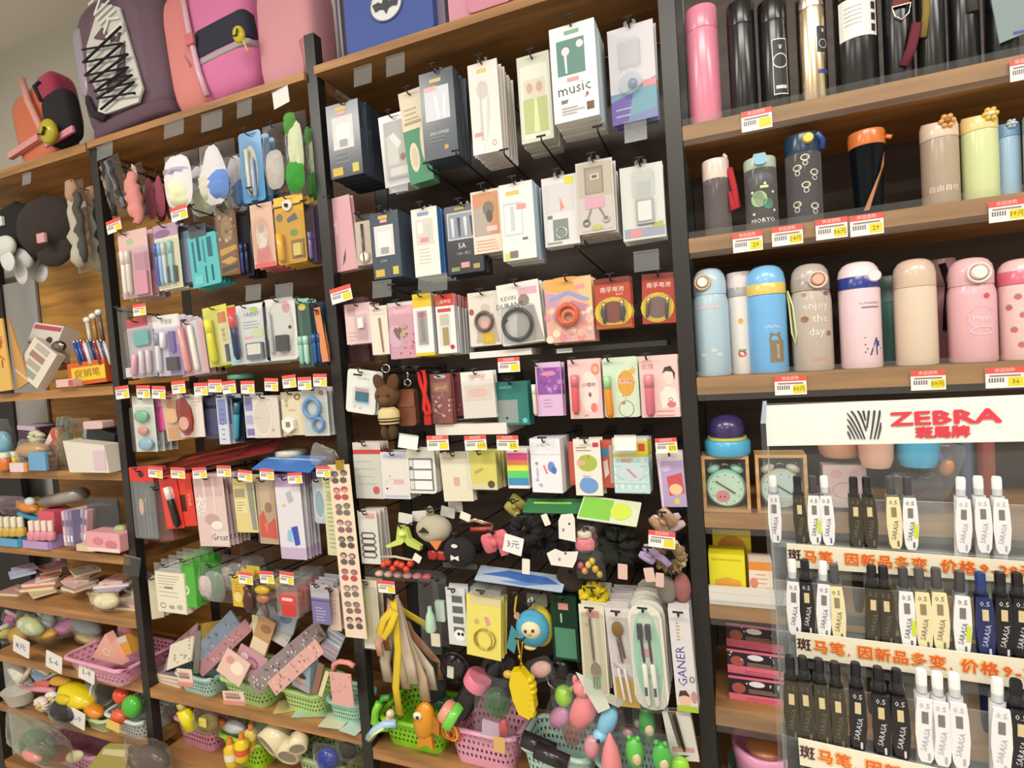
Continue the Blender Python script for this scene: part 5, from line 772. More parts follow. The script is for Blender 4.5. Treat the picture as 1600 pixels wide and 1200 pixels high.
loose('leopard_scrunchie', 'leopard print plush scrunchie with cream edge', 'hair tie', 1047, 872, -.03, [('scrunchie', scrunch(18, 9, '8d7650:f', 3)), ('cream_edge', scrunch(22, 5, 'd0c4a0:f', 4))] + [('spot', blob(2.4, 2, 2.4, '4a3826:f', 18 * math.cos(a), -9, 18 * math.sin(a))) for a in (.3, 1.2, 2.1, 3.0, 3.9, 4.8, 5.6)], hook=(0, 20))
loose('lilac_bow', 'lilac ribbon bow with trailing tail beside the leopard print', 'hair clip', 1014, 866, -.035, [('bow', bow(14, 13, 'b8a4cc:f')), ('tail', line([(4, 0, -6), (6, -2, -20), (2, -2, -34)], 6, 'b49cc8:f', flat=.25))], tilt=-60, hook=(0, 8))
loose('striped_ribbon_bow', 'pale striped ribbon bow against the post', 'hair clip', 1066, 822, -.01, [('bow', bow(14, 18, 'c9b0b4:f'))], tilt=60)
price_card(1034, 843, 42, 26, D - .07, 'red and yellow price tag in front of the leopard scrunchie', '', tilt=4)
loose('grey_fur_tie', 'grey and pink fluffy tie hanging low by the post', 'hair tie', 1052, 918, -.01, [('grey_fluff', blob(16, 12, 22, 'a39a90:u', -6, 0, -4)), ('pink_fluff', blob(14, 11, 24, 'c4817c:u', 18, 2, 0))], hook=(0, 20))
def lying(name, label, cx, cy, w, h, c, deco=None, dy=.0, tilt=0, pitch=62):
    def f(m):
        m.rbox(-w / 2, -h, w / 2, h, -1, 0, 2, c)
        if deco: deco(m)
    return loose(name, label, 'pack', cx, cy, dy, [('pack', f)], tilt=tilt, pitch=-pitch)
lying('lime_film_pack', 'dark green glossy film pack lying across the hooks', 872, 791, 106, 16, '3c7a4c:g', lambda m: m.rect(-40, 4, 20, 8, -1.3, 'a8d46a'), tilt=-1)
lying('lime_card', 'lime green and silver card lying tilted on the hooks', 952, 798, 92, 26, 'cfd6b8', lambda m: (m.rect(-44, -22, 4, 22, -1.3, '7fc048'), m.ell(18, 0, 16, 18, -1.5, 'c9d84c')), dy=-.03, tilt=6)
lying('blue_film_pack', 'blue dolphin patterned pack lying on the lower hooks', 812, 904, 136, 15, 'a9b8cc', lambda m: (m.poly([(-60, -2), (-20, 11), (40, 8), (62, -2), (20, -8), (-20, -2)], -1.3, '3f68b0'), m.poly([(-30, -10), (10, -13), (40, -6), (0, -6)], -1.5, '6a8cc4')), dy=-.01, tilt=3)
lying('red_film_pack', 'long dark red glossy film pack lying over the red pen cards', 350, 712, 190, 30, '8a2c2c:g', lambda m: (m.rect(-80, 6, 70, 14, -1.3, 'b8605c'), m.rect(-90, -22, 40, -14, -1.3, '5c2020')), dy=.03, tilt=-9, pitch=66)
lying('brown_film_pack', 'long brown glossy film pack lying beside the dark red one', 328, 724, 110, 22, '6a4436:g', lambda m: m.rect(-60, 4, 50, 10, -1.3, 'b89080'), dy=.05, tilt=-12, pitch=66)
lying('blue_flat_pack', 'bright blue flat pack lying on the hooks near the bulldog clip', 452, 724, 90, 22, '4a7cc4:g', lambda m: m.rect(-40, 8, 40, 12, -1.3, 'a8c4e4'), dy=.0, tilt=2, pitch=68)
loose('silver_tape_reel', 'silver and cream tape reel lying above the lilac pen packs', 'tape', 455, 708, .04, [('reel', lambda m: m.lathe([(18, -5), (20, -4), (20, 4), (10, 5)], 'cfcabc:g', 22))])
loose('mint_tape_reel', 'mint green tape reel lying above the correction tapes', 'tape', 378, 588, .05, [('reel', lambda m: m.lathe([(16, -4), (17, -3), (17, 3), (9, 4)], '6aae96:g', 22))])
loose('clear_corner_pack', 'crinkled clear pouch in front of the post above the banner', 'pack', 505, 714, -.02, [('pouch', film(40, 36, 14, 'e6eaea:t', 191))], tilt=20)
# row 7
hang('cream_tie_pack', 'tall cream hair tie pack against the black post', 'pack', 566, 906, 593, 1014, 'dcd2b8', [('r', .1, .2, .5, .9, 'e6dca8'), ('r', 0, .92, .7, 1, 'efeae2')], [('bl', .05, .1, .95, .98, .012)], n=2, gap=.02, dy=-.01)
price_card(604, 917, 26, 19, D - .055, 'price tag above the ribbon lanyards', '', txt=False)
RB = [('peach', 'd9a88c:f', -12, 586, 1030, 6), ('brown', '9a6040:f', -4, 598, 1022, 5), ('bright yellow', 'd9bc2c:f', 4, 609, 1124, 6), ('lace white', 'dccdb8:f', 12, 634, 1070, 9), ('sandy lace', 'cbb496:f', 20, 652, 1098, 8), ('pale gold', 'd2c07a:f', 10, 645, 1062, 5), ('cream lace', 'd9d0b8:f', 16, 664, 1080, 8), ('rose', 'c98c88:f', 0, 622, 1010, 6),
      ('ivory crochet', 'cfc4ac:f', -8, 594, 1080, 9), ('tan', 'b08a68:f', -14, 578, 1004, 5), ('wheat', 'd8c49c:f', 6, 624, 1086, 9), ('short yellow', 'dcc23a:f', 22, 662, 985, 6), ('pale rust', 'b98866:f', 26, 676, 1062, 7), ('blush', 'd8b4a4:f', 2, 612, 1050, 8)]
for i, (cn, c, sw, xe, ye, r) in enumerate(RB):
    pts = [(0, 0, 8), (sw * .4, -2, -10), (sw, -4, -(ye - 945) * .4), (xe - 615, -2, -(ye - 945) * .75), (xe - 615 + 2, 0, -(ye - 945))]
    loose('ribbon_lanyard', cn + ' ribbon lanyard hanging in the bundle by the post', 'lanyard', 615, 945, -.03 + .0045 * i if i != 2 else -.05, [('ribbon', line(pts, r, c, flat=.12)), ('cord_end', blob(4, 4, 7, '26221f:g', 0, -3, 12))], hook=(0, 14) if i == 0 else None)
loose('ribbon_loop', 'yellow looped ribbon bow on the lanyard bundle', 'lanyard', 605, 970, -.05, [('loop', line([(10, 0, 18), (-2, -4, 4), (-10, -6, -18), (-4, -6, -24), (6, -4, -8), (14, 0, 16)], 6, 'd8bb30:f', flat=.15))])
loose('green_vial_pack', 'clear pouch with a mint green vial and tag', 'pack', 672, 962, -.02, [('pouch', film(34, 120, 12, seed=9)), ('vial', lambda m: m.lathe([(7, -24), (8, -20), (6, 0), (3, 8), (3, 14)], 'b4d8c0:g', 14)), ('paper_tag', slab(2, -44, 16, -24, 1, 'd6cdb8', -5))], hook=(0, 50))
loose('green_vial_pack', 'clear pouch of pale vials next to the windowed card', 'pack', 690, 955, .0, [('pouch', film(24, 110, 10, seed=11)), ('vial', slab(-7, -14, 7, 18, 5, 'bcd0c4:g'))], hook=(0, 50))
hang('window_card', 'white card with four square windows and panda print', 'card', 699, 918, 729, 1008, 'd6d9da', [('r', .3, .14 + .18 * i, .85, .26 + .18 * i, '5a625e') for i in range(4)] + [('e', .6, .82, .3, .1, 'efeeea'), ('e', .55, .8, .08, .03, '2a2a2a'), ('e', .75, .8, .08, .03, '2a2a2a')], n=3, gap=.014, dy=-.012)
hang('bracelet_pack', 'yellow paper card with a pink tasselled thin bracelet', 'card', 729, 932, 783, 1028, 'e6da6c', [('r', .1, -.0, .98, .14, 'd8cc9a'), ('p', [(.5, .3), (.62, .28), (.7, .44), (.6, .48)], 'd99a94'), ('e', .3, .42, .08, .05, 'c9b468'), ('r', .4, .24, .7, .32, 'e9dd80')], [('rg', 'bracelet', .56, .68, .28, .02, 'c9b45c:m'), ('rg', 'bracelet', .48, .7, .26, .014, 'd2bd68:m'), ('bx', 'clear_header', .1, -.14, .98, .0, .001, 'e6e8e6:t')], n=4, gap=.012, dy=-.02, tilt=4, hv=-.08)
loose('round_plush', 'round blue plush bird keychain with a cream face', 'plush toy', 833, 990, -.03, [('body', blob(27, 20, 29, '4fa4c9:f')), ('face', blob(16, 8, 14, 'e6d8b0:f', 2, -14, 4)), ('eye', blob(2.4, 2, 2.6, '2a2620:g', -4, -22, 5)), ('eye', blob(2.4, 2, 2.6, '2a2620:g', 8, -22, 7)), ('beak', blob(2.5, 2, 2, 'c9853c:g', 3, -23, 1)), ('back', blob(24, 12, 34, 'd3bc30:f', 6, 12, -1)), ('foot', blob(10, 6, 4, 'd9c888:f', -4, -6, -28)), ('ear', blob(5, 5, 6, 'c79aa4:f', -22, -6, 20)), ('loop', line([(-2, 0, 28), (-4, 0, 44), (2, 0, 50), (4, 0, 34)], 1.6, 'b9c4bc:g')), ('header', slab(-6, 36, 26, 56, 1, 'cfd2c0:t'))], hook=(0, 46))
loose('charm_chain', 'yellow twisted cord with gold beads beside the blue plush', 'cord', 806, 985, -.02, [('cord', line([(6, 0, 60), (0, 0, 30), (8, 0, 12), (2, 0, -20), (6, 0, -60)], 1.6, 'c9a82c:g')), ('teal_tag', plate([(-16, -28), (-4, -36), (4, -4), (-6, 8)], 2, '3f8a94:g')), ('bead', blob(3, 3, 4, 'd9b848:m', 6, -2, -52)), ('bead', blob(3, 3, 4, 'd9b848:m', 4, -2, -40))], hook=(6, 58))
hang('green_file_pack', 'bottle green plastic file pack with a small red label', 'pack', 862, 930, 903, 1032, '3f7a5c:t', [('r', .3, .12, .68, .22, 'c98a80'), ('r', .36, .28, .42, .42, 'a8c8b4'), ('r', .1, .5, .9, .96, '4a866a')], n=4, gap=.012, dy=.0)
loose('yellow_ruffle', 'yellow ruffled scrunchie above the cutlery packs', 'hair tie', 928, 930, .0, [('ruffle', scrunch(14, 9, 'd9c41f:f', 6, .7))], hook=(0, 10))
hang('cutlery_pack', 'white card with a steel fork and wooden sides', 'card', 908, 945, 948, 1086, 'e3dcc6', [('p', [(.08, .1), (.28, .1), (.5, .62), (.55, 1), (.1, .9)], 'd2c8a8'), ('p', [(.62, .1), (.8, .1), (.95, .98), (.75, .98)], 'd2c8a8'), ('r', .3, .06, .8, .14, 'd3948c'), ('r', .2, .2, .4, .24, 'd8a49c')], [('st', 'fork_handle', .42, .12, .5, .62, .05, '8d8574:m'), ('el', 'fork_head', .54, .72, .2, .09, .003, 'a39a86:m'), ('st', 'tine', .42, .76, .44, .92, .03, 'c9c2b0:m'), ('st', 'tine', .54, .77, .55, .93, .03, 'c9c2b0:m'), ('st', 'tine', .66, .76, .66, .92, .03, 'c9c2b0:m'), ('bl', .06, .08, .95, .98, .01)], n=8, gap=.014, dy=-.03, slope=-.1)
hang('makeup_brush_pack', 'slim white pack with a tan makeup brush and amber foot', 'card', 953, 950, 992, 1104, 'ded6d4', [('r', .1, .7, 1, 1, 'd2a434'), ('p', [(.1, .55), (.9, .72), (.9, .76), (.1, .6)], 'c9a8b4'), ('r', .3, .48, .8, .56, 'd3c3b8')], [('ba', 'brush_head', .46, .2, .24, .08, .006, 'a8814c:u'), ('st', 'brush_handle', .5, .28, .62, .5, .05, '5a3a2a:g'), ('st', 'spatula', .38, .3, .5, .55, .05, '8d8886:m'), ('st', 'white_stick', .3, .6, .42, .94, .06, 'e3dde4:g'), ('st', 'white_stick', .55, .6, .68, .96, .06, 'e3dde4:g'), ('bl', .08, .1, .96, .98, .01)], n=9, gap=.012, dy=-.03, tilt=-3, slope=-.1)
def tb(m): pass
p_ = hang('toothbrush_pack', 'long rounded mint blister with two dark toothbrushes', 'pack', 986, 944, 1040, 1108, 'e6e3d6:g', [('e', .5, .5, .42, .46, 'a8d8bc'), ('r', .3, .1, .7, .96, 'd9e3d0'), ('r', .3, .42, .64, .5, 'e3a8a4'), ('r', .28, .66, .8, .7, 'b9bcd0')], [('bx', 'brush_head', .26, .18, .42, .32, .008, '23303c:g'), ('bx', 'brush_head', .5, .18, .66, .32, .008, '23303c:g'), ('st', 'brush_neck', .35, .32, .38, .55, .04, '2a3640:g'), ('st', 'brush_neck', .58, .32, .6, .55, .04, '2a3640:g'), ('st', 'brush_handle', .38, .55, .4, .96, .08, 'e6e6dc:g'), ('st', 'brush_handle', .62, .55, .66, .96, .08, 'e6e6dc:g'), ('bx', 'grip', .34, .76, .42, .84, .012, '3a4444:g'), ('bx', 'grip', .6, .76, .68, .84, .012, '3a4444:g'), ('bl', .1, .1, .92, .98, .016)], n=7, gap=.018, t=.003, r=.42, dy=-.035, tilt=-2, slope=-.1)
hang('toothbrush_box', 'tall white toothbrush box with a child face print', 'box', 1052, 944, 1085, 1102, 'dcd9dc', [('t', .42, .56, .12, 'GANER', '4a4494', 90), ('l', .3, .14, .5, .3, 6, 'b9a880'), ('e', .4, .88, .3, .07, 'e6c0a4'), ('p', [(.12, .86), (.2, .8), (.5, .79), (.68, .85), (.4, .84)], '4a342a'), ('r', 0, .94, 1, 1, 'a8c83c'), ('e', .86, .85, .14, .06, 'c99090'), ('o', .84, .68, .12, .03, .04, '55505c')], n=3, gap=.026, t=.022, dy=-.02, tilt=-2)
hang('spoon_card', 'white cutlery card with a dark spoon standing low by the post', 'card', 1041, 1112, 1086, 1188, 'd6d3cb', [('p', [(.2, .0), (.5, .0), (.6, .8), (.35, .8)], '6a6054'), ('r', .1, .72, .9, .82, 'c99a94'), ('p', [(.3, .88), (.7, .88), (.5, .93)], '4a443c'), ('t', .3, .74, .08, 'DUN', 'c95a5c')], [('st', 'spoon', .42, .05, .55, .78, .06, '4f4a44:m')], n=2, gap=.012, dy=-.03, tilt=-8, hook=False)
# ------------------------------------------------------------------ baskets with pierced sides
def basket_mesh(col, W=.16, Dp=.12, H=.055, flare=.82, holes=True):
    m = MB(); per = rrect(-W / 2, -Dp / 2, W / 2, Dp / 2, .028, 5); n = len(per)
    # resample the outline evenly
    L = [0]
    for i in range(n): L.append(L[-1] + math.hypot(per[(i + 1) % n][0] - per[i][0], per[(i + 1) % n][1] - per[i][1]))
    def at(s):
        s = s % L[-1]
        for i in range(n):
            if s <= L[i + 1] + 1e-9:
                f = (s - L[i]) / max(1e-9, L[i + 1] - L[i]); a, b = per[i], per[(i + 1) % n]; return (a[0] + (b[0] - a[0]) * f, a[1] + (b[1] - a[1]) * f)
    N = 44; R = 5
    def pt(i, j):
        x, y = at(L[-1] * i / N); h = j / R; k = flare + (1 - flare) * h; return Vector((x * k, y * k, H * h))
    for j in range(R):
        for i in range(N):
            o = (j % 2) * .5
            q = [pt(i + o, j), pt(i + 1 + o, j), pt(i + 1 + o, j + 1), pt(i + o, j + 1)]
            if holes and 0 < j < R:
                c = (q[0] + q[1] + q[2] + q[3]) / 4; inn = [c + (v - c) * .45 for v in q]; m.add(q + inn, [(0, 1, 5, 4), (1, 2, 6, 5), (2, 3, 7, 6), (3, 0, 4, 7)], col)
            else: m.add(q, [(0, 1, 2, 3)], col)
    m.add([pt(i, 0) for i in range(N)], [list(range(N - 1, -1, -1))], col)
    m.tube([Vector((at(L[-1] * i / N)[0] * 1.03, at(L[-1] * i / N)[1] * 1.03, H)) for i in range(N)], .006, col, 8, True, 1.2)
    return m
def basket(label, cx, cy, zs, wpx, hpx, col, rot=0, dr=.75):
    """front bottom centre at pixel (cx, cy) on the board at height zs"""
    p = PZ(cx, cy, zs); sx, sz = scale(p); W = wpx / sx; H = hpx / sz; Dp = W * dr
    x = p.x
    for q in (XA, XB, XC):
        g = W * .54 + PW / 2 + .008
        if abs(x - q) < g: x = q + math.copysign(g, x - q)
    o = basket_mesh(col, W, Dp, H).build('plastic_basket'); o.location = (x, p.y + Dp * .42, zs + .0005); o.rotation_euler = (0, 0, math.radians(rot)); tagob(o, label, 'basket'); return o
Z1, Z2 = SB[0], SA[0]; ZL = SA[1]
basket('lime green pierced basket holding the orange fish', 640, 1170, Z1, 104, 44, '8fd42c:g', -2)
basket('pink pierced basket holding black jars and toys', 756, 1200, Z1, 112, 58, 'e6a3bd:g', -2)
basket('pale mint pierced basket of bagged toys', 872, 1234, Z1, 112, 58, 'bfe0d4:g', -2)
basket('sky mint basket of bagged frogs next to the post', 990, 1262, Z1, 112, 58, 'a9d4cc:g', -2)
basket('small mint basket of magazines on the low board', 307, 1085, Z2, 62, 30, 'aed4cc:g', -4)
basket('pale green basket under the long patterned packs', 386, 1101, Z2, 78, 36, 'b4d88c:g', -4)
basket('pale green basket with upright doll boxes', 474, 1116, Z2, 70, 36, 'bce08c:g', -4)
basket('mint basket with pink cards against the tall post', 543, 1132, Z2, 56, 34, 'a8d8c4:g', -2)
basket('pink basket of yellow tubes under the low board', 297, 1166, ZL, 66, 42, 'dd94b4:g', -4)
basket('lime basket of yellow bottles under the low board', 382, 1198, ZL, 72, 44, 'a4dc2c:g', -4)
# centre baskets: contents
loose('fish_toy', 'orange glossy fish shaped toy leaning in the lime basket', 'toy', 663, 1122, .0, [('body', lambda m: m.ball((0, 0, -4), (17, 12, 30), 'dc9424:g', mx=Matrix.Rotation(.15, 3, 'Y'))), ('tail', plate([(-8, -24), (-12, -44), (4, -38), (14, -44), (12, -24)], 6, 'd28a20:g')), ('eye', blob(7, 4, 6, 'f0e6c8:g', -4, -11, 10)), ('pupil', blob(2.5, 2, 2.5, '2a2018:g', -2, -15, 10)), ('fin', plate([(10, 14), (26, 0), (24, -22), (10, -16)], 4, 'b87818:g'))])
loose('rubber_hoop', 'looped green rubber hoop at the basket rim', 'toy', 594, 1112, .01, [('loop', line([(-2, 0, 14), (-8, -2, 2), (-10, -4, -14), (0, -4, -22), (12, -3, -20)], 6, '7cc832:g')), ('dark_loop', line([(-4, 4, 6), (2, 4, 20), (12, 4, 22)], 5, '3f9a48:g'))])
loose('blue_brush_toy', 'pale blue curved brush toy lying over the lime basket', 'toy', 594, 1142, -.045, [('handle', line([(24, 4, 14), (8, 0, 12), (-6, -2, 2), (-18, -2, -14)], 6, 'a9c9e6:g')), ('stripe', line([(10, -6, 10), (-4, -8, 0), (-14, -8, -12)], 2, 'd9e4a8:g'))])
loose('mini_animal', 'tiny cream and tan animal figure in the lime basket', 'toy', 609, 1120, .0, [('body', blob(7, 6, 8, 'e0c898:g', 0, 0, -4)), ('head', blob(6, 6, 6, 'ecd8b8:g', 3, -2, 7))])
loose('dark_mug', 'dark green glass mug hanging behind the lime basket', 'mug', 682, 1066, .05, [('cup', lambda m: m.lathe([(13, -38), (16, -34), (19, 0), (21, 36)], '3a443c:g', 20, cap=True)), ('base', blob(22, 16, 12, '6d8a7c:t', 4, 0, -38))], tilt=10)
loose('round_mirror', 'round black compact with a white barcode label', 'compact', 711, 1052, .03, [('case', lambda m: m.ball((0, 0, 0), (24, 12, 24), '2a2628:g')), ('rim', lambda m: m.torus((0, 0, 0), 23, 2.5, '3a3638:g')), ('label', lambda m: m.rbox(-5, -9, 5, 9, -14, -12, 1, 'd9d6cc'))], tilt=6, hook=(0, 22))
loose('pink_cap_jar', 'black glass jar with a pink screw cap, tilted', 'jar', 738, 1090, .0, [('jar', lambda m: m.lathe([(15, -44), (16, -40), (16, 8), (13, 14)], '1f1c20:g', 20)), ('cap', lambda m: m.lathe([(20, 14), (20, 28), (18, 31)], 'e07c94:g', 20))], tilt=32)
loose('green_lid_pot', 'pot with lime lid and coral base leaning in the pink basket', 'pot', 706, 1118, -.01, [('lid', lambda m: m.lathe([(18, -10), (20, -6), (20, 2), (18, 4)], '74cc4c:g', 22)), ('base', lambda m: m.lathe([(17, 4.5), (16, 14), (12, 18)], 'dd9480:g', 22))], tilt=-58)
for i, (c, nm) in enumerate((('e0622c:g', 'orange'), ('e6c02c:g', 'yellow'), ('d9483c:g', 'red'))):
    loose('rubber_ring', nm + ' rubber ring at the edge of the pink basket', 'ring', 700 + 5 * i, 1142 + 2 * i, -.01 + .004 * i, [('ring', line([(9 * math.cos(a * .5236), 0, 13 * math.sin(a * .5236)) for a in range(12)], 1.8, c, True))], tilt=-25)
def yduck(m):
    m.ext([(-12, 34), (4, 38), (14, 26), (20, 6), (22, -20), (12, -36), (-4, -30), (-12, -10), (-16, 14)], -8, 8, 'e3c814:g')
def ylobes(m):
    for i in range(7): m.ball((16 + 3 * math.sin(i), 0, 24 - 9 * i), (6, 9, 5.5), 'dcc010:g')
loose('yellow_bun_toy', 'bright yellow lobed squeeze toy on a bead chain', 'toy', 815, 1082, -.045, [('body', yduck), ('lobes', ylobes), ('nose', blob(8, 6, 6, 'c9a64a:g', -18, -4, 28)), ('chain', line([(0, 0, 36), (4, 0, 60), (8, 0, 84)], 1, 'd0a840:m'))], hook=(8, 84))
loose('clear_toy_bag', 'crinkled clear bag with green dotted toy in the pink basket', 'bag', 772, 1112, .0, [('bag', film(64, 110, 34, seed=21)), ('toy', blob(20, 14, 24, '7fbc84:t', 4, 2, 14)), ('lilac_card', slab(-18, -44, 10, -16, 2, 'c9aec4')), ('red_toy', blob(8, 6, 14, 'c94a4c:g', 16, 0, -20)), ('price_slip', slab(6, -50, 24, -26, 1, 'dcae6c', -14))], tilt=6)
loose('black_bottle', 'black crinkled bagged bottle behind the yellow toy', 'bottle', 775, 1058, .04, [('bottle', lambda m: m.lathe([(15, -30), (16, -26), (16, 10), (9, 18), (8, 30)], '1d1b1e:g', 18)), ('wrap', film(46, 70, 30, seed=3))], tilt=30)
loose('black_purse', 'rounded black purse behind the mint basket', 'purse', 878, 1056, .02, [('body', lambda m: m.ball((0, 0, 0), (27, 18, 26), '181619:g')), ('zip', line([(-26, -6, 6), (-22, -12, -16), (-10, -16, -24)], 1.2, 'd6d2cc:m'))], tilt=-12)
loose('pink_film_bag', 'soft clear bag of pale pink goods under the blue plush', 'bag', 845, 1046, -.01, [('bag', film(44, 36, 24, seed=33)), ('goods', blob(18, 9, 12, 'cda39c:f'))], tilt=-25)
loose('lime_ball_toy', 'lime green apple shaped toy in a clear bag', 'toy', 882, 1098, -.01, [('apple', blob(15, 14, 17, '9ad048:g')), ('leaf', plate([(8, 14), (18, 22), (14, 10)], 3, 'c9cc3c:g')), ('bag', film(44, 52, 34, seed=12))])
loose('pink_cat_toy', 'coral pink kitten shaped toy in a clear bag', 'toy', 912, 1106, -.025, [('body', lambda m: m.ball((0, 0, -14), (20, 14, 36), 'ea8a90:g', mx=Matrix.Rotation(.5, 3, 'Y'))), ('head', blob(17, 12, 14, 'ec9096:g', 2, -3, 22)), ('ear', blob(5, 4, 8, 'ea8a90:g', -10, -3, 34)), ('ear', blob(5, 4, 8, 'ea8a90:g', 12, -3, 32)), ('bag', film(56, 84, 34, seed=13))])
for i, (x, y, c, nm, s) in enumerate(((876, 1130, 'c98ab0:g', 'mauve', 1), (898, 1152, 'd99a94:t', 'peach', 1.2), (925, 1170, 'd9929c:g', 'rose', .9))):
    loose('bagged_squeeze_toy', nm + ' squeeze toy in a crinkled clear bag', 'toy', x, y, -.02 - .008 * i, [('toy', lambda m, c=c, s=s: m.ball((0, 0, -3), (15 * s, 12, 20 * s), c, mx=Matrix.Rotation(.4, 3, 'Y'))), ('bag', film(48 * s, 58 * s, 34, seed=40 + i))], tilt=20 - 15 * i)
loose('white_leaflet', 'white and green leaflet card poking out of the toys', 'leaflet', 932, 1076, -.03, [('leaflet', lambda m: (m.ext([(-30, 24), (8, 8), (18, -28), (-2, -38), (-16, -10)], -1, 0, 'd6dccc'), m.poly([(-4, 30), (12, 22), (6, 0), (-8, 14)], -1.3, '8cd0b0')))], tilt=-4)
loose('steel_slip', 'silver and cream slip card under the cutlery', 'leaflet', 958, 1094, -.03, [('slip', plate([(-16, -2), (-4, 10), (20, 2), (8, -10)], 1, 'b9bcac'))])
loose('sky_dog_toy', 'sky blue dog shaped toy in a clear bag', 'toy', 950, 1142, -.035, [('body', lambda m: m.ball((0, 0, 2), (14, 12, 30), '86c8e8:g', mx=Matrix.Rotation(.45, 3, 'Y'))), ('muzzle', blob(12, 10, 10, '8fd0ee:g', -12, -6, -18)), ('nose', blob(3, 3, 3, '1d2630:g', -13, -16, -20)), ('bag', film(58, 80, 36, seed=51))])
loose('pink_rocket_toy', 'salmon pink pointed cone toy standing among the bags', 'toy', 955, 1182, -.05, [('cone', lambda m: m.lathe([(16, -30), (16, -4), (11, 16), (3, 34), (.5, 37)], 'e88d92:g', 18))])
for i, (x, y, w, h, c) in enumerate(((1012, 1142, 40, 76, '3f9a4c:g'), (992, 1178, 44, 60, '5cc84a:g'), (1034, 1180, 44, 60, '4cb848:g'))):
    loose('frog_toy_bag', ('dark green', 'bright green', 'leaf green')[i] + ' frog toy sealed in a clear bag', 'toy', x, y, -.03 - .01 * i, [('frog', lambda m, w=w, h=h, c=c: m.ball((0, 0, -4), (w * .36, 12, h * .4), c)), ('eye', blob(4, 4, 4, c, -7, -4, h * .36)), ('eye', blob(4, 4, 4, c, 7, -4, h * .36)), ('belly', blob(8, 5, 10, 'd9c4a0:g', 4, -9, -8)), ('bag', film(w + 8, h + 8, 34, seed=60 + i))])
loose('pink_ring_bag', 'clear bag with small pink and red charms', 'bag', 985, 1142, -.01, [('bag', film(60, 66, 26, seed=71)), ('charm', blob(9, 5, 7, 'd98fa0:g', -4, -4, -14)), ('charm', blob(8, 5, 5, 'a83a48:g', -18, 0, 18)), ('charm', blob(7, 5, 7, 'b9a8a4:g', 14, -2, 4))])
loose('lime_egg_toy', 'small glossy lime egg under the spoon card', 'toy', 1062, 1196, -.04, [('egg', blob(16, 12, 14, '96d83a:g'))])
for i in range(2):
    loose('black_roll', 'shiny black film roll lying on the mint basket', 'roll', 842 + 20 * i, 1170 + 12 * i, -.04 - .015 * i, [('roll', lambda m: m.tube([(-26, 0, 6), (26, 0, -6)], 12, '2a2429:g', 14)), ('core', lambda m: m.tube([(26, 0, -6), (27, 0, -6.2)], 7, '8a847c:g', 10))], group='black film rolls on the mint basket')
# low board of the left hook bay
def sheet(name, label, cat, cx, cy, dy, w, h, c, pr=None, tilt=0, pitch=0, yaw=0, t=2):
    def f(m):
        m.rbox(-w / 2, -h / 2, w / 2, h / 2, -t, 0, 1, c)
        if pr: pr(m)
    return loose(name, label, cat, cx, cy, dy, [('sheet', f)], tilt=tilt, pitch=-pitch, yaw=yaw)
lp = PZ(252, 1070, Z2)
for i in range(3):
    m = MB(); m.box(-.07, -.05, 0, .07, .05, .009, 'e9dcc0'); m.box(-.0705, -.0505, .009, .0705, .0505, .0105, ('b9a0b0', 'c4a8a0', '9c8a90')[i]); o = m.build('notebook'); o.location = (lp.x + .02, lp.y + .055, Z2 + .0008 + .0112 * i); o.rotation_euler = (0, 0, math.radians(-5 + 3 * i)); tagob(o, ('bottom', 'middle', 'top')[i] + ' notebook of the small cream-edged stack by the post', 'notebook')
def pat(n, c, w, h, seed):
    def f(m):
        rd = random.Random(seed)
        for i in range(n): x, z = rd.uniform(-w / 2 + 2, w / 2 - 4), rd.uniform(-h / 2 + 2, h / 2 - 3); m.rect(x, z, x + 3, z + 2.2, -2.3 - .01 * i, c[i % len(c)])
    return f
sheet('pattern_pack', 'long grey brick patterned sticker pack slanting over the baskets', 'pack', 450, 1036, -.02, 24, 150, '8d7f80', pat(70, ['d3c8c8', '5c5052', 'b9a8a8'], 24, 150, 3), tilt=52, pitch=14)
sheet('pattern_pack', 'long pink sticker pack slanting beside the brick pattern', 'pack', 463, 1042, -.03, 20, 104, 'd3a49c', pat(30, ['b98078', 'e6c8b8', '8d6a64'], 20, 104, 5), tilt=50, pitch=14)
sheet('pattern_pack', 'long rose edged pack slanting up to the hooks', 'pack', 352, 1020, .0, 16, 120, 'b08088', pat(18, ['8a5c68', 'd9b0b4'], 16, 120, 6), tilt=50, pitch=10)
sheet('blue_film_sheet', 'bluish printed film pack slanting behind the rose one', 'pack', 338, 1008, .02, 24, 110, '8fa0b8:g', pat(26, ['c9d0dc', '5a7090', 'b98a90'], 24, 110, 7), tilt=48, pitch=8)
sheet('yellow_folder', 'dull mustard folder lying back on the low board', 'folder', 338, 992, .06, 80, 30, 'b9983c', tilt=-14, pitch=40)
sheet('grey_stand', 'dark grey upright folder edge in the mint basket', 'folder', 309, 1018, .0, 6, 66, '7a7a70', tilt=8, yaw=30)
sheet('pink_pack', 'square pale pink flower pack in the green basket', 'pack', 366, 1042, -.03, 38, 36, 'd8b4a8', lambda m: (m.ell(6, 2, 10, 9, -2.4, 'e3d4bc'), m.ell(-8, 6, 6, 5, -2.6, 'c98f88')), tilt=24, pitch=20)
sheet('pink_pack', 'glossy mauve swirl pack behind the flower pack', 'pack', 392, 1040, -.02, 44, 34, 'b98a98', lambda m: (m.ring(2, 0, 12, 8, 3, -2.4, '8d5c6c'), m.ell(-10, 4, 6, 5, -2.6, 'd9b8c0')), tilt=20, pitch=20)
sheet('grey_film_pack', 'crumpled silver film pack under the red labelled cups', 'pack', 430, 985, .02, 60, 40, 'b3aea8:g', pat(20, ['d6d2cc', '8d8884'], 60, 40, 8), tilt=20, pitch=30)
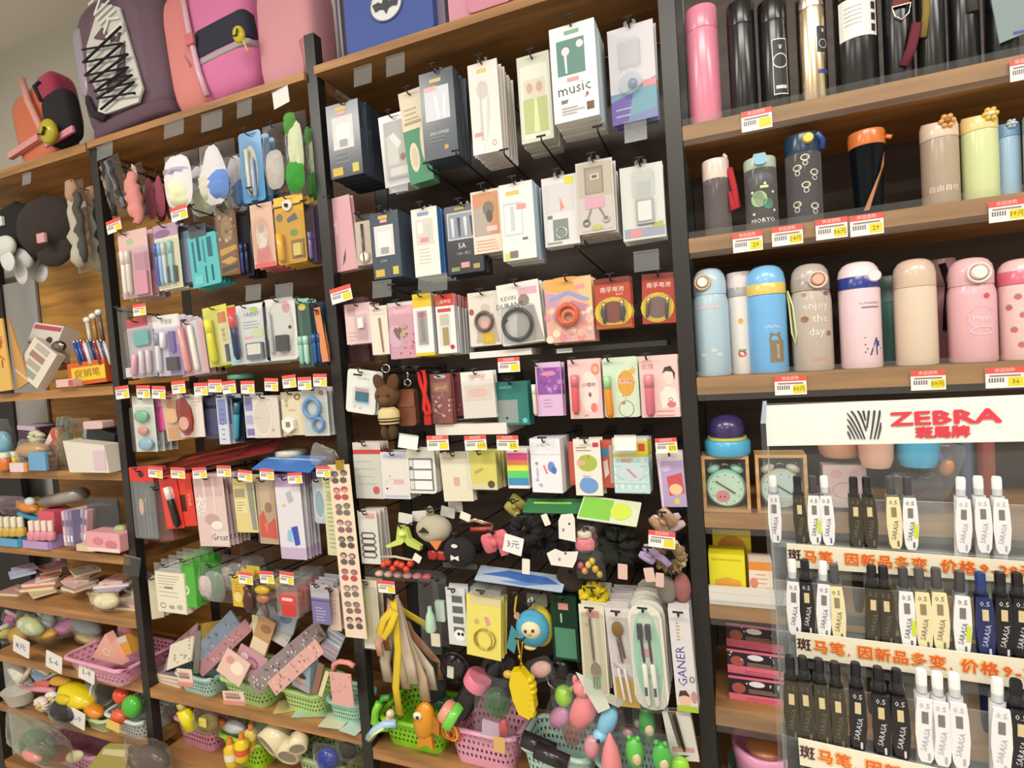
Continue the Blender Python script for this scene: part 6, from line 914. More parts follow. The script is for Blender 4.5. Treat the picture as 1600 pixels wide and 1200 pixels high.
sheet('tan_card_pack', 'tan and cream card pack among the film packs', 'pack', 412, 1000, .0, 26, 56, 'b98f64', lambda m: (m.rect(-12, -26, 12, -6, -2.3, 'd9c8a8'), m.ell(2, 12, 8, 6, -2.4, '8d6a4c')), tilt=20, pitch=10)
sheet('cream_card_pack', 'tall cream paper card behind the tan pack', 'pack', 402, 990, .03, 10, 60, 'ddd2ae', tilt=2)
sheet('clear_bag_pack', 'clear soft bag with blue foil at the back of the board', 'pack', 445, 975, .03, 40, 34, 'a8b0bc:g', lambda m: m.ell(4, 2, 9, 7, -2.4, '6a80a4'), tilt=10, pitch=20)
loose('doll_box', 'pale blue doll box standing in the green basket', 'box', 478, 1060, -.02, [('carton', lambda m: (m.box(-14, -8, -26, 14, 8, 26, 'a8bcd0'), m.rect(-12, 4, 12, 24, -8.3, '9cc8dc'), m.ell(0, -4, 7, 8, -8.5, 'e6c4a8'), m.ell(0, 1, 8, 5, -8.7, '5a3a2c'), m.rect(-12, -25, 12, -14, -8.4, 'c9b4c8')))], tilt=16, pitch=8)
sheet('brown_slip', 'narrow brown box edge beside the doll box', 'box', 498, 1060, -.015, 9, 52, '8d6450', tilt=20)
sheet('cream_slip', 'narrow cream slip card beside the brown edge', 'card', 507, 1068, -.02, 6, 44, 'ddd0a4', tilt=24)
sheet('pink_letter_card', 'pink printed card standing in the mint basket by the post', 'card', 535, 1076, -.03, 34, 50, 'dca8a0', pat(16, ['c98880', 'e6c0b4'], 34, 50, 12), tilt=-2)
loose('hair_hoop', 'coral curved hair hoop above the pink printed card', 'hair hoop', 536, 1044, -.02, [('loop', line([(-16, 0, -12), (-14, 0, 4), (-4, 0, 10), (10, 0, 10), (18, 0, 6)], 4, 'dd8f84:g'))])
sheet('plaid_pack', 'blue and pink plaid soft pack behind the baskets', 'pack', 520, 1014, .02, 28, 44, 'a8b8c8', lambda m: [m.rect(-13, -20 + 7 * i, 13, -17 + 7 * i, -2.4, ('dde4ea', 'c98f94')[i < 3]) for i in range(6)], tilt=24, pitch=14)
sheet('rose_stack', 'stack of glossy rose magazines by the post', 'magazine', 268, 1004, .05, 60, 26, 'b08a94', pat(16, ['d6b8bc', '8d6470'], 60, 26, 14), tilt=-34, pitch=35)
sheet('lilac_stack', 'lilac magazine under the rose ones', 'magazine', 262, 1026, .04, 60, 22, 'a98aa8', tilt=-28, pitch=40)
sheet('cream_magazine', 'cream and grey magazine leaning in the mint basket', 'magazine', 284, 1020, .02, 44, 36, 'd9d2bc', pat(14, ['a8a494', '8d9478'], 44, 36, 15), tilt=-22, pitch=30)
for a in ((290, 1058, 24, 26, 'in front of the small mint basket', -4), (366, 1090, 34, 20, 'in front of the pale green basket', -6)):
    sheet('paper_price_slip', 'pink edged price slip ' + a[4], 'price note', a[0], a[1], -.045, a[2], a[3], 'e9d0c0', lambda m, a=a: (m.rect(-a[2] / 2, -a[3] / 2, a[2] / 2, -a[3] / 2 + 6, -2.3, 'dc8a7c'), m.rect(-a[2] * .35, 0, a[2] * .35, 3, -2.3, '9a6a60'), m.rect(-a[2] * .35, 5, a[2] * .3, 8, -2.3, 'b08a80')), tilt=a[5], t=1)
for i, (x, y, w, h, c, nm) in enumerate(((440, 1110, 26, 10, 'd9c88c', 'straw'), (490, 1118, 60, 14, 'a8c4b0:g', 'sage glossy'), (517, 1136, 34, 8, 'cfd0b0', 'pale olive'), (548, 1146, 28, 10, 'bcd4c0', 'pale mint'))):
    p = PZ(x, y, Z2); sx, sz = scale(p); m = MB(); m.box(-w / sx / 2, -.03, 0, w / sx / 2, .03, .0015, c); o = m.build('loose_card'); o.location = (p.x, p.y + .02, Z2 + .0006 + .0018 * i); o.rotation_euler = (0, 0, math.radians(30 - 12 * i)); tagob(o, nm + ' card lying flat on the low board edge', 'card')
# under the low board
loose('yellow_tube', 'bright yellow tube standing in the pink basket', 'tube', 296, 1130, -.0, [('tube', lambda m: m.tube([(-8, 0, 16), (4, 0, -14)], 9, 'e3d41c:g', 12)), ('cap', lambda m: m.tube([(-12, 0, 26), (-8, 0, 16)], 6, 'b9a860:g', 10))])
loose('olive_bag', 'crumpled clear olive bag in the pink basket', 'bag', 322, 1128, .0, [('bag', film(44, 40, 28, 'dfe0c0:c', 81)), ('contents', blob(16, 10, 14, '8d7c4c:f', 2, 2, -2)), ('slip', slab(-2, 0, 10, 14, 1, 'd9c85c', -8))])
for i, (x, y, c) in enumerate(((378, 1168, 'e6c820:g'), (362, 1176, 'dfb82c:g'), (392, 1160, 'e3d060:g'))):
    loose('yellow_glue_bottle', ('bright yellow', 'amber', 'pale yellow')[i] + ' glue bottle in the lime basket', 'bottle', x, y, -.01 + .01 * i, [('bottle', lambda m, c=c: m.lathe([(8, -18), (9, -14), (9, 8), (4, 14)], c, 14)), ('cap', lambda m: m.lathe([(4, 14), (3, 24)], 'e0803c:g', 10)), ('label', lambda m: m.lathe([(9.3, -8), (9.3, 2)], ('d9603c', 'e6e0d0', 'c9a030')[i], 14, cap=False))], tilt=(4, -4, 10)[i])
loose('orange_ball_toy', 'small orange bumpy ball behind the lime basket', 'toy', 342, 1134, .02, [('ball', blob(9, 8, 8, 'e0703c:g'))])
loose('foil_bag', 'clear bag with white and blue foil behind the yellow bottles', 'bag', 362, 1144, .03, [('bag', film(56, 34, 24, seed=83)), ('foil', blob(20, 8, 10, 'd3d8dc:g', 4, 0, 0))])
loose('grey_film_bag', 'grey soft film bag beside the tape rolls', 'bag', 412, 1156, .02, [('bag', film(44, 50, 30, 'c9cfc6:t', 84))])
for i, (x, y, R, L, nm) in enumerate(((418, 1178, 20, 34, 'wide tape roll lying with its open end forward'), (464, 1166, 17, 30, 'narrow tape roll with a dark core'), (450, 1196, 16, 26, 'small tape roll lying low'))):
    loose('tape_roll', 'cream ' + nm, 'tape', x, y, -.02, [('roll', lambda m, R=R, L=L: (m.lathe([(R * .78, 0), (R, 0), (R, L), (R * .78, L), (R * .78, 0)], 'e3d6b0:g', 26, cap=False))), ('core', lambda m, R=R, L=L: m.lathe([(R * .76, 1), (R * .76, L - 1)], '9a8d7c', 26))], pitch=-70, yaw=(-18, 30, 10)[i])
loose('navy_toy', 'dark blue crinkled toy in a green basket under the board', 'toy', 512, 1186, -.01, [('toy', blob(16, 12, 18, '23348c:g')), ('bag', film(48, 46, 30, seed=85))])
basket('sage basket of dark blue toys under the low board', 505, 1232, ZL, 84, 44, 'b4cc9c:g', -4)
loose('black_net_bag', 'black and silver netted bag near the tall post', 'bag', 546, 1180, -.01, [('bag', film(50, 50, 34, 'e0dcd6:c', 86)), ('net', blob(18, 10, 16, '2a2624:f'))])
loose('dark_foil_bag', 'dark crumpled foil bags spilling by the near post', 'bag', 232, 1184, -.058, [('bag', film(80, 64, 40, 'e0dcd6:c', 87)), ('foil', blob(28, 14, 20, '5c504c:g', 0, 2, -4)), ('teal_patch', blob(18, 10, 12, '5aa0ac:g', 8, -4, -24))])

# ------------------------------------------------------------------ goods low in the right bay, behind the pen stand
def rshelf(i, cx, cy, back=0.02):                       # a point on right board i, seen at pixel column cx
    y = D + back; return Vector((P(cx, cy, y).x, y, SR[i] + .0008))
def clock(label, x0, x1, cy, col, face, hands=True, seed=1, back=.0):
    p0, p1 = P(x0, cy, D + .012 + back), P(x1, cy, D + .012 + back); W = p1.x - p0.x; H = W * 1.28; sx, sz = scale(p0)
    t = thing('alarm_clock_box', label, 'clock', ((p0.x + p1.x) / 2, D + .012 + back, SR[3] + .0008)); w = .006
    fr = MB(); fr.box(-W / 2, 0, 0, -W / 2 + w, .055, H, 'c39a66:w'); fr.box(W / 2 - w, 0, 0, W / 2, .055, H, 'c39a66:w'); fr.box(-W / 2 + w, 0, H - w, W / 2 - w, .055, H, 'c39a66:w'); fr.box(-W / 2 + w, 0, 0, W / 2 - w, .055, w, 'c39a66:w'); fr.box(-W / 2 + w, .052, w, W / 2 - w, .055, H - w, '3a3430'); fr.build('wood_box', t)
    R = W * .43; c = (0, .02, R + w * 1.3)
    m = MB(); m.lathe([(R * .9, -.012), (R, -.008), (R, .012), (R * .92, .014)], col, 32); m.v = [Vector((v.x, c[1] + v.z, c[2] + v.y)) for v in m.v]; k = m.build('clock_case', t)
    m = MB(); m.ell(0, c[2], R * .88, R * .88, c[1] - .0125, face, 30)
    for i in range(12): a = i * math.pi / 6; m.ell(R * .74 * math.sin(a), c[2] + R * .74 * math.cos(a), R * .035, R * .035, c[1] - .0127, '4a5a54', 6)
    m.ell(-R * .18, c[2] - R * .4, R * .36, R * .32, c[1] - .0128, 'e08a9c' if hands else 'c9ccd4', 16)
    if hands: m.ell(-R * .3, c[2] - R * .42, R * .05, R * .05, c[1] - .013, '4a3034', 8); m.ell(-R * .08, c[2] - R * .42, R * .05, R * .05, c[1] - .013, '4a3034', 8)
    m.build('dial', t)
    MB().tube([(R * .45, c[1] - .015, c[2] - R * .22), (-R * .5, c[1] - .015, c[2] + R * .42)], .0012, '3a3a38:k').build('hands', t)
    for s in (-1, 1):
        MB().ball((s * R * .58, c[1], c[2] + R * 1.02), (R * .36, .014, R * .22), col, 14, 8, Matrix.Rotation(s * .5, 3, 'Y')).build('bell', t)
        MB().tube([(s * R * .75, c[1], c[2] + R * 1.2), (s * R * .7, c[1], c[2] + R * 1.32)], .002, 'd9d6cc:m').build('bell_knob', t)
    MB().tube([(-R * .2, c[1], c[2] + R * 1.2), (0, c[1], c[2] + R * 1.28), (R * .2, c[1], c[2] + R * 1.2)], .002, 'd9d6cc:m').build('carry_handle', t)
    MB().box(-W / 2 + w, .001, w, W / 2 - w, .002, H - w, 'f2f6f4:c').build('clear_front', t)
    return H
Hc = clock('mint twin-bell alarm clock in a wooden box with pink pig dial', 1097, 1171, 745, '9fd4c4:g', 'cfe6d2')
clock('pale blue and cream twin-bell alarm clock in a wooden box', 1181, 1262, 745, 'd3c8b8:g', 'd0dcdc', hands=False)
tc = rshelf(3, 1136, 690, .04); zt = SR[3] + Hc + .0016
t = thing('snow_globe', 'round blue based ornament with a dark violet dome on the clock box', 'ornament', (tc.x, tc.y, zt))
R_ = 36 / scale(tc)[0]
MB().lathe([(R_ * .96, 0), (R_, .004), (R_ * 1.0, .026), (R_ * .92, .030)], '4fa8d4:g', 28).build('base', t)
MB().lathe([(R_ * .86, .0305), (R_ * .86, .036)], 'c9c45c:g', 28).build('gold_ring', t)
MB().lathe([(R_ * .76, .0365), (R_ * .8, .05), (R_ * .7, .068), (R_ * .4, .078), (.001, .08)], '3a3060:g', 26).build('dome', t)
def rbox_on(name, label, cat, x0, x1, ytop, shelf, col, pr=None, back=.015, dep=.06, yoff=0, yaw=0):
    p = P((x0 + x1) / 2, ytop, D + back); sx, sz = scale(p); W = (x1 - x0) / sx; z0 = SR[shelf] + .0008 + yoff; H = max(.01, p.z - z0)
    m = MB(); m.box(-W / 2, 0, 0, W / 2, dep, H, col)
    if pr: draw(m, pr, W, H, 0)
    o = m.build(name); o.location = (p.x, D + back, z0); o.rotation_euler = (0, 0, math.radians(yaw)); tagob(o, label, cat); return H
h1 = rbox_on('yellow_carton', 'bright yellow carton with an orange bear print in front', 'box', 1106, 1163, 866, 4, 'e6dc2c', [('r', .08, .1, .9, .14, 'c9b820'), ('p', [(.15, .55), (.5, .48), (.88, .55), (.85, .95), (.15, .95)], 'e0a43c'), ('l', .3, .75, .7, .85, 2, 'b87830')], .02, .05)
rbox_on('yellow_carton', 'yellow carton with brown bear set behind and higher', 'box', 1112, 1172, 828, 4, 'e3cc2c', [('e', .5, .3, .38, .2, 'c98a3c'), ('l', .3, .36, .7, .42, 2, 'e9d8a0')], .085, .05)
rbox_on('orange_carton', 'small white and orange carton with a red fruit print', 'box', 1169, 1206, 878, 4, 'ecdcc8', [('r', 0, 0, 1, .2, 'dc8f3c'), ('e', .2, .5, .18, .12, 'd98a6c'), ('e', .75, .75, .25, .14, 'd4503c'), ('l', .3, .3, .9, .5, 3, 'c98a78')], .02, .05)
rbox_on('lace_tray', 'low white lace edged tray in front of the yellow cartons', 'tray', 1105, 1240, 922, 4, 'dcd8d0', [('l', .02, .3, .98, .8, 2, 'b4b0a8')], .002, .012)
z_ = 0
for i, (lb, c) in enumerate((('lower', 'e8728a'), ('middle', 'e67088'), ('top', 'e06a84'))):
    p = P(1185, 1100 - 40 * i, D + .05); W = 92 / scale(p)[0]; H = 38 / scale(p)[1]
    m = MB(); m.box(-W / 2, 0, 0, W / 2, .09, H, '28222e'); draw(m, [('r', .0, .72 if i == 0 else .66, 1, 1, c), ('r', .0, .0, 1, .1, c), ('e', .18, .48, .12, .22, 'b05a50'), ('l', .35, .5, .95, .62, 3, 'd9b48c'), ('e', .5, .25, .14, .12, 'eeeaf0'), ('d', .05, .12, .95, .4, 8, i, .02, 'e6e0e8'), ('l', .3, .84, .9, .92, 2, 'a83c58')], W, H, 0)
    o = m.build('snack_carton'); o.location = (P(1140, 1100, D + .05).x + W / 2, D + .05 + .008 * i, SR[5] + .0008 + z_); o.rotation_euler = (0, 0, math.radians(-2 * i)); tagob(o, lb + ' black and pink snack carton of the stack', 'box'); z_ += H + .0006
p = rshelf(6, 1195, 1190, .09); zc = P(1200, 1185, D + .09).z
t = thing('pink_round_tin', 'round pink bowl shaped tin wrapped in clear film', 'tin', (p.x, p.y, SR[6] + .0008))
RR = 52 / scale(p)[0]; HH = max(.05, P(1200, 1160, D + .09).z - SR[6])
MB().lathe([(RR * .9, 0), (RR * .92, HH * .5), (RR, HH * .75), (RR * 1.02, HH), (RR * .9, HH), (RR * .86, HH * .8)], 'e29ac0:g', 30).build('tin_body', t)
MB().ball((0, 0, HH * .86), (RR * .6, RR * .6, RR * .22), 'c98a5c:g', 16, 8).build('tin_filling', t)
MB().lathe([(RR * 1.15, 0), (RR * 1.18, HH * .45)], '9fd0c8:g', 30, cap=False).build('mint_collar', t)
# dim goods behind the pen stand
def back_goods(label, name, cat, cx, cy, w, h, col, dy, shape='blob', shelf=3):
    if shape == 'blob': return loose(name, label, cat, cx, cy, dy, [('body', lambda m: m.lathe([(w * .36, -h / 2), (w * .44, -h * .3), (w / 2, h / 2)], col, 24))])
    return loose(name, label, cat, cx, cy, dy, [('body', lambda m: (m.box(-w / 2, -2, -h / 2, w / 2, 30, h / 2, col), m.ell(-w * .2, h * .3, w * .14, h * .1, -2.3, 'c99aa8'), m.ell(w * .22, h * .3, w * .12, h * .1, -2.3, 'c99aa8'), m.ring(0, -h * .1, w * .3, h * .2, 2, -2.3, 'b9909c')))])
back_goods('peach plastic bowl hanging over behind the pen stand', 'plastic_bowl', 'bowl', 1312, 703, 76, 26, 'e0a48c:g', .03)
back_goods('peach flower pot behind the pen stand', 'plastic_pot', 'pot', 1368, 700, 60, 58, 'e0ab98:g', .0)
back_goods('sky blue plastic pot behind the pen stand', 'plastic_pot', 'pot', 1432, 694, 76, 66, '4fb0dc:g', .01)
back_goods('clear pink patterned gift box behind the pen stand', 'gift_box', 'box', 1320, 762, 68, 66, 'c9b0b0', .03, 'box')
loose('foil_toy_bag', 'crinkled bag with an orange and violet toy behind the pens', 'bag', 1470, 738, .02, [('bag', film(60, 90, 40, 'd6d2d6:t', 91)), ('toy', blob(12, 8, 14, 'd9823c:g', 6, -4, 6)), ('violet_toy', blob(10, 8, 8, '6a5aa8:g', -14, -4, 18))], tilt=20)
loose('grey_film_lump', 'crumpled grey plastic wrap behind the pen stand', 'bag', 1430, 780, .02, [('wrap', film(90, 60, 40, 'b4aeb0:t', 92))])
loose('brown_bottle', 'red brown glass bottle at the back of the clock board', 'bottle', 1540, 710, .06, [('bottle', lambda m: m.lathe([(14, -90), (14, 10), (9, 30), (9, 50)], '8d4438:g', 18))])
loose('dark_bottle', 'slate blue bottle at the back of the clock board', 'bottle', 1505, 720, .06, [('bottle', lambda m: m.lathe([(16, -90), (16, 20), (9, 40), (9, 60)], '5a6074:g', 18))])
# ------------------------------------------------------------------ acrylic pen stand on a counter
YS = .475                                              # distance of the stand's header plane along the wall normal
YAW = math.radians(-4)
SO = P(1198, 660, YS)
def SP(px, py, off):                                   # pixel on the stand's plane moved `off` towards the viewer
    n = Vector((-math.sin(YAW), math.cos(YAW), 0)); r = ray(px, py); q = SO - n * off; return EYE + r * ((q - EYE).dot(n) / r.dot(n))
sxd = (SP(1300, 660, 0) - SP(1200, 660, 0)).length / 100; szd = (SP(1300, 700, 0) - SP(1300, 660, 0)).length / 40
stand = thing('pen_display_stand', 'clear acrylic pen stand with white header and taped price strips', 'display stand', SO, (0, 0, YAW))
inv = Matrix.Rotation(-YAW, 3, 'Z')
def SL_(px, py, off): return inv @ (SP(px, py, off) - SO)    # the same point in the stand's own frame
def quad_mesh(c4, off, th, spec):
    a = [SL_(x, y, off) for x, y in c4]; m = MB(); n = Vector((0, th, 0)); m.add(a + [v + n for v in a], [(3, 2, 1, 0), (4, 5, 6, 7), (0, 1, 5, 4), (1, 2, 6, 5), (2, 3, 7, 6), (3, 0, 4, 7)], spec); return m
XR = 1790
def hy(x, y0, s): return y0 + s * (x - 1198)
hd = quad_mesh([(1198, 634), (XR, 634 - .042 * 592), (XR, 697 - .018 * 592), (1200, 697)], 0, .002, 'e6e4db')
o1, o2 = SL_(1351, 663, 0), SL_(1475, 655, 0)
zs = 28 / (1 / szd)
L0 = SL_(1322, 642, 0); L1 = SL_(1378, 686, 0); lw, lh = L1.x - L0.x, L0.z - L1.z
ST = [((0, .72), (.10, 1)), ((0, .50), (.22, 1)), ((0, .28), (.33, 1)), ((0, .06), (.43, 1)), ((.15, 0), (.51, 1)), ((.34, 0), (.56, .72)), ((1.0, .42), (.88, 1)), ((.98, 0), (.78, 1)), ((.82, 0), (.67, 1)), ((.66, 0), (.58, .62)), ((.5, 0), (.55, .34))]
for (ax, ay), (bx_, by) in ST:                         # striped square mark
    N_ = 6; e = []
    for j in range(N_ + 1):
        v = j / N_; e.append((ax + (bx_ - ax) * v ** (.75 if ax < .5 else 1.2), ay + (by - ay) * v, .033 * (1 if ay > 0 and ax == 0 else 1.05) * (1 - .35 * v)))
    for (x0_, y0_, w0_), (x1_, y1_, w1_) in zip(e, e[1:]):
        q = [(min(1, max(0, x0_ - w0_)), y0_), (min(1, max(0, x0_ + w0_)), y0_), (min(1, max(0, x1_ + w1_)), y1_), (min(1, max(0, x1_ - w1_)), y1_)]
        hd.add([(L0.x + a_ * lw, L0.y - .0006, L0.z - b_ * lh) for a_, b_ in q], [(3, 2, 1, 0)], '3a3a44')
for t_, x_, y_, z_, w_ in (('ZEBRA', 1474, 653, 27, 1.6), ('斑馬牌', 1472, 676, 17, 1.25)):
    zp = SL_(x_, y_, 0)
    for k_, (dx_, dz_) in enumerate(((0, 0), (.0006, 0), (-.0006, 0), (0, .0005), (0, -.0005), (.0005, .0005), (-.0005, -.0005))): hd.text(t_, zp.x + dx_, zp.z + dz_, z_ * szd, zp.y - .0006 - .00002 * k_, 'd23a48', 1.5, w_)
hd.build('header_card', stand)
ACR = 'eef3f2:a'
zb = SL_(1225, 1640, .04).z
xl, xr = SL_(1196, 640, .0).x - .002, SL_(XR, 620, 0).x
TIER = [(.020, 'row1'), (.045, 'row2'), (.070, 'row3'), (.095, 'row4')]
TZ = [SL_(1215, 850, .020).z, SL_(1243, 990, .045).z, SL_(1240, 1150, .070).z, SL_(1240, 1320, .095).z]
MB().box(xl, -.115, zb, xl + .003, .03, SL_(1198, 632, 0).z, ACR).build('side_panel', stand)
MB().box(xr - .003, -.115, zb, xr, .03, SL_(1198, 632, 0).z, ACR).build('side_panel', stand)
MB().box(xl + .003, .004, zb, xr - .003, .006, SL_(1198, 632, 0).z, ACR).build('back_panel', stand)
for (off, _), tz in zip(TIER, TZ):
    k = MB(); k.box(xl + .003, -off - .006, tz - .003, xr - .003, -off + .012, tz, ACR); k.box(xl + .003, -off + .007, tz - .06, xr - .003, -off + .009, tz + .035, 'eef0ee:t'); k.box(xl + .003, -off - .008, tz - .02, xr - .003, -off - .006, tz + .004, ACR); k.build('tier', stand)
STRIP = [((1229, 849), (XR, 892), (XR, 925), (1230, 886), .0295), ((1243, 987), (XR, 1053), (XR, 1104), (1245, 1026), .0545), ((1247, 1153), (XR, 1272), (XR, 1322), (1250, 1195), .0795)]
TXT_S = '马笔，因新品多变，价格9-28元，'
for a, b, c, d, off in STRIP:
    m = quad_mesh([a, b, c, d], off, .0006, 'e2dac4')
    A = SL_(a[0], (a[1] + d[1]) / 2, off); B = SL_(b[0], (b[1] + c[1]) / 2, off); ang = math.degrees(math.atan2(B.z - A.z, B.x - A.x)); sz_ = (SL_(*a, off) - SL_(*d, off)).length * .5
    dx = (B - A).normalized(); pos = .35 * sz_ * 1.6
    m.text('斑', (A + dx * pos).x, (A + dx * pos).z, sz_ * 1.02, A.y - .0004 + (dx * pos).y, '4a2024', ang)
    m.text('斑', (A + dx * pos).x + .0005, (A + dx * pos).z + .0004, sz_ * 1.02, A.y - .0005, '4a2024', ang)
    pos += sz_ * 1.15
    for ch in TXT_S:
        adv = .55 if ch in '9-28' else .4 if ch == '，' else 1.1
        q = A + dx * (pos - sz_ * (1.1 - adv) / 2); g = ',' if ch == '，' else ch; pos += sz_ * adv + (sz_ * .3 if ch == '，' else .15 * sz_ if ch == '格' else 0)
        if ch != '，':
            for ex, ez in ((.0007, -.0006), (-.0006, .0005), (.0006, .0006)): m.text(g, q.x + ex, q.z + ez, sz_ * 1.05, q.y - .0004 - ex * .05, 'efb44c', ang)
        m.text(g, q.x, q.z, sz_, q.y - .0006, 'dd5638', ang); m.text(g, q.x + .0003, q.z + .0002, sz_, q.y - .00065, 'dd5638', ang)
    m.build('price_strip', stand)
# counter that carries the stand
cz = SO.z + zb
cm = MB(); cm.box(-.006, -.13, cz - .03, .5, .035, cz - .0008, 'c9b08c:w'); 
ct = thing('display_counter', 'low wooden counter under the pen stand', 'counter', (SO.x, SO.y, 0), (0, 0, YAW)); cm.build('counter_top', ct)
MB().box(.0, -.12, 0, .49, .03, cz - .0305, 'b9a080:w').build('counter_body', ct)
# pens: push button, collar, barrel, broad clip with print
def pen(label, group, px, py, off, lpx, body, btn, barrel, fs, win='8d857c', accent=None, txt='SARASA'):
    p = SP(px, py, off); L = lpx * szd; s = L / .062
    t = thing('gel_pen', label, 'pen', p, (0, math.radians(random.uniform(-1.5, 2)), YAW), group); r = .0047 * s
    MB().lathe([(.003 * s, -.062 * s), (r * .9, -.055 * s), (r, -.02 * s), (r, .046 * s)], barrel, 14).build('barrel', t)
    MB().lathe([(r * 1.02, .046 * s), (r * 1.05, .0475 * s), (r * .8, .052 * s)], 'd9dce0:c', 14).build('collar', t)
    MB().lathe([(r * .72, .0465 * s), (r * .74, .060 * s), (r * .62, .062 * s)], btn, 14).build('push_button', t)
    w = .0056 * s; pts = [(-w * .5, 0), (w * .5, 0), (w * .8, .004 * s), (w * 1.02, .02 * s), (w * .95, .034 * s), (w * .78, .045 * s), (-w * .78, .045 * s), (-w * .95, .034 * s), (-w * 1.02, .02 * s), (-w * .8, .004 * s)]
    y = -r - .0012 * s; m = MB(); m.ext(pts, y - .0022 * s, y, body)
    f = y - .0024 * s
    m.text('0.5', 0, .0405 * s, .0052 * s, f, fs); m.rect(-w * .34, .028 * s, w * .34, .0365 * s, f, win); m.text(txt, w * .05, .0165 * s, .0049 * s, f, fs, 80); m.rect(w * .2, .002 * s, w * .45, .007 * s, f, fs)
    if accent: m.rect(w * .4, .011 * s, w * .86, .023 * s, f - .0001, accent)
    m.build('clip', t)
    return t
PK = {'white': ('e0dde0:g', 'e0e0e0:g', 'e3e3ea:t', '6a6a7c', None), 'pure': ('e0dedf:g', 'e2e1de:g', 'dcdadb:g', 'a8a8b4', None), 'cream': ('ddd2a6:g', '4a484a:g', 'dcd8c0:t', '6a6450', None), 'lime': ('dedede:g', '3f3c40:g', 'd3d6da:t', '5c5c60', 'c3d428'),
      'smoke': ('3a352a:g', '1b181c:g', '4a463c:t', '6a6450', None), 'black': ('1d1b20:g', '17151a:g', '3a383e:t', 'c9c9cc', None), 'navy': ('232c5c:g', '1f3470:g', '2c3870:t', 'b9c0d8', None)}
KN = {'white': 'white clip gel pen with a white button', 'pure': 'solid white thick gel pen', 'cream': 'cream clip gel pen with a dark button', 'lime': 'white clip gel pen with lime print', 'smoke': 'smoky translucent gel pen', 'black': 'black gel pen with white lettering', 'navy': 'navy blue gel pen with white lettering'}
ROWS = [('top', .020, 101, [('white', 1210, 793), ('smoke', 1250, 795), ('lime', 1271, 796), ('white', 1292, 797), ('smoke', 1335, 800), ('smoke', 1358, 801), ('cream', 1395, 802), ('lime', 1419, 804), ('pure', 1499, 808), ('pure', 1532, 808), ('pure', 1560, 810), ('pure', 1640, 815), ('smoke', 1690, 819)]),
        ('middle', .045, 106, [('white', 1239, 932), ('black', 1260, 933), ('white', 1284, 937), ('cream', 1308, 942), ('smoke', 1360, 946), ('smoke', 1383, 949), ('lime', 1415, 953), ('cream', 1440, 955), ('cream', 1465, 956), ('lime', 1497, 962), ('navy', 1535, 966), ('black', 1562, 967), ('black', 1588, 969), ('black', 1625, 974)]),
        ('bottom', .070, 112, [('smoke', 1236, 1090), ('smoke', 1260, 1093), ('smoke', 1285, 1098), ('smoke', 1309, 1104), ('black', 1337, 1106), ('black', 1374, 1115), ('black', 1404, 1120), ('pure', 1440, 1123), ('pure', 1466, 1129), ('pure', 1494, 1132), ('pure', 1556, 1142), ('black', 1586, 1146), ('black', 1630, 1152)])]
for rn, off, lp_, lst in ROWS:
    for k, x, y in lst:
        b, bt, ba, fs, ac = PK[k]
        lb = KN[k] + ' in the ' + rn + ' tier of the acrylic stand'
        pen(lb, k + ' pens in the ' + rn + ' tier', x + (lp_ / 2) * .05, y + lp_ / 2, off, lp_, b, bt, ba, fs, '77706a' if k in ('white', 'pure', 'lime') else 'c9b98c' if k in ('smoke', 'black', 'navy') else '8a7a5c', ac)
# ------------------------------------------------------------------ bags and packs on the top boards
def bagthing(name, label, cx, cy, w, h, dep, parts, dy=.06, tilt=0, yaw=0): return loose(name, label, 'backpack', cx, cy, .012, parts, tilt, yaw, yoff=48)
def soft(w, h, d, c, x=0, z=0, y=0, ex=4.5):           # rounded-box body
    def f(m):
        n, k = 24, 14; vs = []
        for j in range(k + 1):
            t = -math.pi / 2 + math.pi * j / k
            for i in range(n):
                a = 2 * math.pi * i / n
                sp = lambda v: math.copysign(abs(v) ** (2 / ex), v)
                vs.append((x + w / 2 * sp(math.cos(a)) * sp(math.cos(t)), y + d / 2 * sp(math.sin(a)) * sp(math.cos(t)), z + h / 2 * sp(math.sin(t))))
        m.add(vs, [(j * n + i, j * n + (i + 1) % n, (j + 1) * n + (i + 1) % n, (j + 1) * n + i) for j in range(k) for i in range(n)], c, True)
    return f
def nike(m):
    y = -50
    m.ext([(-34, -88), (36, -94), (46, -76), (34, 16), (28, 62), (0, 84), (-10, 72), (-34, 30), (-40, -10), (-24, -60)], y, y + 3, 'dfe0dc')
    m.ext([(-10, -60), (22, -52), (30, 6), (20, -10), (8, -40), (-8, -48)], y - 2, y, '6f5a68:f')
    m.ext([(-18, 34), (20, 10), (26, 22), (8, 24), (-2, 44)], y - 2, y, '6f5a68:f')
    m.text('NIKE', 6, 56, 44, y - 2.5, 'f2f2ee', -72, .9)
def laces(m):
    pts = [(-36, 22), (30, 0), (-38, -20), (34, -40), (-26, -52), (40, -66), (-20, -84)]
    for p, q in zip(pts, pts[1:]): m.tube([(p[0], -55, p[1]), (q[0], -55, q[1])], 1.6, '1f1b20:f')
    for p, q in zip([(34, 24), (-36, 0), (38, -22), (-30, -36), (40, -56), (-22, -66), (40, -84)], [(-36, 0), (38, -22), (-30, -36), (40, -56), (-22, -66), (40, -84), (38, -86)]): m.tube([(p[0], -56.5, p[1]), (q[0], -56.5, q[1])], 1.6, '1f1b20:f')
